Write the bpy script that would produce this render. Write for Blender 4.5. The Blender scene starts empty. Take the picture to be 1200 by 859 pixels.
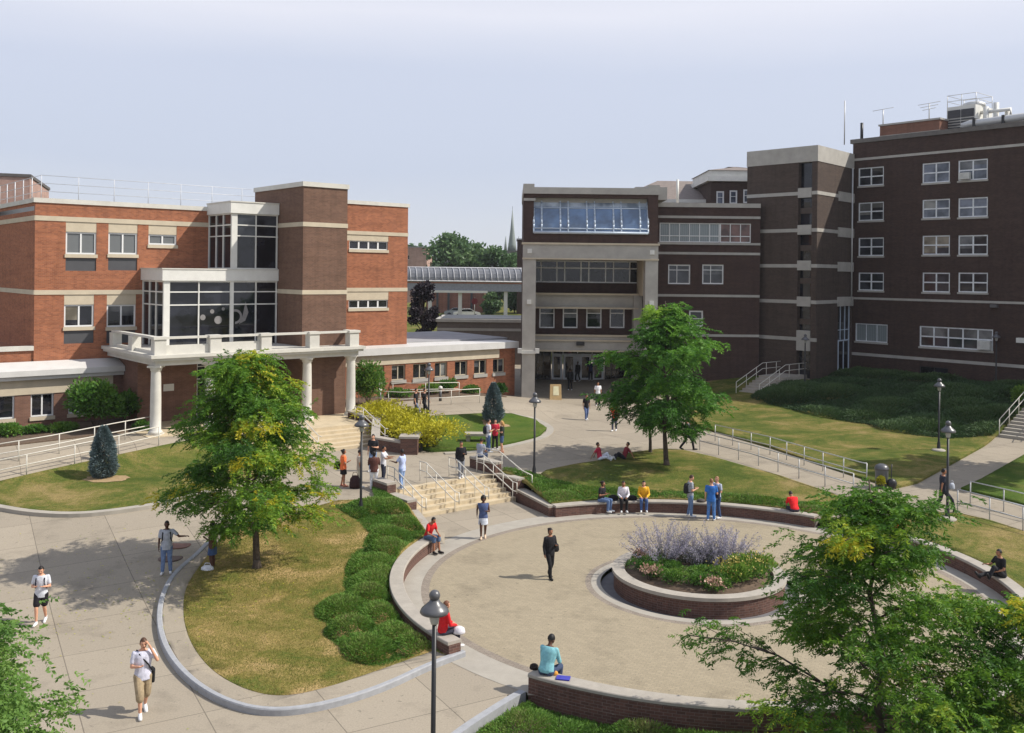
import bpy, bmesh, math, random
import numpy as np
from mathutils import Vector, Matrix
random.seed(7); RNG = np.random.default_rng(11)
PI = math.pi
scene = bpy.context.scene
COL = scene.collection

# ------------------------------------------------------------------ camera model (pixel <-> world)
F, CX, HY, RO, CZ = 1130.0, 600.0, 320.0, 0.011, 10.5
def unroll(u, v):
    c, s = math.cos(-RO), math.sin(-RO); x, y = u - CX, v - HY
    return c * x - s * y, s * x + c * y
def G(u, v, z):
    x, y = unroll(u, v); Y = (CZ - z) * F / y
    return Vector((x / F * Y, Y, z))
def D(u, v, Y):
    x, y = unroll(u, v); return Vector((x / F * Y, Y, CZ - y / F * Y))
def ss(a, b, x):
    t = min(1.0, max(0.0, (x - a) / (b - a))); return t * t * (3 - 2 * t)

AL = math.radians(50)
AX = Vector((math.sin(AL), math.cos(AL))); BX = Vector((-AX.y, AX.x))
P0 = Vector((-18.594, 50.523))
W0 = Vector((28.8, 81.5))
CC = Vector((6.4, 32.6)); R = 9.9
def LF(a, s): return P0 + AX * a + BX * s
def inLF(x, y):
    d = Vector((x, y)) - P0; return d.dot(AX), d.dot(BX)
def H(x, y):
    r = math.hypot(x - CC.x, y - CC.y)
    if r < R + 0.15: return 0.0
    base = 0.9 * ss(27, 44, y)
    t = min(1.0, max(0.0, (r - R) / 5.0))
    h = base * t + (1 - t) * min(base, 0.4)
    A, S = inLF(x, y)
    h += 0.9 * ss(-5, -1, S) * (1 - ss(22, 32, A)) * (1 - ss(40, 60, S))
    d = (x - W0.x) * -0.766 + (y - W0.y) * -0.643
    h += 1.6 * (1 - ss(4, 19, d)) * ss(5, 13, x)
    if -1 < x < 13: h += 0.55 * ss(76, 84, y)
    h += 2.6 * ss(92, 150, y)
    return h
def T(u, v):
    """first hit of a view ray with the terrain"""
    x, y = unroll(u, v); Y = 14.0
    while Y < 400:
        if CZ - y / F * Y <= H(x / F * Y, Y): break
        Y += 0.1
    lo, hi = Y - 0.1, Y
    for _ in range(20):
        m = (lo + hi) / 2
        if CZ - y / F * m <= H(x / F * m, m): hi = m
        else: lo = m
    return Vector((x / F * hi, hi, H(x / F * hi, hi)))
def Ttop(u, v, h):
    """where a thing of height h stands whose top is seen at u, v"""
    x, y = unroll(u, v); Y = 14.0
    while Y < 300 and CZ - y / F * Y - H(x / F * Y, Y) > h: Y += 0.05
    return Vector((x / F * Y, Y, H(x / F * Y, Y)))

class Frame:
    """a vertical facade plane: x along it (left to right in the photo), y inwards, z up"""
    def __init__(s, o, d):
        s.o = Vector(o[:2]); s.d = Vector(d[:2]).normalized(); s.n = Vector((-s.d.y, s.d.x))
    def pt(s, x, y, z):
        p = s.o + s.d * x + s.n * y; return Vector((p.x, p.y, z))
    def px(s, u, v):
        x, y = unroll(u, v); k = x / F
        t = (k * s.o.y - s.o.x) / (s.d.x - k * s.d.y); Y = s.o.y + t * s.d.y
        return t, CZ - y / F * Y
    def rect(s, u0, v0, u1, v1):
        um, vm = (u0 + u1) / 2, (v0 + v1) / 2
        return s.px(u0, vm)[0], s.px(u1, vm)[0], s.px(um, v1)[1], s.px(um, v0)[1]

# ------------------------------------------------------------------ materials
def lin(c):
    return tuple((x / 12.92 if x <= 0.04045 else ((x + 0.055) / 1.055) ** 2.4) for x in c)
def nmat(name):
    m = bpy.data.materials.new(name); m.use_nodes = True
    nt = m.node_tree; b = nt.nodes['Principled BSDF']; return m, nt, b
def ramp(nt, stops):
    r = nt.nodes.new('ShaderNodeValToRGB'); e = r.color_ramp.elements
    while len(e) > 1: e.remove(e[-1])
    e[0].position = stops[0][0]; e[0].color = (*stops[0][1], 1)
    for p, c in stops[1:]:
        k = e.new(p); k.color = (*c, 1)
    return r
def mul(c, f): return tuple(min(1, x * f) for x in c)
_mc = {}
def M(name, c, rough=0.7, var=0.18, scale=3.0, metal=0.0, bump=0.0, spec=0.4, coat=0.0, fine=True):
    if name in _mc: return _mc[name]
    m, nt, b = nmat(name)
    tc = nt.nodes.new('ShaderNodeTexCoord')
    n = nt.nodes.new('ShaderNodeTexNoise'); n.inputs['Scale'].default_value = scale; n.inputs['Detail'].default_value = 8; n.inputs['Roughness'].default_value = 0.65
    nt.links.new(tc.outputs['Object'], n.inputs['Vector'])
    r = ramp(nt, [(0.3, mul(c, 1 - var)), (0.52, c), (0.72, mul(c, 1 + var))])
    nt.links.new(n.outputs['Fac'], r.inputs['Fac']); nt.links.new(r.outputs['Color'], b.inputs['Base Color'])
    b.inputs['Roughness'].default_value = rough; b.inputs['Metallic'].default_value = metal
    b.inputs['Specular IOR Level'].default_value = spec; b.inputs['Coat Weight'].default_value = coat
    if bump:
        bp = nt.nodes.new('ShaderNodeBump'); bp.inputs['Strength'].default_value = bump; bp.inputs['Distance'].default_value = 0.02
        n2 = nt.nodes.new('ShaderNodeTexNoise'); n2.inputs['Scale'].default_value = scale * 8; n2.inputs['Detail'].default_value = 4
        nt.links.new(tc.outputs['Object'], n2.inputs['Vector']); nt.links.new(n2.outputs['Fac'], bp.inputs['Height']); nt.links.new(bp.outputs['Normal'], b.inputs['Normal'])
    _mc[name] = m; return m
def brick(name, c1, c2, mortar, w=0.21, h=0.075, ms=0.007, weather=0.25, rough=0.85, soldier=False):
    m, nt, b = nmat(name)
    uv = nt.nodes.new('ShaderNodeUVMap'); uv.uv_map = 'UVMap'
    t = nt.nodes.new('ShaderNodeTexBrick')
    nt.links.new(uv.outputs['UV'], t.inputs['Vector'])
    for k, v in (('Scale', 1.0), ('Mortar Size', ms), ('Brick Width', w), ('Row Height', h), ('Bias', 0.0), ('Mortar Smooth', 0.3)): t.inputs[k].default_value = v
    t.inputs['Color1'].default_value = (*c1, 1); t.inputs['Color2'].default_value = (*c2, 1); t.inputs['Mortar'].default_value = (*mortar, 1)
    mp = nt.nodes.new('ShaderNodeMapping'); mp.inputs['Scale'].default_value = (0.35, 2.2, 1)
    nt.links.new(uv.outputs['UV'], mp.inputs['Vector'])
    n = nt.nodes.new('ShaderNodeTexNoise'); n.inputs['Scale'].default_value = 1.0; n.inputs['Detail'].default_value = 9; n.inputs['Roughness'].default_value = 0.7
    nt.links.new(mp.outputs['Vector'], n.inputs['Vector'])
    r = ramp(nt, [(0.25, (1 - weather,) * 3), (0.75, (1 + weather * 0.6,) * 3)])
    nt.links.new(n.outputs['Fac'], r.inputs['Fac'])
    mx = nt.nodes.new('ShaderNodeMix'); mx.data_type = 'RGBA'; mx.blend_type = 'MULTIPLY'; mx.inputs['Factor'].default_value = 1
    nt.links.new(t.outputs['Color'], mx.inputs['A']); nt.links.new(r.outputs['Color'], mx.inputs['B'])
    nt.links.new(mx.outputs['Result'], b.inputs['Base Color'])
    mp2 = nt.nodes.new('ShaderNodeMapping'); mp2.inputs['Scale'].default_value = (2.6, 0.22, 1); nt.links.new(uv.outputs['UV'], mp2.inputs['Vector'])
    n5 = nt.nodes.new('ShaderNodeTexNoise'); n5.inputs['Scale'].default_value = 1.0; n5.inputs['Detail'].default_value = 6; nt.links.new(mp2.outputs['Vector'], n5.inputs['Vector'])
    r5 = ramp(nt, [(0.32, (0.74,) * 3), (0.5, (1,) * 3), (0.75, (1.12,) * 3)]); nt.links.new(n5.outputs['Fac'], r5.inputs['Fac'])
    mx2 = nt.nodes.new('ShaderNodeMix'); mx2.data_type = 'RGBA'; mx2.blend_type = 'MULTIPLY'; mx2.inputs['Factor'].default_value = .55
    nt.links.new(mx.outputs['Result'], mx2.inputs['A']); nt.links.new(r5.outputs['Color'], mx2.inputs['B']); nt.links.new(mx2.outputs['Result'], b.inputs['Base Color'])
    b.inputs['Roughness'].default_value = rough; b.inputs['Specular IOR Level'].default_value = 0.25
    bp = nt.nodes.new('ShaderNodeBump'); bp.inputs['Strength'].default_value = 0.3; bp.inputs['Distance'].default_value = 0.01; bp.invert = True
    nt.links.new(t.outputs['Fac'], bp.inputs['Height']); nt.links.new(bp.outputs['Normal'], b.inputs['Normal'])
    _mc[name] = m; return m
def slabs(name, c, joint, sx, sy, rot, off=0.0, ms=0.014, var=0.12, c2=None, stain=0.25):
    m, nt, b = nmat(name)
    tc = nt.nodes.new('ShaderNodeTexCoord'); mp = nt.nodes.new('ShaderNodeMapping'); mp.inputs['Rotation'].default_value = (0, 0, rot)
    nt.links.new(tc.outputs['Object'], mp.inputs['Vector'])
    t = nt.nodes.new('ShaderNodeTexBrick'); nt.links.new(mp.outputs['Vector'], t.inputs['Vector']); t.offset = off
    for k, v in (('Scale', 1.0), ('Mortar Size', ms), ('Brick Width', sx), ('Row Height', sy), ('Bias', 0.0), ('Mortar Smooth', 0.2)): t.inputs[k].default_value = v
    t.inputs['Color1'].default_value = (*mul(c, 1 - var * 0.5), 1); t.inputs['Color2'].default_value = (*(c2 or mul(c, 1 + var * 0.5)), 1); t.inputs['Mortar'].default_value = (*joint, 1)
    n = nt.nodes.new('ShaderNodeTexNoise'); n.inputs['Scale'].default_value = 0.55; n.inputs['Detail'].default_value = 10; n.inputs['Roughness'].default_value = 0.72
    nt.links.new(tc.outputs['Object'], n.inputs['Vector'])
    r = ramp(nt, [(0.3, (1 - stain,) * 3), (0.42, (1 - stain * .35,) * 3), (0.47, (1, 1, 1)), (0.62, (1, 1, 1)), (0.8, (1 + stain * 0.5,) * 3)])
    nt.links.new(n.outputs['Fac'], r.inputs['Fac'])
    n2 = nt.nodes.new('ShaderNodeTexNoise'); n2.inputs['Scale'].default_value = 22; n2.inputs['Detail'].default_value = 4
    nt.links.new(tc.outputs['Object'], n2.inputs['Vector'])
    r2 = ramp(nt, [(0.3, (0.88,) * 3), (0.7, (1.08,) * 3)]); nt.links.new(n2.outputs['Fac'], r2.inputs['Fac'])
    a = nt.nodes.new('ShaderNodeMix'); a.data_type = 'RGBA'; a.blend_type = 'MULTIPLY'; a.inputs['Factor'].default_value = 1
    nt.links.new(t.outputs['Color'], a.inputs['A']); nt.links.new(r.outputs['Color'], a.inputs['B'])
    a2 = nt.nodes.new('ShaderNodeMix'); a2.data_type = 'RGBA'; a2.blend_type = 'MULTIPLY'; a2.inputs['Factor'].default_value = 1
    nt.links.new(a.outputs['Result'], a2.inputs['A']); nt.links.new(r2.outputs['Color'], a2.inputs['B'])
    nt.links.new(a2.outputs['Result'], b.inputs['Base Color'])
    n4 = nt.nodes.new('ShaderNodeTexNoise'); n4.inputs['Scale'].default_value = 5.5; n4.inputs['Detail'].default_value = 3
    nt.links.new(tc.outputs['Object'], n4.inputs['Vector'])
    r4 = ramp(nt, [(0.28, (0.62,) * 3), (0.335, (1,) * 3)]); nt.links.new(n4.outputs['Fac'], r4.inputs['Fac'])
    a4 = nt.nodes.new('ShaderNodeMix'); a4.data_type = 'RGBA'; a4.blend_type = 'MULTIPLY'; a4.inputs['Factor'].default_value = .8
    nt.links.new(a2.outputs['Result'], a4.inputs['A']); nt.links.new(r4.outputs['Color'], a4.inputs['B']); nt.links.new(a4.outputs['Result'], b.inputs['Base Color'])
    b.inputs['Roughness'].default_value = 0.85; b.inputs['Specular IOR Level'].default_value = 0.25
    _mc[name] = m; return m
def lawn_mat(name, cols, scale=0.35):
    m, nt, b = nmat(name)
    tc = nt.nodes.new('ShaderNodeTexCoord')
    n = nt.nodes.new('ShaderNodeTexNoise'); n.inputs['Scale'].default_value = scale; n.inputs['Detail'].default_value = 12; n.inputs['Roughness'].default_value = 0.75; n.inputs['Distortion'].default_value = 0.4
    nt.links.new(tc.outputs['Object'], n.inputs['Vector'])
    st = [(0.4 + 0.22 * i / (len(cols) - 1), c) for i, c in enumerate(cols)]
    r = ramp(nt, st); nt.links.new(n.outputs['Fac'], r.inputs['Fac'])
    n2 = nt.nodes.new('ShaderNodeTexNoise'); n2.inputs['Scale'].default_value = 14; n2.inputs['Detail'].default_value = 8; n2.inputs['Roughness'].default_value = 0.8
    nt.links.new(tc.outputs['Object'], n2.inputs['Vector'])
    r2 = ramp(nt, [(0.32, (0.48,) * 3), (0.5, (.98,) * 3), (0.68, (1.5,) * 3)]); nt.links.new(n2.outputs['Fac'], r2.inputs['Fac'])
    a = nt.nodes.new('ShaderNodeMix'); a.data_type = 'RGBA'; a.blend_type = 'MULTIPLY'; a.inputs['Factor'].default_value = 1
    nt.links.new(r.outputs['Color'], a.inputs['A']); nt.links.new(r2.outputs['Color'], a.inputs['B']); nt.links.new(a.outputs['Result'], b.inputs['Base Color'])
    bp = nt.nodes.new('ShaderNodeBump'); bp.inputs['Strength'].default_value = 0.9; bp.inputs['Distance'].default_value = 0.05
    n3 = nt.nodes.new('ShaderNodeTexNoise'); n3.inputs['Scale'].default_value = 26; n3.inputs['Detail'].default_value = 5
    nt.links.new(tc.outputs['Object'], n3.inputs['Vector']); nt.links.new(n3.outputs['Fac'], bp.inputs['Height']); nt.links.new(bp.outputs['Normal'], b.inputs['Normal'])
    b.inputs['Roughness'].default_value = 0.95; b.inputs['Specular IOR Level'].default_value = 0.1
    _mc[name] = m; return m
def leaf_mat(name, stops, trans=0.35, rough=0.55):
    m, nt, b = nmat(name)
    at = nt.nodes.new('ShaderNodeAttribute'); at.attribute_name = 'tint'
    r = ramp(nt, stops); nt.links.new(at.outputs['Fac'], r.inputs['Fac']); nt.links.new(r.outputs['Color'], b.inputs['Base Color'])
    b.inputs['Roughness'].default_value = rough; b.inputs['Specular IOR Level'].default_value = 0.3
    tr = nt.nodes.new('ShaderNodeBsdfTranslucent'); nt.links.new(r.outputs['Color'], tr.inputs['Color'])
    mx = nt.nodes.new('ShaderNodeMixShader'); mx.inputs['Fac'].default_value = trans
    nt.links.new(b.outputs['BSDF'], mx.inputs[1]); nt.links.new(tr.outputs['BSDF'], mx.inputs[2])
    nt.links.new(mx.outputs['Shader'], nt.nodes['Material Output'].inputs['Surface'])
    _mc[name] = m; return m
def glass_mat(name, c, rough=0.04, stripes=0.0, c2=None):
    m, nt, b = nmat(name)
    b.inputs['Base Color'].default_value = (*c, 1); b.inputs['Roughness'].default_value = rough; b.inputs['Specular IOR Level'].default_value = 0.55
    uv = nt.nodes.new('ShaderNodeUVMap'); uv.uv_map = 'UVMap'
    if stripes:
        w = nt.nodes.new('ShaderNodeTexWave'); w.bands_direction = 'X'; w.inputs['Scale'].default_value = stripes; w.inputs['Distortion'].default_value = 0.6
        nt.links.new(uv.outputs['UV'], w.inputs['Vector'])
        r = ramp(nt, [(0.2, c), (0.8, c2 or mul(c, 1.6))]); nt.links.new(w.outputs['Fac'], r.inputs['Fac'])
    else:
        n = nt.nodes.new('ShaderNodeTexNoise'); n.inputs['Scale'].default_value = 0.7; n.inputs['Detail'].default_value = 3
        nt.links.new(uv.outputs['UV'], n.inputs['Vector'])
        r = ramp(nt, [(0.4, mul(c, 0.5)), (0.62, c2 or mul(c, 1.6))]); nt.links.new(n.outputs['Fac'], r.inputs['Fac'])
    nt.links.new(r.outputs['Color'], b.inputs['Base Color'])
    n = nt.nodes.new('ShaderNodeTexNoise'); n.inputs['Scale'].default_value = 0.8
    nt.links.new(uv.outputs['UV'], n.inputs['Vector'])
    bp = nt.nodes.new('ShaderNodeBump'); bp.inputs['Strength'].default_value = 0.05; bp.inputs['Distance'].default_value = 0.05
    nt.links.new(n.outputs['Fac'], bp.inputs['Height']); nt.links.new(bp.outputs['Normal'], b.inputs['Normal'])
    _mc[name] = m; return m

ORANGE = brick('orange_brick', (0.38, 0.138, 0.066), (0.26, 0.09, 0.046), (0.3, 0.18, 0.12), weather=.28)
TOWERB = brick('brown_brick', (0.17, 0.092, 0.062), (0.13, 0.07, 0.048), (0.19, 0.135, 0.1))
PORCHB = brick('porch_brick', (0.21, 0.11, 0.075), (0.165, 0.085, 0.06), (0.21, 0.14, 0.11))
MIDB = brick('maroon_brick', (0.066, 0.036, 0.028), (0.045, 0.026, 0.021), (0.1, 0.07, 0.062))
RIGHTB = brick('dark_brick', (0.068, 0.039, 0.03), (0.044, 0.026, 0.021), (0.065, 0.048, 0.042))
TOWER2B = brick('gray_brown_brick', (0.08, 0.057, 0.045), (0.058, 0.041, 0.034), (0.1, 0.076, 0.063))
WALLB = brick('garden_wall_brick', (0.15, 0.075, 0.056), (0.095, 0.05, 0.04), (0.17, 0.125, 0.105))
FARB = brick('far_brick', (0.34, 0.15, 0.1), (0.28, 0.12, 0.085), (0.3, 0.2, 0.16))
PINKB = brick('pink_brick', (0.42, 0.27, 0.22), (0.37, 0.23, 0.19), (0.4, 0.3, 0.26))
STONE = M('limestone', (0.5, 0.43, 0.32), 0.85, 0.1, 1.5)
GSTONE = M('gray_limestone', (0.38, 0.36, 0.325), 0.85, 0.14, 1.2)
COPING = M('white_coping', (0.55, 0.53, 0.475), 0.65, 0.12, 1.3)
WHITE = M('white_paint', (0.64, 0.63, 0.585), 0.55, 0.09, 1.4)
WCOL = M('column_paint', (0.56, 0.54, 0.485), 0.6, 0.1, 1.6)
WFRAME = M('window_frame', (0.7, 0.7, 0.69), 0.45, 0.05, 2.0)
GFRAME = M('gray_frame', (0.6, 0.63, 0.67), 0.4, 0.06, 2.0)
BFRAME = M('pale_blue_frame', (0.5, 0.58, 0.68), 0.3, 0.06, 2.0)
ROOFG = M('gray_roof', (0.3, 0.3, 0.31), 0.8, 0.14, 0.6)
LEDGE = M('metal_roof_edge', (0.56, 0.55, 0.53), 0.5, 0.08, 1.0)
SPANDREL = M('dark_spandrel', (0.075, 0.075, 0.08), 0.4, 0.1, 1.0)
DGLASS = glass_mat('dark_glass', (0.012, 0.013, 0.018))
MGLASS = glass_mat('dim_glass', (0.03, 0.033, 0.04))
BLIND = glass_mat('blind_glass', (0.11, 0.12, 0.125), 0.1, 5.0, (0.16, 0.165, 0.165))
BGLASS = glass_mat('blue_glass', (0.2, 0.29, 0.45), 0.05, 0, (0.15, 0.24, 0.4))
SKYGLASS = glass_mat('glass_painted_sky', (0.4, 0.48, 0.58), 0.06, 0, (0.55, 0.62, 0.7))  # pale sky reflection put into the base colour of the top panes
PGLASS = glass_mat('pale_glass', (0.17, 0.2, 0.21), 0.1, 2.0, (0.24, 0.27, 0.27))
CURT = glass_mat('curtained_glass', (0.1, 0.12, 0.16), 0.08, 0, (0.17, 0.19, 0.24))
BLACK = M('black_paint', (0.018, 0.018, 0.02), 0.4, 0.1, 5)
LAMPG = M('lamp_shade_paint', (0.085, 0.085, 0.09), 0.35, 0.1, 5, spec=0.6)
STEEL = M('galvanised_steel', (0.5, 0.5, 0.49), 0.45, 0.08, 4, metal=0.3)
RAILP = M('pale_rail_paint', (0.6, 0.57, 0.5), 0.45, 0.06, 4)
BARK = M('bark', (0.085, 0.065, 0.05), 0.95, 0.35, 9, bump=0.8)
DIRT = M('mulch', (0.11, 0.075, 0.05), 0.95, 0.35, 6, bump=0.6)
GRANITE = M('granite_kerb', (0.32, 0.325, 0.34), 0.75, 0.14, 6, bump=0.2)
CAPST = M('wall_cap', (0.35, 0.315, 0.268), 0.8, 0.14, 3.0)
CONC = slabs('concrete_paving', (0.315, 0.27, 0.208), (0.165, 0.14, 0.108), 2.6, 2.6, -AL + PI / 2 + 0.35)
LCONC = M('pale_concrete', (0.34, 0.31, 0.262), 0.85, 0.12, 1.5, bump=0.15)
STEPC = M('stair_stone', (0.5, 0.41, 0.275), 0.85, 0.14, 2.5)
PAVER = slabs('tan_pavers', (0.315, 0.265, 0.182), (0.235, 0.195, 0.145), 0.2, 0.1, 0.4, 0.5, 0.006, 0.14)
DPAVER = slabs('dark_pavers', (0.255, 0.215, 0.175), (0.16, 0.13, 0.1), 0.2, 0.1, 0.4, 0.5, 0.006, 0.2)
ASPH = M('asphalt', (0.06, 0.06, 0.062), 0.9, 0.2, 2)
LAWN_DRY = lawn_mat('dry_lawn', [(0.1, 0.125, 0.024), (0.18, 0.155, 0.04), (0.28, 0.21, 0.075), (0.4, 0.28, 0.125)])
LAWN_G = lawn_mat('green_lawn', [(0.062, 0.09, 0.016), (0.1, 0.117, 0.024), (0.165, 0.147, 0.042), (0.255, 0.195, 0.078)])
LAWN_B = lawn_mat('bright_lawn', [(0.055, 0.1, 0.015), (0.08, 0.12, 0.02), (0.12, 0.135, 0.032)])

# ------------------------------------------------------------------ mesh builder
SPLIT = set('stone_band lintel_panel spandrel_panel tower_band stone_block balustrade_pier balustrade_rail balustrade_panel wall_light stone_moulding pillar_lamp slot_spandrel bracket pier pinnacle support_column coping glass_decal crossbar louvre trim'.split())
class MB:
    def __init__(s): s.v = []; s.f = []; s.mi = []; s.cur = 0; s.smooth = []; s.sm = False
    def add(s, vs, fs):
        o = len(s.v); s.v += [tuple(p) for p in vs]
        for f in fs: s.f.append([i + o for i in f]); s.mi.append(s.cur); s.smooth.append(s.sm)
    def hexa(s, p):   # 8 points: bottom ring 0-3, top ring 4-7
        s.add(p, [(3, 2, 1, 0), (4, 5, 6, 7), (0, 1, 5, 4), (1, 2, 6, 5), (2, 3, 7, 6), (3, 0, 4, 7)])
    def box(s, x0, x1, y0, y1, z0, z1):
        s.hexa([(x0, y0, z0), (x1, y0, z0), (x1, y1, z0), (x0, y1, z0), (x0, y0, z1), (x1, y0, z1), (x1, y1, z1), (x0, y1, z1)])
    def fbox(s, fr, x0, x1, y0, y1, z0, z1):
        s.hexa([fr.pt(x, y, z) for z in (z0, z1) for x, y in ((x0, y0), (x1, y0), (x1, y1), (x0, y1))])
    def quad(s, a, b, c, d): s.add([a, b, c, d], [(0, 1, 2, 3)])
    def prism(s, poly, z0, z1):
        n = len(poly); zz0 = z0 if hasattr(z0, '__len__') else [z0] * n; zz1 = z1 if hasattr(z1, '__len__') else [z1] * n
        s.add([(p[0], p[1], zz0[i]) for i, p in enumerate(poly)] + [(p[0], p[1], zz1[i]) for i, p in enumerate(poly)],
              [tuple(reversed(range(n))), tuple(range(n, 2 * n))] + [(i, (i + 1) % n, n + (i + 1) % n, n + i) for i in range(n)])
    def tube(s, pts, r, n=6, cap=True):
        pts = [Vector(p) for p in pts]; rr = r if hasattr(r, '__len__') else [r] * len(pts)
        rings = []; up = Vector((0.13, 0.21, 0.97))
        for i, p in enumerate(pts):
            t = (pts[min(i + 1, len(pts) - 1)] - pts[max(i - 1, 0)]).normalized()
            a = t.cross(up)
            if a.length < 0.05: a = t.cross(Vector((1, 0, 0)))
            a.normalize(); b = t.cross(a)
            rings.append([p + (a * math.cos(2 * PI * k / n) + b * math.sin(2 * PI * k / n)) * rr[i] for k in range(n)])
        vs = [q for r_ in rings for q in r_]
        fs = [(i * n + k, i * n + (k + 1) % n, (i + 1) * n + (k + 1) % n, (i + 1) * n + k) for i in range(len(pts) - 1) for k in range(n)]
        if cap: fs += [tuple(reversed(range(n))), tuple(range((len(pts) - 1) * n, len(pts) * n))]
        sm = s.sm; s.sm = True; s.add(vs, fs); s.sm = sm
    def lathe(s, c, prof, n=16):
        vs = [(c[0] + r * math.cos(2 * PI * k / n), c[1] + r * math.sin(2 * PI * k / n), c[2] + z) for r, z in prof for k in range(n)]
        m = len(prof)
        fs = [(i * n + k, i * n + (k + 1) % n, (i + 1) * n + (k + 1) % n, (i + 1) * n + k) for i in range(m - 1) for k in range(n)]
        fs += [tuple(reversed(range(n))), tuple(range((m - 1) * n, m * n))]
        sm = s.sm; s.sm = True; s.add(vs, fs); s.sm = sm
    def sphere(s, c, r, n=10, m=7, sc=(1, 1, 1)):
        prof = [(max(1e-4, math.sin(PI * i / m)), -math.cos(PI * i / m)) for i in range(m + 1)]
        vs = [(c[0] + r * sc[0] * q * math.cos(2 * PI * k / n), c[1] + r * sc[1] * q * math.sin(2 * PI * k / n), c[2] + r * sc[2] * z) for q, z in prof for k in range(n)]
        fs = [(i * n + k, i * n + (k + 1) % n, (i + 1) * n + (k + 1) % n, (i + 1) * n + k) for i in range(m) for k in range(n)]
        sm = s.sm; s.sm = True; s.add(vs, fs); s.sm = sm
    def sweep(s, pts, zf, prof, closed=False):
        """rectangular-like profile [(lateral, height)] swept along a plan polyline; zf(x, y) is its base height"""
        pts = [Vector(p[:2]) for p in pts]; n = len(pts); m = len(prof); vs = []
        for i, p in enumerate(pts):
            a = pts[(i - 1) % n] if closed or i > 0 else p; b = pts[(i + 1) % n] if closed or i < n - 1 else p
            t = (b - a).normalized(); l = Vector((-t.y, t.x)); z = zf(p.x, p.y)
            vs += [(p.x + l.x * o, p.y + l.y * o, z + h) for o, h in prof]
        fs = [(i * m + k, i * m + (k + 1) % m, ((i + 1) % n) * m + (k + 1) % m, ((i + 1) % n) * m + k) for i in range(n if closed else n - 1) for k in range(m)]
        if not closed: fs += [tuple(reversed(range(m))), tuple(range((n - 1) * m, n * m))]
        s.add(vs, fs)
    def wall(s, fr, x0, x1, z0, z1, holes=(), dep=0.18, back=None):
        """facade quads with real openings and reveals"""
        xs = sorted({x0, x1, *[min(x1, max(x0, h[i])) for h in holes for i in (0, 1)]}); zs = sorted({z0, z1, *[min(z1, max(z0, h[i])) for h in holes for i in (2, 3)]})
        for i in range(len(xs) - 1):
            j0 = None
            for j in range(len(zs)):
                hole = True
                if j < len(zs) - 1:
                    xm, zm = (xs[i] + xs[i + 1]) / 2, (zs[j] + zs[j + 1]) / 2
                    hole = any(h[0] < xm < h[1] and h[2] < zm < h[3] for h in holes)
                if not hole and j0 is None: j0 = j
                if hole and j0 is not None:
                    s.quad(fr.pt(xs[i], 0, zs[j0]), fr.pt(xs[i + 1], 0, zs[j0]), fr.pt(xs[i + 1], 0, zs[j]), fr.pt(xs[i], 0, zs[j])); j0 = None
        for a, b, c, d in holes:
            s.quad(fr.pt(a, 0, c), fr.pt(b, 0, c), fr.pt(b, dep, c), fr.pt(a, dep, c)); s.quad(fr.pt(a, 0, d), fr.pt(a, dep, d), fr.pt(b, dep, d), fr.pt(b, 0, d))
            s.quad(fr.pt(a, 0, c), fr.pt(a, dep, c), fr.pt(a, dep, d), fr.pt(a, 0, d)); s.quad(fr.pt(b, 0, c), fr.pt(b, 0, d), fr.pt(b, dep, d), fr.pt(b, dep, c))
        if back:
            s.quad(fr.pt(x0, back, z0), fr.pt(x0, 0, z0), fr.pt(x0, 0, z1), fr.pt(x0, back, z1)); s.quad(fr.pt(x1, 0, z0), fr.pt(x1, back, z0), fr.pt(x1, back, z1), fr.pt(x1, 0, z1))
            s.quad(fr.pt(x0, 0, z1), fr.pt(x1, 0, z1), fr.pt(x1, back, z1), fr.pt(x0, back, z1)); s.quad(fr.pt(x0, 0, z0), fr.pt(x0, back, z0), fr.pt(x1, back, z0), fr.pt(x1, 0, z0))
    def mesh(s, name):
        me = bpy.data.meshes.new(name); me.from_pydata(s.v, [], s.f)
        me.polygons.foreach_set('material_index', s.mi); me.polygons.foreach_set('use_smooth', s.smooth)
        uvl = me.uv_layers.new(name='UVMap'); uv = []
        for p in me.polygons:
            n = p.normal
            if abs(n.z) < 0.7:
                l = math.hypot(n.x, n.y) or 1; tx, ty = -n.y / l, n.x / l
                for i in p.vertices:
                    c = s.v[i]; uv += [c[0] * tx + c[1] * ty, c[2]]
            else:
                for i in p.vertices: uv += [s.v[i][0], s.v[i][1]]
        uvl.data.foreach_set('uv', uv); me.update(); return me
    def pieces(s):
        par = list(range(len(s.v)))
        def fi(a):
            while par[a] != a: par[a] = par[par[a]]; a = par[a]
            return a
        for f in s.f:
            for i in f[1:]: par[fi(i)] = fi(f[0])
        g = {}
        for k, f in enumerate(s.f): g.setdefault(fi(f[0]), []).append(k)
        out = []
        for fs in g.values():
            m = MB(); ids = sorted({i for k in fs for i in s.f[k]}); mp = {j: n for n, j in enumerate(ids)}
            m.v = [s.v[i] for i in ids]; m.f = [[mp[i] for i in s.f[k]] for k in fs]; m.mi = [s.mi[k] for k in fs]; m.smooth = [s.smooth[k] for k in fs]; out.append(m)
        return out
    def build(s, name, mats, parent=None, offset=True):
        if name in SPLIT:
            ps = s.pieces()
            if len(ps) > 1: return [p.build1(name, mats, parent, offset) for p in ps][-1]
        return s.build1(name, mats, parent, offset)
    def build1(s, name, mats, parent=None, offset=True):
        me = s.mesh(name)
        for m in (mats if isinstance(mats, (list, tuple)) else [mats]): me.materials.append(m)
        o = bpy.data.objects.new(name, me); COL.objects.link(o)
        if parent is not None: adopt(o, parent, offset)
        return o
def adopt(o, parent, offset=True):
    o.parent = parent
    if offset and parent.parent is None: o.matrix_parent_inverse = Matrix.Translation(-parent.location)
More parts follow.
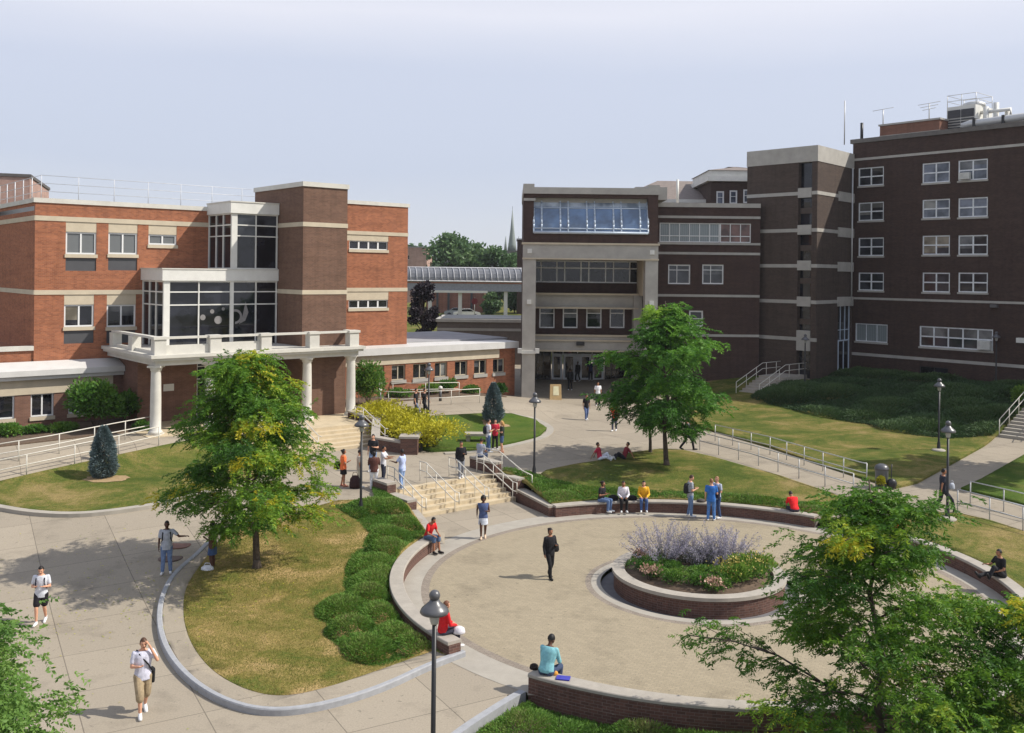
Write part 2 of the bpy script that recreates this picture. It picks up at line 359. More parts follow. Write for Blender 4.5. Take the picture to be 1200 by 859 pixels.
def thing(name, label, cat, loc=(0, 0, 0), rz=0.0, group=None):
    o = bpy.data.objects.new(name, None); COL.objects.link(o); o.empty_display_size = 0.3
    o.location = loc; o.rotation_euler = (0, 0, rz); tag(o, label, cat, group); return o
def tag(o, label, cat, group=None, kind=None):
    o['label'] = label; o['category'] = cat
    if group: o['group'] = group
    if kind: o['kind'] = kind
    return o
def struct(o): o['kind'] = 'structure'; return o
def dup(root, loc, rz=None, label=None):
    r = root.copy(); COL.objects.link(r); r.location = loc
    if rz is not None: r.rotation_euler = (0, 0, rz)
    if label: r['label'] = label
    for ch in list(root.children):
        c = ch.copy(); COL.objects.link(c); c.parent = r
        for g in ch.children:
            d = g.copy(); COL.objects.link(d); d.parent = c
    return r

# ------------------------------------------------------------------ windows
WR = random.Random(5)
BLIND1 = glass_mat('pale_blind', (.2, .2, .19), .25, 0, (.27, .27, .25)); BLIND2 = glass_mat('gray_blind', (.11, .115, .125), .2, 0, (.16, .165, .17)); BLIND3 = glass_mat('tan_blind', (.2, .175, .13), .25, 0, (.27, .235, .18))
def window(root, fr, x0, x1, z0, z1, cols=2, rows=(), rec=0.12, fw=0.07, mw=0.05, fm=None, pm=None, sill=None, xs=None, name='window', blind=0):
    """frame (part) with its panes as one sub-part, set back rec from the facade"""
    fm = fm or WFRAME; pm = pm or DGLASS
    m = MB(); y0, y1 = rec - 0.06, rec + 0.02
    m.fbox(fr, x0, x0 + fw, y0, y1, z0, z1); m.fbox(fr, x1 - fw, x1, y0, y1, z0, z1)
    m.fbox(fr, x0 + fw, x1 - fw, y0, y1, z0, z0 + fw); m.fbox(fr, x0 + fw, x1 - fw, y0, y1, z1 - fw, z1)
    cuts = xs if xs is not None else [x0 + (x1 - x0) * i / cols for i in range(1, cols)]
    for c in cuts: m.fbox(fr, c - mw / 2, c + mw / 2, y0 + 0.005, y1 - 0.003, z0 + fw, z1 - fw)
    for q in rows:
        zz = z0 + (z1 - z0) * q; m.fbox(fr, x0 + fw, x1 - fw, y0 + 0.012, y1 - 0.006, zz - mw / 2, zz + mw / 2)
    w = m.build(name, fm, root)
    if sill is not None:
        k = MB(); k.fbox(fr, x0 - 0.06, x1 + 0.06, -0.07, rec, z0 - sill[0], z0); k.build('sill', sill[1], w)
    g = MB(); g.quad(fr.pt(x0 + 0.01, rec, z0 + 0.01), fr.pt(x1 - 0.01, rec, z0 + 0.01), fr.pt(x1 - 0.01, rec, z1 - 0.01), fr.pt(x0 + 0.01, rec, z1 - 0.01))
    g.build('pane', pm, w)
    if blind and WR.random() < blind:
        n = len(cuts) + 1; ed = [x0 + fw] + list(cuts) + [x1 - fw]
        bm_ = MB(); bmat = WR.choice((BLIND1, BLIND2, BLIND3)); dr = WR.choice((.3, .5, .5, .7, .95))
        for i in range(n):
            if WR.random() < .8:
                d = dr if WR.random() < .7 else WR.uniform(.2, .9); bm_.fbox(fr, ed[i] + .02, ed[i + 1] - .02, rec - .012, rec - .004, z1 - fw - (z1 - z0 - 2 * fw) * d, z1 - fw)
        for q_ in bm_.pieces(): q_.build('blind', bmat, w)
    return w
# ================================================================== TERRAIN
def lattice(name, x0, x1, y0, y1, step, off, mat, skip=None):
    nx = int(round((x1 - x0) / step)); ny = int(round((y1 - y0) / step))
    vs = [(x0 + i * step, y0 + j * step, H(x0 + i * step, y0 + j * step) + off) for j in range(ny + 1) for i in range(nx + 1)]
    fs = []
    for j in range(ny):
        for i in range(nx):
            xc, yc = x0 + (i + 0.5) * step, y0 + (j + 0.5) * step
            if skip and skip(xc, yc): continue
            o = j * (nx + 1) + i; fs.append((o, o + 1, o + nx + 2, o + nx + 1))
    me = bpy.data.meshes.new(name); me.from_pydata(vs, [], fs); me.materials.append(mat)
    me.polygons.foreach_set('use_smooth', [True] * len(fs)); me.update()
    o = bpy.data.objects.new(name, me); COL.objects.link(o); return struct(o)
STAIR = (5.0, 10.75, -17.0, -14.6)      # a0, a1, s0, s1 of the middle stairs
def skip_pave(x, y):
    r = math.hypot(x - CC.x, y - CC.y)
    if r < R + 0.2: return True
    if nearbed and pin(x, y, nearbed): return True
    a, s = inLF(x, y)
    if 4.9 < a < 10.75 and s < -14.8 and r < R + 5.2: return True   # landing + stairs
    if 4.0 < a < 11.3 and s < -15.3 and r < R + 5.2: return True
    return False
nearbed = None
def pin(x, y, poly):
    c = False; n = len(poly)
    for i in range(n):
        x0, y0 = poly[i]; x1, y1 = poly[(i + 1) % n]
        if (y0 > y) != (y1 > y) and x < (x1 - x0) * (y - y0) / (y1 - y0) + x0: c = not c
    return c
def chaikin(pts, n=2):
    for _ in range(n):
        q = [pts[0]]
        for a, b in zip(pts, pts[1:]): q += [a * 0.75 + b * 0.25, a * 0.25 + b * 0.75]
        pts = q + [pts[-1]]
    return pts
def patch(name, pts, off, mat, skirt=0.12, grid=1.0, smooth=0, hf=None):
    """ground patch with a plan outline, draped over the terrain"""
    hf = hf or H
    pts = [Vector((p[0], p[1])) for p in pts]
    bm = bmesh.new(); vs = [bm.verts.new((p.x, p.y, 0)) for p in pts]
    f = bm.faces.new(vs); f.normal_update()
    if f.normal.z < 0: f.normal_flip()
    bmesh.ops.triangulate(bm, faces=[f], ngon_method='EAR_CLIP')
    xs = [p.x for p in pts]; ys = [p.y for p in pts]
    for ax, lo, hi in ((0, min(xs), max(xs)), (1, min(ys), max(ys))):
        k = math.floor(lo / grid) + 1
        while k * grid < hi:
            co = (k * grid, 0, 0) if ax == 0 else (0, k * grid, 0); no = (1, 0, 0) if ax == 0 else (0, 1, 0)
            bmesh.ops.bisect_plane(bm, geom=bm.verts[:] + bm.edges[:] + bm.faces[:], plane_co=co, plane_no=no); k += 1
    for v in bm.verts: v.co.z = hf(v.co.x, v.co.y) + off
    be = [e for e in bm.edges if e.is_boundary]
    if skirt:
        r = bmesh.ops.extrude_edge_only(bm, edges=be)
        for g in r['geom']:
            if isinstance(g, bmesh.types.BMVert): g.co.z -= skirt
    for fc in bm.faces: fc.smooth = abs(fc.normal.z) > 0.5
    me = bpy.data.meshes.new(name); bm.to_mesh(me); bm.free(); me.materials.append(mat)
    o = bpy.data.objects.new(name, me); COL.objects.link(o); return struct(o)
def arc(r, a0, a1, n=40): return [Vector((CC.x + r * math.cos(a0 + (a1 - a0) * i / n), CC.y + r * math.sin(a0 + (a1 - a0) * i / n))) for i in range(n + 1)]
def ang(u, v, z): p = G(u, v, z); return math.atan2(p.y - CC.y, p.x - CC.x)
def PX(l): return [T(u, v).xy for u, v in l]

# far ground
gm = MB()
xs = [-900, -500, -250, -120, -60, -30, 0, 30, 60, 120, 250, 500, 900]; ys = [-30, 0, 15, 40, 70, 88, 100, 115, 130, 150, 200, 300, 500, 900, 2500]
gv = [(x, y, (H(x, y) if y >= 88 else min(H(x, y), 0.0)) - 0.4) for y in ys for x in xs]
gm.add(gv, [(j * len(xs) + i, j * len(xs) + i + 1, (j + 1) * len(xs) + i + 1, (j + 1) * len(xs) + i) for j in range(len(ys) - 1) for i in range(len(xs) - 1)])
struct(gm.build('ground', LAWN_G))
nearbed = [(p.x - .07, p.y + .06) for p in PX([(614, 812), (596, 822), (560, 845), (541, 858), (500, 890)])] + [(-1.5, 15.0), (16, 15.0), (19, 20)] + [(CC.x + (R + .3) * math.cos(t), CC.y + (R + .3) * math.sin(t)) for t in [-1.0 - (2.12 - 1.0) * i / 20 for i in range(21)]]
lattice('paved_walks', -46, 50, 12, 96, 0.25, 0.0, CONC, skip_pave)
# circular plaza: rings of pavers
def ring(name, r0, r1, mat, z):
    m = MB(); n = 128
    vs = [(CC.x + r * math.cos(2 * PI * k / n), CC.y + r * math.sin(2 * PI * k / n), z) for r in (r0, r1) for k in range(n)]
    m.add(vs, [(k, n + k, n + (k + 1) % n, (k + 1) % n) for k in range(n)]); return struct(m.build(name, mat))
ring('plaza_paving', 3.8, 9.05, PAVER, 0.008); ring('plaza_band', 9.05, 9.32, DPAVER, 0.009); ring('plaza_edge_paving', 9.32, 10.33, LCONC, 0.007)
ring('planter_ring_band', 3.6, 3.8, DPAVER, 0.009); ring('planter_kerb_ring', 3.28, 3.6, LCONC, 0.012); ring('planter_gutter', 2.6, 3.28, M('dark_gutter', (0.13, 0.125, 0.13), 0.8), -0.12)
# landing at the foot of the middle stairs (z = 0)
lp = [LF(4.9, -14.7), LF(10.8, -14.7)] + [Vector((CC.x + 10.35 * math.cos(t), CC.y + 10.35 * math.sin(t))) for t in [ang(655, 602, 0.3) + (ang(522, 632, 0.5) - ang(655, 602, 0.3)) * i / 20 for i in range(21)]]
m = MB(); m.prism(lp, -0.2, 0.004); struct(m.build('stair_landing_paving', CONC))

# --------------------------------------------------------------- circle walls
def garden_wall(label, path, zb, zt, w=0.46, cat='wall', group=None, cap=0.085):
    """brick wall with a stone cap swept along a plan path"""
    c = sum((p for p in path), Vector((0, 0))) / len(path)
    r = thing('brick_garden_wall', label, cat, (path[0].x, path[0].y, zb), group=group)
    m = MB(); h = w / 2 - 0.035
    m.sweep(path, lambda x, y: zb, [(-h, -0.4), (h, -0.4), (h, zt - zb - cap), (-h, zt - zb - cap)]); m.build('brick_body', WALLB, r)
    m = MB(); h = w / 2; t = zt - zb
    m.sweep(path, lambda x, y: zb, [(-h, t - cap), (h, t - cap), (h, t - 0.02), (h - 0.02, t), (-h + 0.02, t), (-h, t - 0.02)]); m.build('cap', CAPST, r)
    return r
RW = R + 0.23
aL0, aL1 = ang(527, 630, 0.5), ang(536, 750, 0.5)
if aL1 < 0: aL1 += 2 * PI
garden_wall('curved brick seat wall beside the juniper bed, left of the circle', arc(RW, aL0, aL1), 0, 0.5)
aB0, aB1 = ang(655, 600, 0.3), ang(957, 606, 0.4)
garden_wall('long curved brick seat wall behind the circle that three seated people share', arc(RW, aB0, aB1), 0, 0.5)
aR0, aR1 = ang(1045, 612, 0.5), ang(1216, 728, 0.3)
garden_wall('curved brick seat wall at the right of the circle where a man in black reclines', arc(RW, aR0, aR1), 0, 0.5)
aF0, aF1 = ang(614, 792, 0.5), ang(1120, 800, 0.4)
garden_wall('near curved brick wall under the man in the turquoise shirt', arc(RW, aF0 + 2 * PI if aF0 < 0 else aF0, aF1 + 2 * PI if aF1 < 0 else aF1), 0, 0.5)

# --------------------------------------------------------------- middle stairs
st = thing('stone_stairs', 'wide pale stone stairs with pipe handrails, leading down to the circle', 'stairs', (*LF(8, -15.6), 0))
NR = 6
for k in range(NR):
    m = MB(); s1 = -14.55; s0 = -16.7 + k * 0.36 + 0.0
    z1 = 0.15 * (k + 1)
    poly = [LF(5.1, s0), LF(10.65, s0), LF(10.65, s1 if k == NR - 1 else s0 + 0.38), LF(5.1, s1 if k == NR - 1 else s0 + 0.38)]
    m.prism(poly, -0.1, z1 + 0.003); m.build('step', STEPC, st)
def block_wall(label, segs, w=0.5):
    """stepped cheek wall: segs = (LF point a, LF point b, z0, ztop)"""
    p, q, z0, z1 = segs[0]
    r = thing('brick_garden_wall', label, 'wall', (*LF(*p), z0))
    m = MB(); c = MB()
    for p, q, z0, z1 in segs:
        P, Q = LF(*p), LF(*q)
        m.sweep([P, Q], lambda x, y: 0, [(-w / 2 + 0.03, z0 - 0.5), (w / 2 - 0.03, z0 - 0.5), (w / 2 - 0.03, z1 - 0.1), (-w / 2 + 0.03, z1 - 0.1)])
        c.sweep([P, Q], lambda x, y: 0, [(-w / 2, z1 - 0.1), (w / 2, z1 - 0.1), (w / 2, z1), (-w / 2, z1)])
    m.build('brick_body', WALLB, r); c.build('cap', CAPST, r); return r
def toLF(v): return inLF(v.x, v.y)
eL = arc(RW, aL0, aL1)[0]; eB = arc(RW, aB0, aB1)[0]
block_wall('stepped brick cheek wall left of the wide stairs, beside the lamp', [((4.75, -13.9), (4.75, -15.3), 0.8, 1.35), ((4.75, -15.303), (4.75, -16.9), 0.4, 0.9), ((4.75, -16.903), toLF(eL), 0, 0.48)])
block_wall('stepped brick cheek wall right of the wide stairs where a man in gray sits', [((11.0, -13.0), (11.0, -15.0), 0.8, 1.45), ((11.0, -15.003), (11.0, -16.6), 0.3, 0.95), ((11.0, -16.603), toLF(eB), 0, 0.48)])

# railing ----------------------------------------------------------
def railing(name, label, pts, h=0.95, rails=(0.95, 0.5), sp=1.5, r=0.026, mat=None, zf=None, pr=None, group=None, ends=True):
    mat = mat or STEEL
    pts = [Vector(p) if len(p) == 3 else Vector((p[0], p[1], (zf or H)(p[0], p[1]))) for p in pts]
    t = thing(name, label, 'railing', pts[0], group=group)
    for q in rails:
        m = MB(); pp = [p + Vector((0, 0, q)) for p in pts]
        m.tube(pp, r, 6); m.build('rail', mat, t)
    L = [0]
    for a, b in zip(pts, pts[1:]): L.append(L[-1] + (b - a).length)
    n = max(1, int(round(L[-1] / sp))); pm = MB(); pm.tube([(0, 0, -0.05), (0, 0, h)], pr or r, 6); me = pm.mesh('post'); me.materials.append(mat)
    for i in range(n + 1):
        d = L[-1] * i / n; k = max(j for j in range(len(L) - 1) if L[j] <= d + 1e-6); f = (d - L[k]) / max(1e-6, L[k + 1] - L[k])
        q = pts[k].lerp(pts[k + 1], f)
        o = bpy.data.objects.new('post', me); COL.objects.link(o); o.parent = t; o.location = q - pts[0]
    return t
def stair_rail(label, a, top, bot, zt, zb, h=0.9):
    s0, s1 = top, bot
    P = lambda s, z: Vector((*LF(a, s), z))
    t = thing('stair_handrail', label, 'handrail', P(s0, zt))
    for q in (h, h * 0.55):
        m = MB(); m.tube([P(s0 + 0.55, zt + q), P(s0, zt + q), P(s1, zb + q), P(s1 - 0.3, zb + q)] + ([P(s1 - 0.3, zb + 0.4)] if q == h else []), 0.024, 6); m.build('rail', RAILP, t)
    for f in (-0.25, 0.02, 0.35, 0.68, 1.0):
        s = s0 + (s1 - s0) * f if f > 0 else s0 + 0.5; z = zt + (zb - zt) * max(0, f)
        m = MB(); m.tube([P(s, z - 0.1), P(s, z + h)], 0.022, 6); m.build('post', RAILP, t)
for a, lab in ((5.35, 'leftmost pale handrail on the wide stairs'), (7.1, 'second pale handrail from the left on the wide stairs'), (8.75, 'third pale handrail from the left on the wide stairs'), (10.4, 'pale handrail on the wide stairs next to the right cheek wall')):
    stair_rail(lab, a, -14.55, -16.75, 0.9, 0.0)
# rail on the right cheek wall
m = MB(); cr = thing('wall_handrail', 'pale handrail fixed on top of the right cheek wall of the wide stairs', 'handrail', (*LF(11.1, -13.2), 1.45))
m.tube([(*LF(11.1, -13.2), 1.45), (*LF(11.1, -13.2), 1.95), (*LF(11.1, -14.9), 1.95), (*LF(11.1, -16.6), 1.3), (*LF(11.1, -17.3), 1.2), (*LF(11.1, -17.3), 0.5)], 0.026, 6); m.build('rail', RAILP, cr)
m = MB(); m.tube([(*LF(11.1, -15.1), 0.9), (*LF(11.1, -15.1), 1.88)], 0.022, 6); m.build('post', RAILP, cr)

# --------------------------------------------------------------- lawns and kerbs
curb_px = [(246, 640), (232, 655), (206, 676), (192, 704), (189, 735), (199, 768), (224, 799), (262, 824), (312, 838), (372, 832), (442, 811), (500, 783), (541, 768)]
curb = chaikin(PX(curb_px), 3)
grass_px = [(255, 640), (238, 662), (217, 692), (214, 722), (219, 748), (231, 772), (252, 795), (284, 813), (322, 823), (366, 817), (430, 796), (480, 778), (508, 768)]
grass = chaikin(PX(grass_px), 3)
arcI = arc(R + 0.44, aL1, aL0, 30)
top_px = [(462, 592), (440, 589), (396, 590), (350, 603), (300, 618), (262, 630)]
topl = PX(top_px)
wl = [LF(4.5, -16.9), LF(4.5, -14.0)]
def h_island(x, y): return H(x, y)
patch('grass_island', list(grass) + arcI + wl + topl, 0.14, LAWN_DRY)
patch('island_verge_paving', list(curb) + list(reversed(grass)), 0.132, CONC, 0.14)
m = MB(); m.sweep(curb, H, [(-0.16, -0.1), (0.0, -0.1), (0.0, 0.15), (-0.03, 0.17), (-0.14, 0.17), (-0.16, 0.14)]); struct(m.build('granite_kerb', GRANITE))
# near right bed (outside the near wall)
b_px = [(614, 812), (596, 822), (560, 845), (541, 858), (500, 890)]
bed_edge = PX(b_px)
fa0, fa1 = aF0 + (2 * PI if aF0 < 0 else 0), aF1 + (2 * PI if aF1 < 0 else 0)
arcF = arc(R + 0.44, fa1, fa0, 30)
patch('near_bed_soil', arcF + bed_edge + [Vector((-1.5, 14.5)), Vector((18, 14.5)), Vector((20, 21.0))], -0.3, DIRT)
m = MB(); m.sweep(chaikin(bed_edge, 2), H, [(-0.14, -0.5), (0.06, -0.5), (0.06, 0.05), (-0.14, 0.05)]); struct(m.build('granite_kerb', GRANITE))
# left lawn by the blue spruce
ll = [(-60, 575), (0, 566), (60, 552), (120, 539), (185, 525), (240, 514), (300, 520), (330, 545), (300, 560), (240, 577), (190, 590), (140, 598), (90, 603), (40, 601), (0, 594), (-60, 583)]
patch('left_lawn', PX(ll), 0.1, LAWN_G)
m = MB(); m.sweep(chaikin(PX([(-60, 584), (0, 595), (40, 602), (90, 604.5), (140, 599.5), (190, 591.5), (240, 578)]), 2), H, [(-0.02, -0.1), (-0.32, -0.1), (-0.32, 0.13), (-0.02, 0.15)]); struct(m.build('lawn_kerb', LCONC))
# lawn behind the circle with the tree
ml = [(628, 561), (640, 553), (672, 546), (705, 541), (740, 532), (772, 528), (800, 529), (835, 537), (880, 550), (930, 565), (975, 580), (1000, 592), (985, 602)]
back_arc = arc(R + 0.44, aB1, aB0, 40)
patch('tree_lawn', PX(ml) + back_arc[1:] + [LF(11.08, -16.9), LF(11.08, -13.2)], 0.1, LAWN_G)
# planting lawn with spruce in front of the wing
pl = [(430, 510), (455, 488), (505, 489), (560, 486), (600, 486), (628, 493), (641, 503), (632, 512), (604, 519), (560, 528), (505, 530), (470, 523)]
patch('spruce_lawn', PX(pl), 0.1, LAWN_B)
m = MB(); m.sweep(chaikin(PX([(600, 485.5), (629, 492), (643, 503), (634, 513), (604, 520.5), (560, 529.5), (520, 531)]), 2), H, [(0.0, -0.1), (0.45, -0.1), (0.45, 0.06), (0.0, 0.06)]); struct(m.build('lawn_kerb', LCONC))
# mulch beds along the wings
patch('planting_bed', [LF(-14, 6.55), LF(.4, 6.55), LF(.3, 2.2), LF(-1.5, 1.6), LF(-14, .2)], 0.06, DIRT)
patch('planting_bed', [LF(13.3, 6.55), LF(28.5, 6.55), LF(27.5, 4.3), LF(20, 3.6), LF(13.3, 3.6)], 0.06, DIRT)
# big slope on the right
rl = [(806, 497), (838, 507), (870, 516), (905, 526), (960, 545), (1015, 563), (1050, 573), (1075, 567), (1166, 513)]
e1 = [W0.xy + Vector((0.643, -0.766)) * t for t in (16, 10, 0)]
rp = PX(rl) + [T(1176, 506).xy] + [e1[0] + Vector((-0.3, -0.3))] + [Vector((28.5, 80.9)), Vector((23.9, 75.6)), Vector((19.4, 80.3)), Vector((14.0, 78.6))] + [T(806, 468).xy]
patch('hill_lawn', rp, 0.1, LAWN_G)
patch('lamp_lawn', PX([(1052, 612), (1062, 606), (1085, 602), (1125, 604), (1160, 612), (1215, 630), (1290, 652)]) + [Vector((24, 30)), Vector((20, 27))] + arc(R + 0.44, aR1, aR0, 24)[2:], 0.1, LAWN_G)
patch('shaded_lawn', PX([(1126, 574), (1150, 563), (1201, 534), (1300, 500), (1320, 560), (1240, 606), (1190, 590)]), 0.1, LAWN_B)

# ================================================================== LEFT BRICK BUILDING
lb = thing('brick_building', 'orange brick building with glass bays, brown brick tower and white columned porch', 'building', (*LF(6, 7.5), 1.0))
def FS(s): return Frame(LF(0, s), AX)
f75, f41, f09, f60, f66, f0 = FS(7.5), FS(4.1), FS(0.9), FS(5.5), FS(6.6), FS(0)
NB = -BX
holesL = [f75.rect(*w) for w in ((77, 272, 113, 298), (127, 273, 161, 298), (174, 275, 207, 287), (75, 357, 110, 383), (125, 357, 159, 383))]
spanL = [(h[0], h[1], h[2] - 0.95, h[2] - 0.22) for i, h in enumerate(holesL) if i != 2]
upL = [(h[0], h[1], h[3], 13.15 if i < 3 else 9.0) for i, h in enumerate(holesL)]
m = MB(); m.wall(f75, -4.1, 8.9, 4.5, 14.15, holesL + spanL + upL); 
fs = Frame(LF(-4.1, 20.5), NB)   # left side wall
m.wall(fs, 0, 13.0, 4.5, 14.15, [(0.0, 3.2, 6.0, 14.15)])
fR = Frame(LF(20.72, 7.5), BX)
m.wall(fR, 0, 14, 0.5, 15.15)
hR = [f75.rect(408.5, 282.5, 454.5, 292.5), f75.rect(408.5, 351.5, 454.5, 361)]
hR = [(15.9, h[1], h[2], h[3]) for h in hR]
upR = [(15.5, hR[0][1] + 0.05, hR[0][3], 13.05), (15.5, hR[1][1] + 0.05, hR[1][3], 9.1)]
m.wall(f75, 11.9, 20.72, 4.4, 15.15, hR + upR)
m.build('brick_wall', ORANGE, lb)
m = MB(); bk = Frame(LF(-4.1, 20.9), AX); m.prism([LF(-4.1, 7.7), LF(11.9, 7.7), LF(11.9, 20.5), LF(-4.1, 20.5)], 13.7, 13.95); m.prism([LF(11.9, 7.7), LF(20.6, 7.7), LF(20.6, 20.5), LF(11.9, 20.5)], 14.8, 14.95); m.build('roof', ROOFG, lb)
m = MB()
for x0, x1, z0 in ((-4.2, 8.9, 14.15), (11.9, 20.82, 15.15)): m.fbox(f75, x0, x1, -0.07, 0.4, z0, z0 + 0.26)
m.fbox(fs, 0, 12.9, -0.07, 0.4, 14.15, 14.4); m.fbox(fR, 0.4, 14, -0.1, 0.4, 15.15, 15.4); m.build('coping', COPING, lb)
m = MB()
for x0, x1, z0, z1 in ((-4.1, 8.9, 13.15, 13.42), (-4.1, 8.9, 9.0, 9.26), (15.0, 20.72, 13.05, 13.3), (15.0, 20.72, 9.1, 9.36)): m.fbox(f75, x0, x1, -0.035, 0.1, z0, z1)
m.fbox(fs, 3.2, 13.03, -0.035, 0.1, 13.15, 13.42); m.fbox(fs, 3.2, 13.03, -0.035, 0.1, 9.0, 9.26); m.fbox(fR, 0, 14, -0.035, 0.1, 13.05, 13.3); m.build('stone_band', STONE, lb)
m = MB()
for a, b, c, d in upL + upR: m.fbox(f75, a, b, 0.015, 0.2, c, d)
m.build('lintel_panel', STONE, lb)
m = MB()
for a, b, c, d in spanL: m.fbox(f75, a, b, 0.06, 0.2, c, d)
m.build('spandrel_panel', SPANDREL, lb)
for i, h in enumerate(holesL):
    window(lb, f75, *h, cols=2, pm=BLIND if i < 3 else DGLASS, sill=(0.2, STONE), mw=0.09, fw=0.09, blind=.9 if i > 2 else 0)
for h in hR: window(lb, f75, *h, cols=4, pm=DGLASS, sill=(0.2, STONE), mw=0.12, fw=0.06)
# side wall recess (terrace at the left edge)
m = MB(); m.prism([LF(-4.1, 7.6), LF(-4.1, 20.5), LF(-9.5, 20.5), LF(-9.5, 17.3), LF(-6.5, 17.3), LF(-6.5, 7.6)], 4.9, 5.9); m.build('terrace', ORANGE, lb)
m = MB(); m.fbox(f75, -10.0, -4.1, -0.02, 0.35, 5.9, 6.15); m.build('terrace_coping', COPING, lb)
# tower
m = MB(); tl, tr = 8.9, 11.87
tp = [LF(tl, 0.9), LF(tr, 0.9), LF(tr, 7.45), LF(tl, 7.45)]
m.prism(tp, 1.0, 15.5); m.build('tower', TOWERB, lb)
m = MB(); m.prism([LF(tl - .08, 0.82), LF(tr + .08, 0.82), LF(tr + .08, 7.5), LF(tl - .08, 7.5)], 15.5, 15.78); m.build('tower_coping', COPING, lb)
m = MB()
for z in (13.13, 9.1): m.prism([LF(tl - .03, 0.87), LF(tr + .03, 0.87), LF(tr + .03, 7.4), LF(tl - .03, 7.4)], z, z + 0.26)
m.build('tower_band', STONE, lb)
# glass bays -------------------------------------------------------
def bay(a0, a1, z0, z1, ztop, xs, zs, deep, z_top_pane):
    fr = FS(4.1); side = Frame(LF(a0, 7.5), NB)
    m = MB(); m.prism([LF(a0 - .12, 3.95), LF(a1, 3.95), LF(a1, 7.5), LF(a0 - .12, 7.5)], z1, ztop); m.build('bay_fascia', WHITE, lb)
    m = MB(); m.prism([LF(a0 - .16, 3.91), LF(a1, 3.91), LF(a1, 7.5), LF(a0 - .16, 7.5)], ztop, ztop + 0.07); m.build('bay_cap', COPING, lb)
    f = MB(); mw = 0.07
    for x in xs:
        w = 0.18 if x in (a0,) else (0.11 if abs(x - 5.93) < 0.05 else mw / 2)
        f.fbox(fr, x - (0 if x == a0 else w), x + (2 * w if x == a0 else w), -0.03, 0.12, z0, z1)
    for z in zs: f.fbox(fr, a0 + .1, a1, -0.012, 0.1, z - mw / 2, z + mw / 2)
    for x in (0.0, 1.1, 2.15, 3.38): f.fbox(side, x, x + (0.09 if x < 3 else 0.02), -0.02, 0.1, z0, z1)
    for z in zs: f.fbox(side, 0, 3.3, -0.008, 0.09, z - mw / 2, z + mw / 2)
    fo = f.build('bay_frame', WHITE, lb)
    g = MB(); g.quad(fr.pt(a0 + .15, 0.06, z0), fr.pt(a1, 0.06, z0), fr.pt(a1, 0.06, z1), fr.pt(a0 + .15, 0.06, z1)); g.quad(side.pt(0, .05, z0), side.pt(3.3, .05, z0), side.pt(3.3, .05, z1), side.pt(0, .05, z1))
    g.build('pane', DGLASS, fo)
    g = MB(); g.fbox(fr, a0 + .15, a1, 0.03, 0.05, z1 - 0.72, z1 - .02) if deep else None
    if deep:
        g.fbox(fr, a0 + .2, 7.4, 0.03, 0.05, zs[1] + .05, zs[2] - .05); g.build('blind', MGLASS, fo)
bay(5.87, 8.87, 10.55, 13.9, 14.55, [5.87, 7.42, 8.8], [10.6, 12.55, 13.2, 13.86], True, 0)
bay(1.85, 8.87, 6.05, 9.85, 10.5, [1.85, 3.91, 5.93, 7.46, 8.8], [6.6, 8.45, 9.2, 9.8], False, 0)
# window graphics: pale discs and a swoosh behind the lower bay glass
m = MB(); fr = FS(4.1)
for u, v, r in ((238, 372, .17), (249, 365, .13), (256, 375, .24), (262, 362, .1)):
    x, z = fr.px(u, v); o = fr.pt(x, 0.045, z); n = 14
    vs = [o + Vector((*(fr.d * (r * math.cos(2 * PI * k / n))), r * math.sin(2 * PI * k / n))) for k in range(n)]; m.add(vs, [tuple(range(n))])
x, z = fr.px(276, 371); n = 18
vs = [fr.pt(x + r * math.cos(t), 0.045, z + r * math.sin(t)) for r in (0.3, 0.44) for t in [-1.6 + 3.6 * k / n for k in range(n + 1)]]
m.add(vs, [(k, k + 1, n + 2 + k, n + 1 + k) for k in range(n)])
x, z = fr.px(286, 368); vs = [fr.pt(x + dx, 0.045, z + dz) for dx, dz in ((-.3, -.6), (.1, -.4), (.3, .1), (.1, .75), (0, .2), (-.1, -.2))]; m.add(vs, [tuple(range(6))])
m.build('glass_decal', M('pale_decal', (0.2, 0.19, 0.185), 0.6), lb)
# porch: brick block, glazing, slab, balustrade, columns --------------
m = MB(); m.prism([LF(.45, 4.1), LF(3.85, 4.1), LF(3.85, 7.4), LF(.45, 7.4)], 1.0, 5.6); m.prism([LF(8.2, 4.1), LF(13.2, 4.1), LF(13.2, 7.4), LF(8.2, 7.4)], 1.0, 5.6); m.build('porch_wall', PORCHB, lb)
window(lb, f41, 3.86, 8.19, 1.85, 5.5, cols=4, rows=(0.25, 0.62, 0.82), rec=0.15, fm=WFRAME, name='porch_glazing')
m = MB(); m.fbox(f41, 1.9, 2.5, -0.03, 0.0, 3.55, 3.95); m.build('wall_plaque', WHITE, lb)
m = MB(); m.prism([LF(-.15, -.35), LF(12.0, -.35), LF(12.0, 7.45), LF(-.15, 7.45)], 5.45, 5.72); m.build('porch_beam', WCOL, lb)
m = MB(); m.prism([LF(-.4, -.6), LF(12.2, -.6), LF(12.2, 7.46), LF(-.4, 7.46)], 5.72, 5.86); m.prism([LF(-.5, -.7), LF(12.3, -.7), LF(12.3, 7.47), LF(-.5, 7.47)], 5.86, 6.03); m.build('balcony_slab', COPING, lb)
bal = MB(); rl_ = MB(); fb = Frame(LF(-.25, -.45), AX); fl = Frame(LF(-.25, 7.0), NB); fr2 = Frame(LF(12.05, -.45), BX)
for x in (0, 3.0, 5.95, 8.95, 11.6): bal.fbox(fb, x, x + .62, 0, .55, 6.03, 6.83); 
for x in (0.2, 3.4): bal.fbox(fl, x, x + .6, 0, .5, 6.03, 6.83)
for x in (3.4,): bal.fbox(fr2, x, x + .6, 0, .5, 6.03, 6.83)
bal.build('balustrade_pier', WCOL, lb)
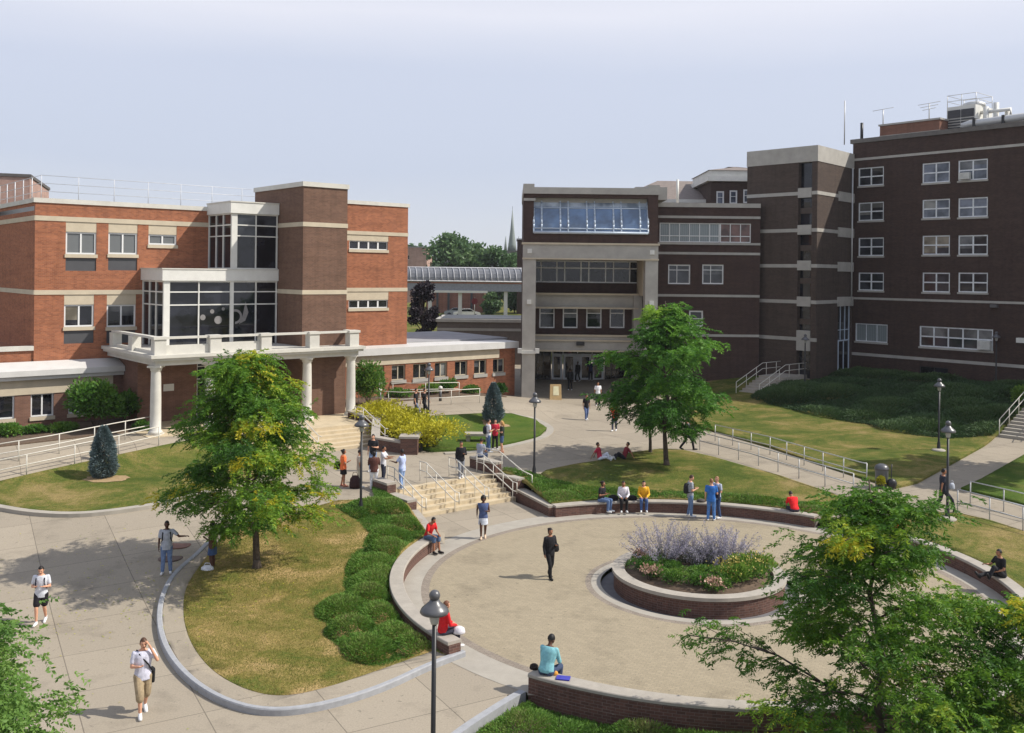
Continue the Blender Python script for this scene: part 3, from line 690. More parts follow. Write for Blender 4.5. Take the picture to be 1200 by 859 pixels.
for x in (0, 3.0, 5.95, 8.95, 11.6): rl_.fbox(fb, x - .06, x + .68, -.06, .61, 6.83, 6.97)
for a, b in ((.68, 2.94), (3.68, 5.89), (6.63, 8.89), (9.63, 11.54)): rl_.fbox(fb, a, b, .14, .42, 6.83, 6.95)
rl_.fbox(fl, .2, 6.9, .1, .4, 6.84, 6.96); rl_.fbox(fr2, .68, 4.0, .1, .4, 6.83, 6.95)
rl_.build('balustrade_rail', WCOL, lb)
m = MB(); m.fbox(fb, .62, 3.0, .2, .36, 6.03, 6.5); m.fbox(fb, 3.62, 5.95, .2, .36, 6.03, 6.55); m.fbox(fl, .8, 3.4, .18, .32, 6.03, 6.2); m.fbox(fl, 4.0, 6.9, .18, .32, 6.03, 6.2); m.build('balustrade_panel', WCOL, lb)
for i in range(5):
    p = LF(2.925 * i, 0)
    m = MB(); z0 = 1.8
    m.box(p.x - .36, p.x + .36, p.y - .36, p.y + .36, z0 - .1, z0 + .1)
    m.lathe((p.x, p.y, z0), [(.36, .1), (.38, .16), (.33, .24), (.285, .28), (.28, 1.2), (.275, 2.0), (.25, 3.3), (.25, 3.36), (.29, 3.4), (.29, 3.46), (.34, 3.54), (.34, 3.56)], 20)
    m.box(p.x - .35, p.x + .35, p.y - .35, p.y + .35, z0 + 3.56, z0 + 3.66); m.build('column', WCOL, lb)
# one-storey wings ---------------------------------------------------
wl_ = [f66.rect(*w) for w in ((-22, 464, 17, 492), (36, 461, 63, 488), (80, 458, 110, 484))]
m = MB(); m.wall(f66, -14, .45, .6, 4.6, wl_); m.build('left_wing_wall', PORCHB, lb)
m = MB(); m.fbox(f66, -14, -0.1, -.05, .06, 3.58, 4.48); m.build('wing_frieze', STONE, lb)
for w in wl_: window(lb, f66, *w, cols=2, rec=.14, sill=(.2, STONE), fw=.08, mw=.08, blind=.5)
m = MB(); m.prism([LF(-16, 6.1), LF(.42, 6.1), LF(.42, 7.48), LF(-16, 7.48)], 4.62, [4.92, 4.92, 5.3, 5.3]); m.prism([LF(-16, 6.28), LF(.42, 6.28), LF(.42, 6.58), LF(-16, 6.58)], 4.4, 4.619); m.build('wing_roof', LEDGE, lb)
f6 = FS(6.6)
hw = [(f6.px(u0, 440)[0], f6.px(u1, 440)[0]) for u0, u1 in ((443, 450), (459, 475), (484, 501), (509.5, 524), (533, 547.5), (555.5, 570), (577.5, 591))]
hw = [(a, b, 2.85, 3.92) for a, b in hw]
m = MB(); m.wall(f6, 13.2, 30.2, .4, 4.9, hw); m.build('right_wing_wall', ORANGE, lb)
m = MB(); m.fbox(f6, 13.2, 28.6, -.05, .06, 4.0, 4.72); m.build('wing_frieze', STONE, lb)
for w in hw: window(lb, f6, *w, cols=2, rec=.16, sill=(.24, GSTONE), fw=.07, mw=.07, fm=STONE, blind=.5)
m = MB(); m.prism([LF(12.3, 6.25), LF(30.3, 6.25), LF(31.5, 18), LF(20.75, 18), LF(20.75, 7.48), LF(12.3, 7.48)], 4.72, [5.2, 5.2, 5.3, 5.3, 5.3, 5.3]); m.build('wing_roof', LEDGE, lb)
m = MB(); m.prism([LF(20.85, 8.5), LF(31.0, 8.5), LF(31.3, 17.5), LF(20.85, 17.5)], 5.2, [5.36, 5.36, 5.4, 5.4]); m.build('roof_membrane', ROOFG, lb)
# roof guard rail
g = MB()
fg = FS(8.3)
for k in range(9): g.tube([fg.pt(-3.6 + k * 2.0, 0, 14.3), fg.pt(-3.6 + k * 2.0, 0, 15.75)], .02, 5)
for z in (14.85, 15.3, 15.75): g.tube([fg.pt(-3.6, 0, z), fg.pt(12.4, 0, z)], .017, 5); g.tube([(*LF(-3.6, 8.3), z), (*LF(-3.6, 20), z)], .017, 5)
for k in range(1, 7): g.tube([(*LF(-3.6, 8.3 + 2 * k), 14.3), (*LF(-3.6, 8.3 + 2 * k), 15.75)], .03, 5)
g.build('roof_guard_rail', M('rail_gray', (.55, .56, .58)), lb)
# brick building far left behind
fb_ = thing('brick_building', 'plain pinkish brown block with dark flat roof edge, behind the orange building', 'building', (*LF(-6, 27), 1))
q0 = D(-60, 205, 78).xy; q1 = D(35, 206, 80).xy
fq = Frame(q0, q1 - q0); L_ = (q1 - q0).length
m = MB(); m.wall(fq, 0, L_, 0, 18.0, (), back=14); m.build('wall', PINKB, fb_)
m = MB(); m.fbox(fq, -.1, L_ + .1, -.1, 14.1, 18.0, 18.25); m.build('roof', M('dark_edge', (0.1, 0.09, 0.085)), fb_)

# porch floor, stairs and planter wall -------------------------------
ps = thing('porch_stairs', 'pale stone steps climbing to the white columned porch', 'stairs', (*LF(7, -3), .9))
m = MB(); m.prism([LF(2.0, -3.1), LF(11.0, -3.1), LF(11.0, -.6), LF(13.2, -.6), LF(13.2, 4.2), LF(-.6, 4.2), LF(-.6, -.8), LF(2.0, -.8)], .4, 1.84); m.build('landing', STEPC, ps)
for k in range(5):
    m = MB(); s0 = -3.1 - (5 - k) * .42; m.prism([LF(2.0, s0), LF(11.0, s0), LF(11.0, s0 + .44), LF(2.0, s0 + .44)], .4, .9 + .15 * (k + 1)); m.build('step', STEPC, ps)
# planter wall on the right of the porch stairs, down to the pier
wp = [LF(11.3, -.7), LF(11.4, -3.4), Vector(G(440, 520, 1.2).xy), Vector(G(480, 527, 1.1).xy)]
r_ = thing('brick_garden_wall', 'brick planter wall with stone cap sloping from the porch to a square brick pier', 'wall', (*wp[0], .9))
m = MB(); c = MB()
for (p, q, za, zb) in ((wp[0], wp[1], 2.25, 2.1), (wp[1], wp[2], 2.1, 1.6), (wp[2], wp[3], 1.6, 1.5)):
    d = (q - p).normalized(); l = Vector((-d.y, d.x)) * .2
    m.prism([p - l, q - l, q + l, p + l], .3, [za - .1, zb - .1, zb - .1, za - .1]); l = l * 1.2
    c.prism([p - l, q - l, q + l, p + l], [za - .1, zb - .1, zb - .1, za - .1], [za, zb, zb, za])
m.build('brick_body', WALLB, r_); c.build('cap', CAPST, r_)
pp = wp[3]; m = MB(); m.box(pp.x - .45, pp.x + .45, pp.y - .4, pp.y + .5, .3, 1.75); m.build('pier', WALLB, r_)
m = MB(); m.box(pp.x - .52, pp.x + .52, pp.y - .47, pp.y + .57, 1.75, 1.86); m.build('pier_cap', CAPST, r_)
for a, lab in ((6.6, 'pale handrail on the porch stairs, mostly behind the left tree'), (10.7, 'pale handrail beside the planter wall on the porch stairs')):
    P = lambda s, z: Vector((*LF(a, s), z)); t = thing('stair_handrail', lab, 'handrail', P(-3, 1.8))
    for q in (.9, .5):
        m = MB(); m.tube([P(-2.2, 1.8 + q), P(-3.1, 1.8 + q), P(-5.4, .95 + q), P(-5.7, .95 + q)], .026, 6); m.build('rail', RAILP, t)
    for s, z in ((-2.2, 1.8), (-3.1, 1.8), (-4.2, 1.35), (-5.4, .9)): m = MB(); m.tube([P(s, z - .1), P(s, z + .9)], .024, 6); m.build('post', RAILP, t)
# ramp rails on the left
RZ = lambda p: Vector((p.x, p.y, H(p.x, p.y)))
railing('ramp_railing', 'pale pipe railing along the back of the ramp to the porch, beside the shrubs', [T(-30, 550), T(60, 534), T(130, 519), T(178, 509)], .95, (.95, .5), 2.0, mat=RAILP)
railing('ramp_railing', 'pale pipe railing along the lawn side of the ramp, behind the small spruce', [T(-30, 571), T(60, 551), T(120, 538), T(186, 522)], .95, (.95, .5), 2.0, mat=RAILP)
# ramp rails right, in front of the wing
railing('ramp_railing', 'long pale pipe railing on the walk beyond the yellow shrubs', [T(420, 474), T(470, 477), T(520, 475), T(562, 472)], .95, (.95, .5), 2.2, mat=RAILP)
railing('ramp_railing', 'short pale pipe railing nearer the brick wing, behind the two men in dark tees', [T(424, 462), T(480, 465), T(538, 464)], .95, (.95, .5), 2.2, mat=RAILP)
# ================================================================== MIDDLE BUILDING
mb_ = thing('academic_building', 'maroon brick entrance building with gray stone frame and blue slanted top floor glazing', 'building', (6, 76, 1))
MX = Vector((1, 0))
def MF(y): return Frame((0, y), MX)
m74, m79, m82, w79 = MF(74.0), MF(78.6), MF(82.5), MF(79.0)
Z = lambda fr, u, v: fr.px(u, v)[1]
Xm = lambda fr, u, v=320: fr.px(u, v)[0]
xl, xr = Xm(m74, 613), Xm(m74, 770.5)
zt = Z(m74, 690, 220)
def box2(m, x0, x1, y0, y1, z0, z1): m.box(x0, x1, y0, y1, z0, z1)
# top storey brick with the big glazing opening
gx0, gx1, gz0, gz1 = m74.rect(625.6, 232, 759.5, 273.5)
zent1, zent0 = Z(m74, 690, 287), Z(m74, 690, 303)
m = MB(); m.wall(m74, xl, xr, zent1, zt - .5, [(gx0, gx1, gz0, gz1)], .5, back=12)
# recessed storeys
h3 = m79.rect(625, 305.5, 748, 331.5)
h2 = [m79.rect(a, 360.5, b, 384.5) for a, b in ((632, 650), (659.5, 677), (687, 705), (714.5, 732))]
xin0, xin1 = xl + .9, xr - .85
zw0 = Z(m79, 690, 392); 
m.wall(m79, xin0, xin1 + 1, zw0, zent0 + .2, [h3] + h2, .2)
m.box(xl + .02, xl + .3, 74.8, 86, .6, zent1); m.box(xr - .3, xr - .02, 74.8, 86, .6, zent1)
m.build('brick_wall', MIDB, mb_)
m = MB(); m.box(xl - .05, xl + .8, 73.9, 86, zt - .5, zt + .25); m.box(xl + .8, xr - .8, 73.9, 74.4, zt - .5, zt); m.box(xr - .8, xr + .1, 73.9, 75.5, zt - .5, zt + .25); m.box(xl - .03, xl + 0.9, 73.95, 74.1, Z(m74, 690, 236), Z(m74, 690, 233)); m.build('parapet', GSTONE, mb_)
m = MB(); m.box(xl + .1, xr - .1, 74.4, 85.9, zt - .6, zt - .45); m.build('roof', ROOFG, mb_)
# blue greenhouse glazing, leaning back
fo = MB(); gl = MB(); gt = MB(); topy = .9
P = lambda x, t, o=0: Vector((x, 73.92 + topy * t ** 2.2 - o, gz0 + (gz1 - gz0) * t))
N = 8
for i in range(N):
    (gt if i >= 6 else gl).quad(P(gx0, i / N), P(gx1, i / N), P(gx1, (i + 1) / N), P(gx0, (i + 1) / N))
wx = gx1 - gx0; big, sm = wx / 9 * 1.42, wx / 9 * .6
cuts = [gx0]; 
for k in range(9): cuts.append(cuts[-1] + (sm if k % 2 == 0 else big) * wx / (5 * sm + 4 * big))
for c in cuts:
    for i in range(N): fo.tube([P(c, i / N, .02), P(c, (i + 1) / N, .02)], .075, 4)
for t, r in ((0.02, .12), (.13, .05), (.72, .045), (.99, .1)): fo.tube([P(gx0, t, .03), P(gx1, t, .03)], r, 4)
go = fo.build('glazing_frame', BFRAME, mb_); gl.build('pane', BGLASS, go); gt.build('pane', SKYGLASS, go)
m = MB(); m.box(gx0, gx1, 74.6, 75.0, gz0 - .1, gz1 + .3); m.build('glazing_back_wall', GSTONE, mb_)
# stone frame
m = MB()
m.box(xl - .02, xl + .98, 73.85, 75.0, .7, zent0); m.box(xr - .95, xr + .02, 73.85, 75.0, .7, zent0)
m.box(xl - .02, xr + .02, 73.8, 75.0, zent0, zent1)
zb1, zb0 = Z(m79, 690, 345), Z(m79, 690, 360); 
m.box(xl + .99, xr - .96, 77.9, 78.55, zb0, zb1)
zc1, zc0 = Z(m79, 690, 393), Z(m79, 690, 410)
m.box(xl + .99, xr - .96, 77.6, 82.0, zc0, zc1)
xp0, xp1 = Xm(m79, 741), Xm(m79, 751)
m.box(xp0, xp1, 77.5, 78.5, .8, zb1 + .1)
m.build('stone_frame', GSTONE, mb_)
m = MB(); m.box(xr - 0.99, xr - .952, 75.003, 78.6, zb1, zent0 - .003); m.build('sun_toned_reveal', STONE, mb_)  # warm stone panel paints sunlight onto the pilaster's inner face
m = MB(); m.box(xl - .12, xr + .12, 73.7, 74.9, zent1, zent1 + .14); m.box(xl - .06, xr + .06, 73.76, 74.9, zent0 - .1, zent0 + .02)
for z in (zb1 - .02, zb0 - .1, zc1 - .02, zc1 - .42, zc0 - .08): m.box(xl + 1.0, xr - .97, 77.45, 77.95, z, z + .13)
m.build('stone_moulding', STONE, mb_)
m = MB()
for x in (xl + .48, xr - .46):
    for z in ((zent0 + zent1) / 2, (zb0 + zb1) / 2): m.lathe((x, 0, 0), [(0.01, 0)], 4) if False else m.box(x - .17, x + .17, 73.72, 73.86, z - .17, z + .17)
m.build('wall_light', WHITE, mb_)
m = MB()
for z in (Z(m74, 617, 412),): m.box(xl - .35, xl - .03, 73.6, 74.2, z - .1, z + .25); m.box(xl + .99, xl + 1.3, 73.6, 74.2, z - .1, z + .25); m.box(xl - .08, xl + 1.04, 73.72, 73.85, z - .15, z + .1)
m.build('pillar_lamp', WHITE, mb_)
xs = [h3[0]]
pat = [.035, .145, .08, .145, .08, .15, .08, .15, .08]
cx_ = []
acc = 0
for f in (0.075, .225, .30, .455, .53, .69, .765, .92): cx_.append(h3[0] + (h3[1] - h3[0]) * f)
window(mb_, m79, *h3, xs=cx_, rows=(.66,), rec=.16, fm=WFRAME, fw=.1, mw=.09, blind=.0)
for h in h2: window(mb_, m79, *h, cols=1, rows=(.72,), rec=.16, fm=WFRAME, fw=.1, mw=.07, blind=.7)
# doors
zd0 = 1.42
m = MB(); m.wall(m82, xin0 - .5, xin1 + 1, .6, zc0 + .2, [(Xm(m82, 622), Xm(m82, 742), zd0, zc0 - .02)], .1); m.build('entrance_wall', MIDB, mb_)
ed = MB(); m82b = MF(82.6); zdt = zc0 - .02
def ex(u): return Xm(m82b, u)
window(mb_, m82b, ex(622), ex(647), zd0, zdt, xs=[ex(630), ex(638)], rows=(.3,), rec=0.1, fm=BLACK, name='sidelight')
window(mb_, m82b, ex(710), ex(742), zd0, zdt, xs=[ex(718), ex(724), ex(733)], rows=(.3,), rec=0.1, fm=BLACK, name='sidelight')
for i, (a, b) in enumerate(((648, 660), (661.5, 675), (681, 694), (695.5, 708.5))):
    d = window(mb_, m82b, ex(a), ex(b), zd0, zdt - .75, cols=1, rec=.1, fm=GFRAME, fw=.16, name='entrance_door')
    k = MB(); k.fbox(m82b, ex(b) - .3, ex(b) - .25, -.06, -.01, zd0 + .9, zd0 + 1.3); k.build('handle', STEEL, d)
window(mb_, m82b, ex(648), ex(708.5), zdt - .75, zdt, xs=[ex(661), ex(678), ex(695)], rec=.1, fm=GFRAME, fw=.1, name='transom_window')
m = MB(); m.fbox(m82b, ex(675), ex(681), .0, .1, zd0, zdt - .75); m.build('door_post', GFRAME, mb_)
m = MB(); zq = Z(MF(77.4), 681, 403); xq = Xm(MF(77.4), 681); m.box(xq - .32, xq + .32, 77.25, 77.6, zq - .13, zq + .16); m.build('entrance_lamp', BLACK, mb_)
# side wing towards the dark tower
x0w, x1w = xr - .1, 20.3
zwt = Z(w79, 822, 238)
hs = w79.rect(773, 261.5, 880, 284); 
hm = [w79.rect(783, 310, 809, 333), w79.rect(823, 310, 848, 333)]
hl = [w79.rect(776, 364, 790, 383), w79.rect(807.5, 364, 824, 383)]
m = MB(); m.wall(w79, x0w, x1w, .6, zwt - .35, [(max(hs[0], x0w + .1), min(hs[1], x1w), hs[2], hs[3])] + hm + hl, .2, back=12); m.build('wing_wall', MIDB, mb_)
m = MB(); m.fbox(w79, x0w, x1w, -.1, 12, zwt - .35, zwt)
for v in (254.5, 297, 346.5, 393): z = Z(w79, 822, v); m.fbox(w79, x0w, x1w, -.06, .1, z - .1, z + .1)
z = hs[2]; m.fbox(w79, x0w, x1w, -.1, .15, z - .2, z - .02); m.build('stone_band', GSTONE, mb_)
window(mb_, w79, max(hs[0], x0w + .1), Xm(w79, 843), hs[2], hs[3], cols=6, rows=(.33,), rec=.12, pm=PGLASS, mw=.06)
window(mb_, w79, Xm(w79, 843.5), min(hs[1], x1w), hs[2], hs[3], cols=3, rows=(.33,), rec=.12, pm=glass_mat('glass_painted_reflection', (.12, .06, .05)), mw=.06)  # right panes: brick reflection painted as a reddish base colour
for h in hm: window(mb_, w79, *h, xs=[h[0] + (h[1] - h[0]) * .4], rows=(.72,), rec=.14, fw=.1, pm=MGLASS, blind=.8)
for h in hl: window(mb_, w79, *h, cols=1, rows=(.5,), rec=.14, fw=.12)
m = MB(); m.box(xr - 1.5, xr + 1.0, 76, 80, zwt, zwt + 1.0); m.build('roof_kerb', GSTONE, mb_)
m = MB(); p = D(794, 222, 80); m.tube([(p.x, p.y, zwt), (p.x, p.y, zwt + 2.0)], .12, 8); m.build('roof_vent', WHITE, mb_)

# old building with hip roofs behind
ob = thing('old_building', 'older brick building with brown hipped roof and white cornice rising behind the entrance building', 'building', (16, 105, 1))
SHING = M('brown_shingles', (0.2, 0.165, 0.145), .9, .2, 2)
def hip(x0, x1, y0, y1, z0, z1, ins):
    m = MB(); ym = (y0 + y1) / 2
    v = [(x0, y0, z0), (x1, y0, z0), (x1, y1, z0), (x0, y1, z0), (x0 + ins, ym, z1), (x1 - ins, ym, z1)]
    m.add(v, [(0, 1, 5, 4), (1, 2, 5), (2, 3, 4, 5), (3, 0, 4), (3, 2, 1, 0)]); return m
fo_ = MF(100)
a = D(727, 222, 100); b = D(870, 236, 100); c = D(753, 211, 104)
m = MB(); m.box(a.x, b.x + 1.5, 100, 116, 1, a.z - 1.0); m.build('wall', FARB, ob)
hip(a.x - .5, b.x + 2, 99.5, 116, a.z - 1.0, c.z + .3, 5.5).build('roof', SHING, ob)
m = MB(); m.box(a.x - .5, b.x + 2, 99.3, 99.6, a.z - 1.35, a.z - 1.0); m.build('eaves', WHITE, ob)
p, q = D(833, 210, 97), D(900, 238, 97)
fw_ = Frame((p.x, 97), MX)
hd = [fw_.rect(839.5, 224, 848.5, 240), fw_.rect(855, 223, 864, 239), fw_.rect(871, 222, 880, 238)]
m = MB(); m.wall(fw_, 0, q.x - p.x, 1, p.z - .2, hd, .15, back=9); m.build('dormer_wall', RIGHTB, ob)
for h in hd:
    window(ob, fw_, *h, cols=1, rows=(.55,), rec=.1, fw=.14, pm=CURT)
m = MB(); m.fbox(fw_, -.4, q.x - p.x, -.4, 9, p.z - .2, p.z + .25); m.fbox(fw_, -.15, q.x - p.x, -.15, 9, p.z + .25, p.z + .9); m.build('cornice', WHITE, ob)
hip(p.x - .3, q.x + 1, 96.7, 106.3, p.z + .9, D(866, 195, 101).z, 4).build('dormer_roof', SHING, ob)

# ================================================================== RIGHT BUILDING
rb = thing('brick_building', 'tall dark brick building with rows of white windows and a jutting stone banded stair tower', 'building', (32, 78, 2))
Lc, Cc = Vector((19.6, 80.7)), Vector((24.0, 76.0)); Rc = Vector((28.75, 81.4))
fA, fB = Frame(Lc, Cc - Lc), Frame(Cc, Rc - Cc)
LA, LB = (Cc - Lc).length, (Rc - Cc).length
fW = Frame(W0, Vector((0.643, -0.766)))
ztw = 20.86; zpar = Z(fA, 916, 187) 
ZA = lambda v: Z(fA, 916, v)
sx0, sx1 = Xm(fA, 934.5), Xm(fA, 950.5)
zbands = [ZA(228), ZA(270.5), ZA(311.5), ZA(353), ZA(396)]
m = MB(); m.wall(fA, 0, LA, .8, 20.0, [(sx0, sx1, 1.2, 19.75)], .45)
dx0, dx1 = Xm(fB, 982.5), Xm(fB, 998)
zdoor1 = Z(fB, 990, 357); zdoor0 = Z(fB, 990, 434.5)
m.wall(fB, 0, LB, .8, 20.0, [(dx0, dx1, zdoor0, zdoor1)], .3)
m.quad((Lc.x, Lc.y, .8), (Lc.x, Lc.y, 20), (Lc.x + 6, Lc.y + 6, 20), (Lc.x + 6, Lc.y + 6, .8)); m.build('tower_wall', TOWER2B, rb)
m = MB(); cen = (Lc + Rc) / 2
m.prism([Lc + (Lc - cen) * .012, Cc + (Cc - cen) * .012, Rc + (Rc - cen) * .012, Rc + Vector((-3, 4)), Lc + Vector((3, 3))], 19.6, 20.86); m.build('tower_parapet', GSTONE, rb)
m = MB()
for z in zbands: m.fbox(fA, 0.0, sx0, -.05, .1, z - .14, z + .14); m.fbox(fA, sx1, LA + .03, -.05, .1, z - .14, z + .14)
for z in zbands[:4]: m.fbox(fB, 0.03, LB, -.045, .1, z - .14, z + .14)
m.build('tower_band', GSTONE, rb)
m = MB()
for i, z in enumerate(zbands): m.fbox(fA, sx0 + .01, sx1 - .01, -.09, .3, z - (.9 if i == 4 else .35), z + (.7 if i == 4 else .42))
for z in zbands[:4]: m.fbox(fB, dx0 - .2, LB, -.1, .3, z - .4, z + .38)
m.build('stone_block', GSTONE, rb)
m = MB(); m.quad(fA.pt(sx0, .44, 1.2), fA.pt(sx1, .44, 1.2), fA.pt(sx1, .44, 19.75), fA.pt(sx0, .44, 19.75)); so = m.build('slot_window', DGLASS, rb)
m = MB()
for v in (246, 289, 327, 374): z = ZA(v); m.fbox(fA, sx0 + .02, sx1 - .02, .3, .43, z - .35, z + .1)
m.build('slot_spandrel', M('bronze_spandrel', (.07, .05, .04), .5), so)
dw = window(rb, fB, dx0, dx1, zdoor0, zdoor1, cols=3, rows=(.45, .62), rec=.2, fm=BFRAME, fw=.1, pm=MGLASS, name='tower_glazing')
window(rb, fB, dx0 + .25, dx1 - .25, zdoor0, zdoor0 + 2.6, cols=2, rec=.1, fm=BFRAME, fw=.1, pm=DGLASS, name='side_door')
m = MB(); m.tube([fB.pt(LB - .5, -.12, 19.6), fB.pt(LB - .5, -.12, zdoor1)], .07, 6); m.build('downpipe', STEEL, rb)
zmt = Z(fW, 1100, 158); LWall = 30.0
holes = []
rows1 = ((196, 217.5), (237, 258.5), (278.5, 300), (319.5, 340.5)); rows2 = ((190.5, 214), (233.5, 255.5), (276, 298.5), (319.5, 342.5)); rows3 = ((187, 211), (231.5, 254.3), (275.5, 298.5), (319.5, 342.8))
for (u0, u1), rw in (((1006, 1035.6), rows1), ((1081, 1113), rows2), ((1123, 1157.5), rows3)):
    for v0, v1 in rw: holes.append(fW.rect(u0, v0, u1, v1))
# more windows of the same rows beyond the frame edge
dxc = holes[8][0] - holes[4][0]
low = [fW.rect(1000.5, 379.5, 1040, 400.6), fW.rect(1077.6, 384, 1163.7, 408.6), fW.rect(1077, 430, 1111, 441)]
low[0] = (max(.3, low[0][0]), *low[0][1:])
off = [(h[0] + 9.0, h[1] + 9.0, h[2], h[3]) for h in holes[4:12]]
m = MB(); m.wall(fW, -.1, LWall, .6, zmt, holes + low + off, .2, back=16); m.build('brick_wall', RIGHTB, rb)
m = MB(); m.fbox(fW, -.3, LWall, -.12, 16, zmt, zmt + .35); m.build('roof_parapet', M('dark_coping', (.13, .12, .11), .8), rb)
m = MB()
for u, v, hh in ((1100, 178.5, .1), (1100, 352.3, .09), (1100, 422, .12)): z = Z(fW, u, v); m.fbox(fW, 0, LWall, -.05, .1, z - hh, z + hh)
m.build('stone_band', GSTONE, rb)
WSET = M('pale_window_paint', (.66, .68, .7), .45)
for i, h in enumerate(holes + off): window(rb, fW, *h, cols=2, rows=(.5,), rec=.1, fw=.09, mw=.1, fm=WSET, pm=(CURT if i in (4, 8, 5, 9) else MGLASS), sill=(.14, GSTONE), blind=.6)
window(rb, fW, *low[0], cols=3, rec=.1, fw=.08, fm=WSET, pm=PGLASS, sill=(.15, GSTONE)); window(rb, fW, *low[1], cols=5, rows=(.5,), rec=.1, fw=.1, mw=.1, fm=WSET, pm=MGLASS, sill=(.15, GSTONE), blind=1); window(rb, fW, *low[2], cols=2, rec=.15, fm=BLACK)
def acunit(x0, x1, z0, z1):
    m = MB(); m.fbox(fW, x0, x1, -.3, .08, z0, z1)
    for k in range(5): m.fbox(fW, x0 + .05, x1 - .05, -.32, -.3, z0 + (z1 - z0) * (k + .3) / 5, z0 + (z1 - z0) * (k + .6) / 5)
    m.build('air_conditioner', M('ac_case', (.55, .55, .52), .5), rb)
h = holes[8]; acunit(h[0] + .15, h[0] + .95, h[2] + .08, h[2] + .6)
h = low[1]; acunit(h[1] - 1.05, h[1] - .12, h[2] + .08, h[2] + .75)
z = Z(fW, 1197, 399); m = MB(); x = Xm(fW, 1194, 400); m.fbox(fW, x, x + 1.0, -.5, 0, z - .15, z + .2); m.build('wall_light', WHITE, rb)
z = Z(fW, 1166, 358.5); x = Xm(fW, 1166, 358); m = MB(); m.fbox(fW, x - .25, x + .25, -.3, 0, z - .12, z + .12); m.build('wall_light', LAMPG, rb)
# penthouse
fp = Frame((W0 + Vector((0.643, -0.766)) * 0 + Vector((.766, .643)) * 5), Vector((0.643, -0.766)))
x0, x1 = Xm(fp, 1031, 160), Xm(fp, 1101, 150); zt_ = Z(fp, 1066, 144)
m = MB(); m.prism([fp.pt(x0, 0, 0).xy, fp.pt(x1, 0, 0).xy, fp.pt(x1, 5, 0).xy, fp.pt(x0, 5, 0).xy], zmt, zt_); m.build('penthouse', brick('penthouse_brick', (.24, .11, .07), (.2, .09, .06), (.2, .14, .11)), rb)
m = MB(); m.fbox(fp, x0 - .1, x1 + .1, -.1, 5.1, zt_, zt_ + .15); zz = Z(fp, 1066, 157); m.fbox(fp, x0 - .03, x1 + .03, -.03, 5, zz - .06, zz + .1); m.build('penthouse_coping', GSTONE, rb)
hh = fp.rect(1074, 157, 1087, 166); m = MB(); m.fbox(fp, hh[0], hh[1], -.06, 0, zmt, hh[3]); w_ = m.build('penthouse_window', WSET, rb); m = MB(); m.fbox(fp, hh[0] + .12, hh[1] - .12, -.08, -.062, zmt, hh[3] - .12); m.build('pane', DGLASS, w_)
# cooling tower
ct = thing('cooling_tower', 'white louvred rooftop cooling tower with guard rail and pipes beside the brick penthouse', 'cooling unit', fp.pt(x1 + 2, 1, zmt))
fc = Frame(fp.pt(0, 1.5, 0).xy, Vector((0.643, -0.766)))
c0, c1 = Xm(fc, 1109.5, 140), Xm(fc, 1143, 140); zc_t = Z(fc, 1127, 124)
m = MB(); m.fbox(fc, c0, c1, 0, 3.2, zmt + .3, zc_t); m.build('casing', WHITE, ct)
m = MB()
for k in range(9):
    z = zmt + .9 + k * (zc_t - zmt - 1.2) / 9
    m.fbox(fc, c0 + .1, (c0 + c1) / 2 - .04, -.08, -.02, z, z + (zc_t - zmt - 1.2) / 9 * (.55 if k < 6 else .98)); m.fbox(fc, (c0 + c1) / 2 + .04, c1 - .1, -.08, -.02, z, z + (zc_t - zmt - 1.2) / 9 * (.55 if k < 6 else .98))
m.build('louvre', M('louvre_dark', (.045, .045, .05), .5), ct)
m = MB()
for x in (c0, (c0 + c1) / 2, c1, ): m.tube([fc.pt(x, .1, zc_t), fc.pt(x, .1, zc_t + 1.0)], .03, 4); m.tube([fc.pt(x, 3.1, zc_t), fc.pt(x, 3.1, zc_t + 1.0)], .03, 4)
for z in (.5, 1.0): m.tube([fc.pt(c0, .1, zc_t + z), fc.pt(c1, .1, zc_t + z), fc.pt(c1, 3.1, zc_t + z), fc.pt(c0, 3.1, zc_t + z), fc.pt(c0, .1, zc_t + z)], .025, 4)
m.build('guard_rail', STEEL, ct)
m = MB(); m.lathe(fc.pt((c0 + c1) / 2 + .4, 1.5, zc_t), [(.9, 0), (.9, .3), (.5, .45), (.15, .5)], 14); m.build('fan_cowl', STEEL, ct)
m = MB()
for k, (x, z1) in enumerate(((c1 + .5, zc_t - .2), (c1 + 1.2, zc_t + .1), (c1 + 2.0, zc_t - .7))): m.tube([fc.pt(x, .8 + k * .3, zmt), fc.pt(x, .8 + k * .3, z1)], .22, 8)
m.tube([fc.pt(c1, 1, zc_t - .6), fc.pt(c1 + 2.4, 1, zc_t - .6), fc.pt(c1 + 2.4, 1, zc_t - 1.3)], .16, 8); m.fbox(fc, c1 + .2, c1 + 1.6, .6, 2.6, zmt, zmt + 1.5)
m.build('pipe', WHITE, ct)
dpz = zmt + .75
dd = thing('roof_duct', 'long silver duct lying along the roof edge right of the cooling tower', 'duct', fp.pt(x1 + 3, -3, zmt + .3))
fd = Frame(fp.pt(0, -3.6, 0).xy, Vector((0.643, -0.766))); xa = Xm(fd, 1128, 150)
m = MB(); m.tube([fd.pt(xa, 0, dpz - .1), fd.pt(xa + .6, 0, dpz + .05), fd.pt(xa + 9, 0, dpz + .25)], .3, 12); m.build('duct', STEEL, dd)
m = MB()
for k in range(4): m.fbox(fd, xa + .9 + k * 2.2, xa + 1.1 + k * 2.2, -.33, .33, zmt + .3, dpz + .42)
m.build('bracket', BLACK, dd)
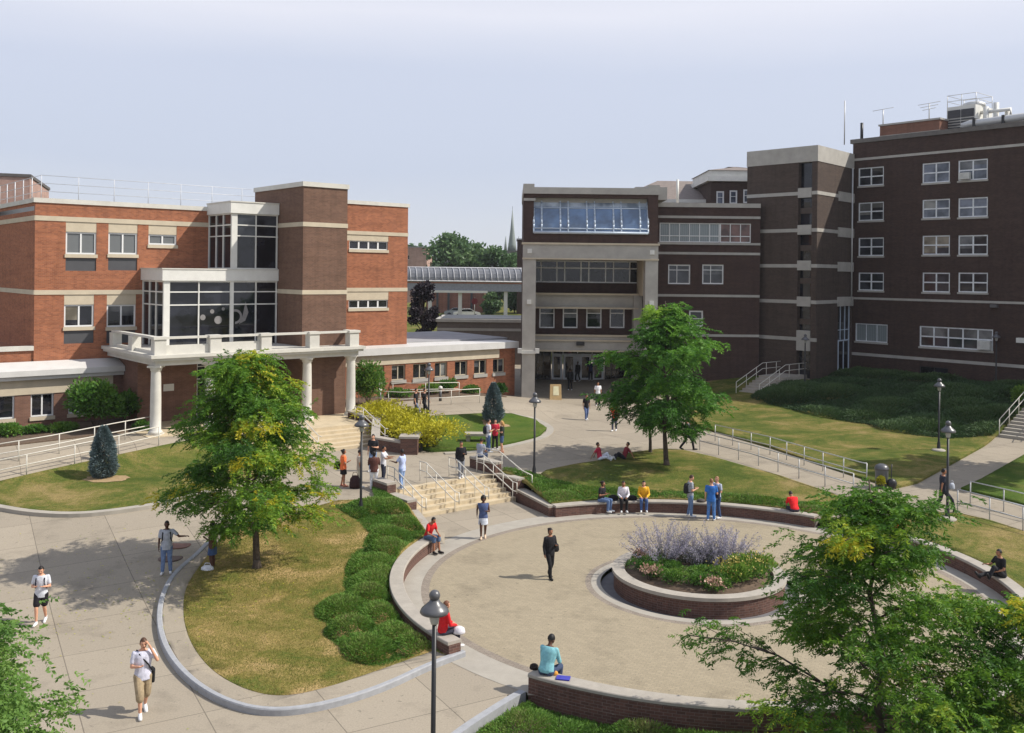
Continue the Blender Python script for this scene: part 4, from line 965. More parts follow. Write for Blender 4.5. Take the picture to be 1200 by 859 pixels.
for u, vt, vb, lab, yo in ((990, 118, 172, 'tall thin roof mast left of the other antennas', 2), (1010, 144, 170, 'short dark flue pipe standing on the roof', 2), (1035, 128, 148, 'small tee shaped antenna left above the brick penthouse', 7), (1089, 121, 143, 'branched antenna on the brick penthouse near the cooling tower', 7)):
    fz = Frame(fp.pt(0, yo - 5, 0).xy, Vector((0.643, -0.766))); x, z1 = fz.px(u, vt); z0 = zmt + .3 if yo < 5 else zt_ + .1
    t = thing('roof_antenna', lab, 'antenna', fz.pt(x, 0, z0))
    m = MB(); m.tube([fz.pt(x, 0, z0), fz.pt(x, 0, z1)], .13 if u == 1010 else .05, 6); m.build('mast', BLACK if u == 1010 else STEEL, t)
    if yo > 5:
        m = MB()
        for k in range(3 if u > 1050 else 1): m.tube([fz.pt(x - 1.0 + .2 * k, 0, z1 - .25 * k - .05), fz.pt(x + 1.0 - .2 * k, 0, z1 - .25 * k + .05)], .025, 4)
        m.build('crossbar', STEEL, t)
# steps to the tower door and wall, far right stairs
hs_ = thing('stone_stairs', 'short concrete steps with pale railings climbing to the dark stair tower', 'stairs', T(866, 465))
b0, b1 = T(862, 462), T(880, 470); 
tp0 = T(902, 446)
dv = (Vector((tp0.x, tp0.y)) - Vector((b0.x, b0.y))); dv.normalize(); wv = Vector((-dv.y, dv.x)) * -1.0
zb_ = H(b0.x, b0.y) - .1
for k in range(8):
    o = b0.xy + dv * .45 * k
    m = MB(); m.prism([o, o + wv * 2.2, o + wv * 2.2 + dv * .47, o + dv * .47], zb_ - .3, zb_ + .17 * (k + 1)); m.build('step', LCONC, hs_)
o = b0.xy + dv * 3.6; m = MB(); m.prism([o, o + wv * 2.2, o + wv * 2.2 + dv * 8.0, o + dv * 8.0], zb_ - .3, zb_ + 1.36); m.build('landing', LCONC, hs_)
for i, (off_, lab) in enumerate(((0.05, 'pale railing on the far side of the tower steps'), (2.1, 'pale railing on the near side of the tower steps'))):
    a = b0.xy + wv * off_; pts = [(*a, zb_ + .1), (*(a + dv * 3.6), zb_ + 1.36), (*(a + dv * 8.5), zb_ + 1.36)]
    railing('stair_railing', lab, pts, .95, (.95, .5), 1.4, mat=RAILP)
# flight at the right frame edge
q0, q1 = T(1170, 512), T(1215, 520)
rs = thing('stone_stairs', 'gray stairs between dark bushes at the right edge, in the shade', 'stairs', q0)
dq = Vector((0.766, 0.643)); wq = Vector((0.643, -0.766)); base = q0.xy
for k in range(11):
    o = base + dq * .4 * k; m = MB(); m.prism([o, o + wq * 4, o + wq * 4 + dq * .42, o + dq * .42], H(*base) - .5, H(*base) + .16 * (k + 1)); m.build('step', LCONC, rs)
for off_, lab in ((.05, 'pale railing on the left of the shaded right stairs'), (1.9, 'pale railing in the middle of the shaded right stairs')):
    a = base + wq * off_; h0 = H(*base); railing('stair_railing', lab, [(*a, h0 + .1), (*(a + dq * 4.2), h0 + 1.8), (*(a + dq * 5.4), h0 + 1.8)], .95, (.95, .5), 1.3, mat=RAILP)
# path rails on the right
railing('walk_railing', 'long pale railing along the hill lawn side of the walk left of the trash bin', [T(838, 517), T(900, 532), T(960, 551), T(1010, 566), T(1015.5, 567)], .95, (.95, .5), 1.6)
railing('walk_railing', 'long pale pipe railing nearer the tree on the sloping walk', [T(820, 527), T(880, 543), T(940, 562), T(1000, 580)], .95, (.95, .5), 1.6)
railing('walk_railing', 'pale pipe railing right of the walking man, nearer side of the walk', [T(1122, 600), T(1170, 613), T(1240, 634)], .95, (.95, .45), 1.5)
railing('walk_railing', 'pale pipe railing right of the walking man, on the shaded lawn side', [T(1137, 590), T(1190, 603), T(1260, 622)], .95, (.95, .45), 1.5)
railing('walk_railing', 'short gray railing at the plaza entry in the lower right corner', [T(1186, 800), T(1225, 808)], .95, (.95, .45), 1.0)

# ================================================================== BACKDROP
br = thing('covered_walkway', 'long raised walkway with gray ribbed barrel roof crossing behind the gap', 'walkway', (-5, 150, 4))
YB = 150.0; fbz = MF(YB); zr0, zr1 = Z(fbz, 540, 329.5), Z(fbz, 540, 314.5); xa, xb = -62.0, 6.0
m = MB(); nA = 10; rr = (zr1 - zr0)
sec = [(YB - 1.8 + 0 + 1.8 - 1.8 * math.cos(PI * k / nA), zr0 + rr * math.sin(PI * k / nA)) for k in range(nA + 1)]
vs = [(x, y, z) for x in (xa, xb) for y, z in sec]; m.add(vs, [(k, nA + 1 + k, nA + 2 + k, k + 1) for k in range(nA)]); m.build('barrel_roof', M('barrel_roof', (.16, .165, .18), .5), br)
m = MB()
for i in range(72):
    x = xa + (xb - xa) * i / 71; m.tube([(x - (y - YB) * 0.25, y, z + .06) for y, z in sec], .09, 4)
m.tube([(xa, YB - 1.85, zr0), (xb, YB - 1.85, zr0)], .12, 4); m.tube([(xa, YB, zr1 + .08), (xb, YB, zr1 + .08)], .12, 4); m.build('roof_rib', M('roof_rib', (.38, .38, .4), .5), br)
zd = Z(fbz, 540, 341); m = MB(); m.box(xa, xb, YB - 1.7, YB + 1.7, zd, zr0 - .1); m.build('deck_wall', M('gray_panel', (.24, .25, .28), .6), br)
m = MB(); m.box(xa, xb, YB - 1.75, YB - 1.69, zr0 - .35, zr0 - .08); m.build('trim', FARB, br)
m = MB(); m.box(Xm(fbz, 500), Xm(fbz, 572), YB - 1.9, YB - 1.6, zd - .25, zd + .1); m.build('beam', WHITE, br)
m = MB()
for u in (593, 505, 540): x = Xm(fbz, u); m.box(x - .28, x + .28, YB - 1.4, YB - .9, H(x, YB) - .5, zd)
m.build('support_column', LEDGE, br)
# red brick building beneath / behind the walkway
rk = thing('low_brick_building', 'low red brick building with dark piers seen under the covered walkway', 'building', (-8, 168, 3.5))
fk = MF(168); k0, k1 = Xm(fk, 500), Xm(fk, 568); m = MB(); m.wall(fk, k0, k1, 2, Z(fk, 535, 336), (), back=8); m.build('wall', FARB, rk)
m = MB()
for u in (513, 526, 540, 553): x = Xm(fk, u); m.fbox(fk, x - .18, x + .18, -.3, -.02, 2, Z(fk, 535, 337))
m.build('pier', SPANDREL, rk)
m = MB(); m.fbox(fk, k0, k1, -.4, 8, Z(fk, 535, 336), Z(fk, 535, 334)); m.build('roof', ROOFG, rk)
pk = thing('distant_building', 'pale pink brick block half hidden by the far trees', 'building', (-24, 230, 3)); fk = MF(230)
m = MB(); h = fk.rect(477.5, 299, 480, 304); m.wall(fk, Xm(fk, 455), Xm(fk, 500), 2, Z(fk, 488, 290), [h], .3, back=15); m.build('wall', PINKB, pk); window(pk, fk, *h, cols=1, rec=.2)
m = MB(); m.fbox(fk, Xm(fk, 455) - .2, Xm(fk, 500) + .2, -.2, 15, Z(fk, 488, 290), Z(fk, 488, 289)); m.build('roof', ROOFG, pk)
lr = thing('low_service_building', 'low flat roofed gray building with pale stone bands behind the wing roof', 'building', (-3, 96, 2)); fk = MF(95)
k0, k1 = Xm(fk, 513), Xm(fk, 640); zt2 = Z(fk, 560, 374)
m = MB(); m.wall(fk, k0, k1, .5, zt2 - .3, (), back=9); m.build('wall', M('gray_brown_wall', (.14, .115, .1), .8), lr)
m = MB(); m.fbox(fk, k0 - .15, k1, -.15, 9.1, zt2 - .3, zt2); m.fbox(fk, k0 - .03, k1, -.05, 9, zt2 - 1.15, zt2 - .9); m.build('stone_band', GSTONE, lr)
m = MB(); m.fbox(fk, k0 + .3, k1, .4, 8.6, zt2, zt2 + .05); m.build('roof', BLACK, lr)
# church
ch = thing('church', 'distant church with slender gray green spire above the far trees', 'church', (0, 300, 3)); yc = 300
x = D(600, 300, yc).x; ztp, zbs = D(600, 245, yc).z, D(600, 294, yc).z
m = MB(); m.lathe((x, yc, 0), [(1.45, zbs), (1.2, zbs + 2), (.62, zbs + (ztp - zbs) * .5), (.06, ztp)], 8); m.build('spire', M('copper_slate', (.2, .23, .22), .6), ch)
m = MB(); m.box(x - 2.4, x + 2.4, yc - 2.4, yc + 2.4, 2, zbs); m.box(x - 4, x + 10, yc - 4, yc + 20, 2, zbs - 4); m.build('tower', M('dark_stone', (.1, .095, .09)), ch)
m = MB()
for dx in (-2.0, 2.0): m.lathe((x + dx, yc - 2, zbs), [(.5, 0), (.4, 1.5), (.05, 4.5)], 6)
m.build('pinnacle', M('copper_slate', (.2, .23, .22)), ch)
m = MB(); m.lathe((x, yc, ztp), [(.05, 0), (.05, .9)], 4); m.build('finial', BLACK, ch)
nb = thing('distant_building', 'narrow dark brick block between the spire and the entrance building', 'building', (2, 160, 3)); fk = MF(160)
m = MB(); m.wall(fk, Xm(fk, 606), Xm(fk, 640), 2, Z(fk, 610, 281), (), back=8); m.build('wall', RIGHTB, nb)
m = MB(); m.fbox(fk, Xm(fk, 605), Xm(fk, 640), -.2, 8.2, Z(fk, 610, 281), Z(fk, 610, 279.5)); m.build('roof', ROOFG, nb)
lattice('parking_lot', -20, -9, 92, 112, 2.0, .1, M('pale_asphalt', (.3, .29, .28), .9))
# parked car
def car(label, loc, rz, col):
    t = thing('parked_car', label, 'car', loc, rz)
    m = MB(); prof = [(-2.2, .35), (-2.25, .75), (-1.9, .92), (-1.35, 1.0), (-.75, 1.42), (.6, 1.45), (1.35, 1.0), (2.1, .85), (2.25, .6), (2.2, .35)]
    n = len(prof); m.add([(x, y, z) for y in (-.85, .85) for x, z in prof], [tuple(range(n)), tuple(reversed(range(n, 2 * n)))] + [((i + 1) % n, i, n + i, n + (i + 1) % n) for i in range(n)])
    m.build('body', M('car_' + label[:6], col, .25, .03, coat=.6), t, False)
    m = MB()
    for s in (-1, 1): m.add([(x, s * .86, z) for x, z in ((-1.1, 1.03), (-.7, 1.36), (.55, 1.38), (1.1, 1.03))], [(0, 1, 2, 3) if s < 0 else (3, 2, 1, 0)])
    m.build('side_window', DGLASS, t, False)
    for x in (-1.4, 1.4):
        for y in (-.8, .8): m = MB(); m.tube([(x, y - .1, .33), (x, y + .1, .33)], .33, 14); m.build('wheel', BLACK, t, False)
def at(u, v, Y): p = D(u, v, Y); return Vector((p.x, Y, H(p.x, Y) - .35))
car('white parked car seen under the covered walkway', at(547, 366, 158), 0.1, (.7, .7, .7))
car('silver parked car partly hidden behind the white one', at(536, 366, 162), 0.1, (.4, .42, .45))
sg = thing('street_sign', 'dark red sign on a thin post in front of the far brick wall', 'sign', at(556, 366, 155)); p = at(556, 366, 155)
m = MB(); m.tube([(p.x, p.y, p.z), (p.x, p.y, D(556, 349, 155).z)], .06, 6); m.build('post', STEEL, sg)
m = MB(); zc_ = D(556, 353, 155).z; n = 8; vs = [(p.x + .55 * math.cos(PI / 8 + 2 * PI * k / n), y, zc_ + .55 * math.sin(PI / 8 + 2 * PI * k / n)) for y in (p.y - .12, p.y - .07) for k in range(n)]
m.add(vs, [tuple(range(n)), tuple(reversed(range(n, 2 * n)))] + [(k, (k + 1) % n, n + (k + 1) % n, n + k) for k in range(n)]); m.build('panel', M('sign_red', (.22, .03, .04), .5), sg)
# ================================================================== VEGETATION
def leaf_obj(name, mat, C, A, L, W, tint, parent=None, N=None):
    """one mesh of many small rhombic leaves: C base points, A axes, L lengths, W widths"""
    n = len(C); A = A / (np.linalg.norm(A, axis=1, keepdims=True) + 1e-9)
    Rn = RNG.normal(size=(n, 3)) if N is None else N
    S = np.cross(A, Rn); S /= (np.linalg.norm(S, axis=1, keepdims=True) + 1e-9)
    L = np.asarray(L).reshape(-1, 1) * np.ones((n, 1)); W = np.asarray(W).reshape(-1, 1) * np.ones((n, 1))
    V = np.empty((n, 4, 3)); V[:, 0] = C; V[:, 1] = C + A * L * .45 + S * W * .5; V[:, 2] = C + A * L; V[:, 3] = C + A * L * .45 - S * W * .5
    me = bpy.data.meshes.new(name); me.vertices.add(4 * n); me.vertices.foreach_set('co', V.reshape(-1).astype(np.float32))
    me.loops.add(4 * n); me.loops.foreach_set('vertex_index', np.arange(4 * n, dtype=np.int32))
    me.polygons.add(n); me.polygons.foreach_set('loop_start', np.arange(0, 4 * n, 4, dtype=np.int32)); me.polygons.foreach_set('loop_total', np.full(n, 4, dtype=np.int32))
    at = me.attributes.new('tint', 'FLOAT', 'POINT'); at.data.foreach_set('value', np.repeat(tint, 4).astype(np.float32))
    me.materials.append(mat); me.update(calc_edges=True)
    o = bpy.data.objects.new(name, me); COL.objects.link(o)
    if parent is not None: adopt(o, parent)
    return o
LOCUST = leaf_mat('locust_leaf', [(0, (.028, .085, .011)), (.35, (.075, .185, .02)), (.62, (.16, .295, .026)), (.82, (.29, .39, .035)), (1, (.58, .5, .03))], .42)
LOCUST2 = leaf_mat('locust_leaf_deep', [(0, (.03, .1, .015)), (.4, (.075, .205, .024)), (.8, (.17, .34, .036)), (1, (.28, .44, .05))], .42)
CRAB = leaf_mat('light_leaf', [(0, (.07, .16, .03)), (.5, (.16, .29, .06)), (1, (.3, .43, .11))], .45)
PURPLE = leaf_mat('purple_leaf', [(0, (.01, .008, .012)), (1, (.035, .022, .03))], .2)
FARLEAF = leaf_mat('far_leaf', [(0, (.045, .1, .04)), (.5, (.085, .16, .06)), (1, (.15, .23, .085))], .3)  # paler green, with distance haze mixed into the leaf colour
SHRUBL = leaf_mat('shrub_leaf', [(0, (.03, .095, .015)), (.5, (.085, .2, .028)), (1, (.2, .32, .05))], .4)
GOLD = leaf_mat('gold_leaf', [(0, (.14, .15, .01)), (.5, (.4, .38, .02)), (1, (.6, .54, .04))], .3)
JUNI = leaf_mat('juniper_leaf', [(0, (.07, .15, .022)), (.4, (.125, .255, .034)), (.62, (.15, .235, .042)), (.85, (.17, .18, .06)), (1, (.24, .19, .09))], .35, .7)
JUNID = leaf_mat('dark_juniper_leaf', [(0, (.03, .065, .022)), (.45, (.05, .1, .03)), (1, (.085, .14, .04))], .2, .7)
SPRUCE = leaf_mat('blue_spruce_needle', [(0, (.06, .095, .095)), (.5, (.13, .185, .19)), (1, (.24, .31, .33))], .15, .7)
LAV = leaf_mat('lavender_flower', [(0, (.19, .17, .23)), (.5, (.36, .33, .42)), (1, (.55, .52, .58))], .35)
FLOW = leaf_mat('pink_flower', [(0, (.3, .17, .12)), (1, (.6, .4, .3))], .2); YFLOW = leaf_mat('yellow_flower', [(0, (.3, .25, .05)), (1, (.6, .5, .16))], .2)
GRASSL = leaf_mat('grass_blade', [(0, (.07, .12, .016)), (.5, (.15, .17, .03)), (1, (.4, .3, .11))], .35, .8)

def tree(name, label, base, height, prof, clear, nl, mat, seed, leaf=(.1, .042), trunk=.16, lean=(0, 0), ybias=0.0, tiers=22, frond=.42, per=34, group=None, squash=1.0, dens=1.0, dark=0.0):
    """tapered trunk, limbs and a layered crown of drooping leaf fronds; prof(h01, az) = limb reach in metres"""
    r = np.random.default_rng(seed); rd = random.Random(seed)
    t = thing(name, label, 'tree', base, group=group)
    top = Vector((base.x + lean[0], base.y + lean[1], base.z + height))
    spine = []
    for i in range(9):
        f = i / 8; spine.append(Vector(base).lerp(top, f) + Vector((rd.uniform(-1, 1), rd.uniform(-1, 1), 0)) * .035 * height * f * (1 - f) * 2)
    spine[0] = Vector(base) - Vector((0, 0, .1))
    m = MB(); m.tube(spine, [trunk * (1 - .93 * (i / 8) ** .8) + .008 for i in range(9)], 8)
    m.lathe(tuple(base), [(trunk * 1.5, -.05), (trunk * 1.15, .12), (trunk * .9, .3)], 8)
    def sp(f):
        x = min(7.999, max(0, f * 8)); i = int(x); return spine[i].lerp(spine[i + 1], x - i)
    C = []; A = []; TN = []; Ls = []
    az = rd.uniform(0, 6)
    for k in range(tiers):
        f = clear + (0.985 - clear) * (k + rd.uniform(0, .8)) / tiers
        az += 2.39996 + rd.uniform(-.35, .35)
        reach = prof(f, az) * rd.uniform(.72, 1.12)
        if reach < .12: reach = .12
        rise = (.25 + .5 * f) * reach * rd.uniform(.7, 1.2)
        s = sp(max(clear * .8, f - .04)); d = Vector((math.cos(az), math.sin(az), 0)); side = Vector((-d.y, d.x, 0))
        wob = rd.uniform(-.2, .2)
        lp = [s + d * reach * q + side * (wob * reach * q * q) + Vector((0, 0, rise * (q ** .8) - .18 * reach * max(0, q - .6) / .4)) for q in (0, .25, .5, .75, 1)]
        m.tube(lp, [max(.012, trunk * .42 * (1 - f * .6) * (1 - .85 * q)) for q in (0, .25, .5, .75, 1)], 5)
        nsp = max(2, int(reach * 4.6 * dens * rd.uniform(.6, 1.25)))
        ltone = rd.gauss(0, .15); yel = rd.random() < ybias
        for j in range(nsp):
            q = .28 + .72 * (j + rd.random()) / nsp
            i = min(3, int(q * 4)); p = lp[i].lerp(lp[i + 1], q * 4 - i)
            lat = rd.uniform(-1, 1) * (.22 + .33 * reach * q * (1.15 - q)) ; p = p + side * lat * 1.1 + Vector((0, 0, rd.uniform(-.12, .22)))
            if abs(lat) > .15: m.tube([lp[i], p], [.012, .006], 3)
            cl = rd.uniform(.24, .56)
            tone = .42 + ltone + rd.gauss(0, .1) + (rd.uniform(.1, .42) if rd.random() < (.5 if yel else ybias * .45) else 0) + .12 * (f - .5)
            nf = int(nl / (tiers * nsp) / per * rd.uniform(.6, 1.4) * (reach / 1.0) ** .35) + 1
            for _ in range(nf):
                o = np.array(p) + r.normal(size=3) * np.array((cl, cl, cl * .38 * squash)) * .62
                fd = np.array(d) * rd.uniform(.1, .9) + r.normal(size=3) * .6; fd[2] = rd.uniform(-.55, .35); fd /= np.linalg.norm(fd)
                sidev = np.cross(fd, (0, 0, 1.0)); sidev /= (np.linalg.norm(sidev) + 1e-6)
                kk = np.linspace(0.1, 1, per // 2)
                pos = o + fd * (kk * frond)[:, None] + np.array((0, 0, -1.0)) * (kk ** 2 * frond * .3)[:, None]
                for sg_ in (-1, 1):
                    C.append(pos); A.append(sidev * sg_ * .8 + fd * .45 + r.normal(size=(len(kk), 3)) * .28 + np.array((0, 0, -.25)))
                    TN.append(np.clip(tone + rd.gauss(0, .07) + r.normal(size=len(kk)) * .06 - dark, 0, 1)); Ls.append(np.sin(kk * 2.6) * .5 + .6)
    C = np.concatenate(C); A = np.concatenate(A); TN = np.concatenate(TN); Ls = np.concatenate(Ls)
    m.build('trunk', BARK, t)
    leaf_obj('crown', mat, C, A, leaf[0] * Ls, leaf[1] * Ls, TN, t)
    return t
def pyr(w, lo, pk=.35, rag=.18, seed=0, ex=None):
    ph = [random.Random(seed + i).uniform(0, 6.28) for i in range(3)]
    def f(h, az):
        a = (h - lo) / (1 - lo)
        b = (.55 + .45 * ss(0, pk, a)) * (1 - max(0, (a - pk) / (1 - pk))) ** .78 if a > pk else .62 + .38 * (a / pk)
        return w * b * (1 + rag * math.sin(2 * az + ph[0] + 5 * h) + rag * math.sin(3 * az + ph[1] - 7 * h)) * (ex(az) if ex else 1)
    return f
# left honey locust
tb = T(301, 670); tb.z += .12
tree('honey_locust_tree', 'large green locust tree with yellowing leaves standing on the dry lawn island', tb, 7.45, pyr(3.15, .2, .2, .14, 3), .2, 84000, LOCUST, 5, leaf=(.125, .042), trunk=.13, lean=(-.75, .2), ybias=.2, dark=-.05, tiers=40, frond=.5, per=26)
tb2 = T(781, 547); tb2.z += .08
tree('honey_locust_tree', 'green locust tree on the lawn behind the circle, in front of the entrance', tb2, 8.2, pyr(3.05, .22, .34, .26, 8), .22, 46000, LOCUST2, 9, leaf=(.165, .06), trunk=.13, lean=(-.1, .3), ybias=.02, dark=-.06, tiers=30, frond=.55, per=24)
tb3 = T(762, 532); tb3.z += .05
tree('honey_locust_tree', 'smaller thin trunked locust tree just behind the taller lawn tree', tb3, 5.2, pyr(2.3, .3, .35, .15, 2), .3, 19000, LOCUST2, 4, leaf=(.16, .06), trunk=.09, ybias=0, tiers=24, frond=.5, per=24, dark=.12)
cb = Vector((7.75, 19.8, .1))
tree('honey_locust_tree', 'near feathery locust tree with yellow tinged top hiding the lower right of the circle', cb, 6.2, pyr(3.2, .1, .15, .2, 12), .1, 70000, LOCUST, 21, leaf=(.105, .032), trunk=.1, lean=(-.3, .2), ybias=.09, dark=-.04, tiers=36, frond=.4, per=26)
cb4 = Vector((10.6, 19.0, .1))
tree('honey_locust_tree', 'low leafy locust tree top at the bottom right corner', cb4, 3.9, pyr(2.7, .15, .3, .2, 5), .15, 42000, LOCUST, 31, leaf=(.105, .034), trunk=.07, ybias=.05, tiers=18, frond=.36, per=26, dark=.05)
cb5 = Vector((-8.6, 14.4, 0))
tree('crabapple_tree', 'light green small leaved tree top in the bottom left corner', cb5, 5.75, pyr(1.95, .2, .3, .2, 6), .25, 60000, CRAB, 41, leaf=(.085, .045), trunk=.09, ybias=0, tiers=32, frond=.3, per=14, squash=2.2)
# dark purple tree and trees behind
def far_tree(label, u, vt, vb, Y, wpx, mat, seed, name='broadleaf_tree', n=5000, lf=.5, group=None, zb=None, dark=0):
    z1 = D(u, vt, Y).z; x = D(u, vt, Y).x; z0 = zb if zb is not None else H(x, Y) - .4; w = wpx / F * Y
    rd = random.Random(seed); r = np.random.default_rng(seed)
    t = thing(name, label, 'tree', (x, Y, z0), group=group)
    h = z1 - z0; cz0 = z0 + h * .22
    m = MB(); m.tube([(x, Y, z0), (x + .01 * h, Y, z0 + h * .4), (x, Y, z1 - h * .2)], [.03 * h, .02 * h, .005 * h], 7)
    K = 30; C = []; TN = []
    for k in range(K):
        a = rd.uniform(0, 2 * PI); q = rd.uniform(0, 1); zz = cz0 + (z1 - cz0) * q
        rad = w * .5 * (math.sin(PI * (.12 + .83 * q)) ** .7) * rd.uniform(.35, .85)
        c = np.array((x + rad * math.cos(a), Y + rad * math.sin(a), zz - .08 * h * q)); cr = w * rd.uniform(.13, .22)
        m.tube([(x, Y, cz0 + (zz - cz0) * .5), tuple(c)], [.008 * h, .003 * h], 4)
        v = r.normal(size=(n // K, 3)); v /= np.linalg.norm(v, axis=1, keepdims=True)
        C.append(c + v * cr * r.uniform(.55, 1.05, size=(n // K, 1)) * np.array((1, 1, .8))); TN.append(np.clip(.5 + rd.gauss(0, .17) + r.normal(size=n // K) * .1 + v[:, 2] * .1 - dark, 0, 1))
    C = np.concatenate(C); TN = np.concatenate(TN)
    m.build('trunk', BARK, t); leaf_obj('crown', mat, C, r.normal(size=C.shape), lf, lf * .6, TN, t)
    return t
far_tree('dark purple leaved tree beside the orange building end wall', 496, 328, 392, 100, 42, PURPLE, 3, 'plum_tree', 6000, .35)
gb = 'far trees behind the walkway'
far_tree('tall green tree, highest crown above the covered walkway', 528, 274, 330, 190, 74, FARLEAF, 5, group=gb, lf=.9)
far_tree('rounded green tree right of the highest far crown', 556, 284, 330, 196, 54, FARLEAF, 6, group=gb, lf=.9)
far_tree('lower yellowish green tree crown left of the church spire', 581, 288, 330, 186, 54, FARLEAF, 7, group=gb, lf=.8)
far_tree('dark tree crown directly below the church spire', 603, 297, 330, 200, 34, FARLEAF, 8, group=gb, lf=.9, dark=.25)
far_tree('small tree crown at the corner of the pink block', 483, 284, 330, 250, 20, FARLEAF, 9, group=gb, lf=.9, n=2500)
far_tree('bushy green tree under the covered walkway by the white post', 577, 343, 368, 160, 24, FARLEAF, 10, lf=.5, n=3000)
far_tree('bushy green tree under the covered walkway right of the white post', 603, 341, 368, 165, 22, FARLEAF, 11, lf=.5, n=3000)

def shrub(name, label, c, rx, ry, h, mat, seed, n=2600, lf=.13, cat='shrub', up=.0, tone=.5, group=None, lumps=9):
    r = np.random.default_rng(seed); rd = random.Random(seed); c = Vector(c)
    t = thing(name, label, cat, c, group=group)
    C = []; TN = []; A = []
    for k in range(lumps):
        a = rd.uniform(0, 2 * PI); q = math.sqrt(rd.random()) * .62; lr = rd.uniform(.38, .55)
        lc = np.array((c.x + rx * q * math.cos(a), c.y + ry * q * math.sin(a), c.z + h * rd.uniform(.28, .62)))
        v = r.normal(size=(n // lumps, 3)); v /= np.linalg.norm(v, axis=1, keepdims=True); v[:, 2] = np.where(v[:, 2] < -.3, -v[:, 2], v[:, 2])
        C.append(lc + v * np.array((rx * lr, ry * lr, h * lr * .85)) * r.uniform(.6, 1.05, size=(len(v), 1))); A.append(v + r.normal(size=v.shape) * .5 + np.array((0, 0, up)))
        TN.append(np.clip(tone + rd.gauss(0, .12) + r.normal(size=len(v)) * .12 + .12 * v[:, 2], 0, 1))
    C = np.concatenate(C); A = np.concatenate(A); TN = np.concatenate(TN); C[:, 2] = np.maximum(C[:, 2], c.z + .02)
    m = MB()
    for k in range(5): a = 2 * PI * k / 5 + rd.uniform(-.3, .3); m.tube([c - Vector((0, 0, .1)), c + Vector((rx * .4 * math.cos(a), ry * .4 * math.sin(a), h * .55))], [.03, .01], 4)
    m.build('stem', BARK, t); leaf_obj('foliage', mat, C, A, lf, lf * .5, TN, t); return t
def at_h(u, v, dz=0): p = T(u, v); p.z += dz; return p
def P_px(p):
    x, y = p[0] / p[1] * F, (CZ - p[2]) / p[1] * F; c, q = math.cos(RO), math.sin(RO); return CX + c * x - q * y, HY + q * x + c * y
def big_shrub(label, u, vb, vt, wpx, mat, seed, name='shrub_tree', plane=None, **k):
    p = T(u, vb)
    if plane is not None: q = FS(plane); q = q.pt(q.px(u, vb)[0], 0, 0); p = Vector((q.x, q.y, H(q.x, q.y))); vt = min(vt, P_px(p)[1] - 10); vb = P_px(p)[1]
    h = (vb - vt) / F * p.y; w = wpx / F * p.y / 2
    return shrub(name, label, p, w, w, h, mat, seed, **k)
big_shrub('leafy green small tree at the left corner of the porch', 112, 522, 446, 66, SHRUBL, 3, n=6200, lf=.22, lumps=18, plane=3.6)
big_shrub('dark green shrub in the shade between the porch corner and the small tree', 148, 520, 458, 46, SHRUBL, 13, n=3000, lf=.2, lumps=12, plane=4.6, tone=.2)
big_shrub('leafy green small tree right of the last porch column', 431, 480, 424, 46, SHRUBL, 4, n=4400, lf=.2, lumps=14, plane=3.2)
for k, (u, vb, vt, w, lab, tn) in enumerate(((8, 536, 496, 40, 'round green shrub at the left frame edge by the wing wall', .5), (70, 522, 500, 40, 'low yellowish shrub under the left wing windows', .65), (38, 533, 513, 34, 'low reddish green shrub behind the ramp railing at left', .45), (166, 508, 492, 20, 'small dark shrub beside the first porch column', .35))):
    big_shrub(lab, u, vb, vt, w, SHRUBL, 20 + k, 'shrub', n=1700, lf=.16, tone=tn, plane=(4.0 if k < 3 else 1.8))
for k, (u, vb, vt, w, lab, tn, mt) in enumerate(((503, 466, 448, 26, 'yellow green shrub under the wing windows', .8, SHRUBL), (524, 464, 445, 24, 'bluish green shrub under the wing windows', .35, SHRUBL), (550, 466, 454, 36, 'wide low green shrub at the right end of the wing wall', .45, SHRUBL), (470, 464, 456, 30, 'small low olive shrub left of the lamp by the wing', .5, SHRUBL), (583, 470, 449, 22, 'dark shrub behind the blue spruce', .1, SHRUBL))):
    big_shrub(lab, u, vb, vt, w, mt, 40 + k, 'shrub', n=1300, lf=.18, tone=tn, plane=5.4)
gg = 'golden shrubs behind the brick planter wall'
for k, (u, vb, vt, w, lab) in enumerate(((446, 500, 472, 74, 'golden shrub nearest the porch'), (482, 500, 480, 60, 'duller olive golden shrub in the middle back of the planter'), (466, 516, 487, 70, 'golden shrub directly above the planter wall'), (506, 525, 488, 84, 'large bright golden shrub at the lawn end of the planter'), (488, 526, 500, 52, 'low golden shrub beside the square pier'))):
    big_shrub(lab, u, vb, vt, w, GOLD, 60 + k, 'golden_shrub', n=3000, lf=.16, tone=.3 if k == 1 else .6, group=gg, lumps=12)
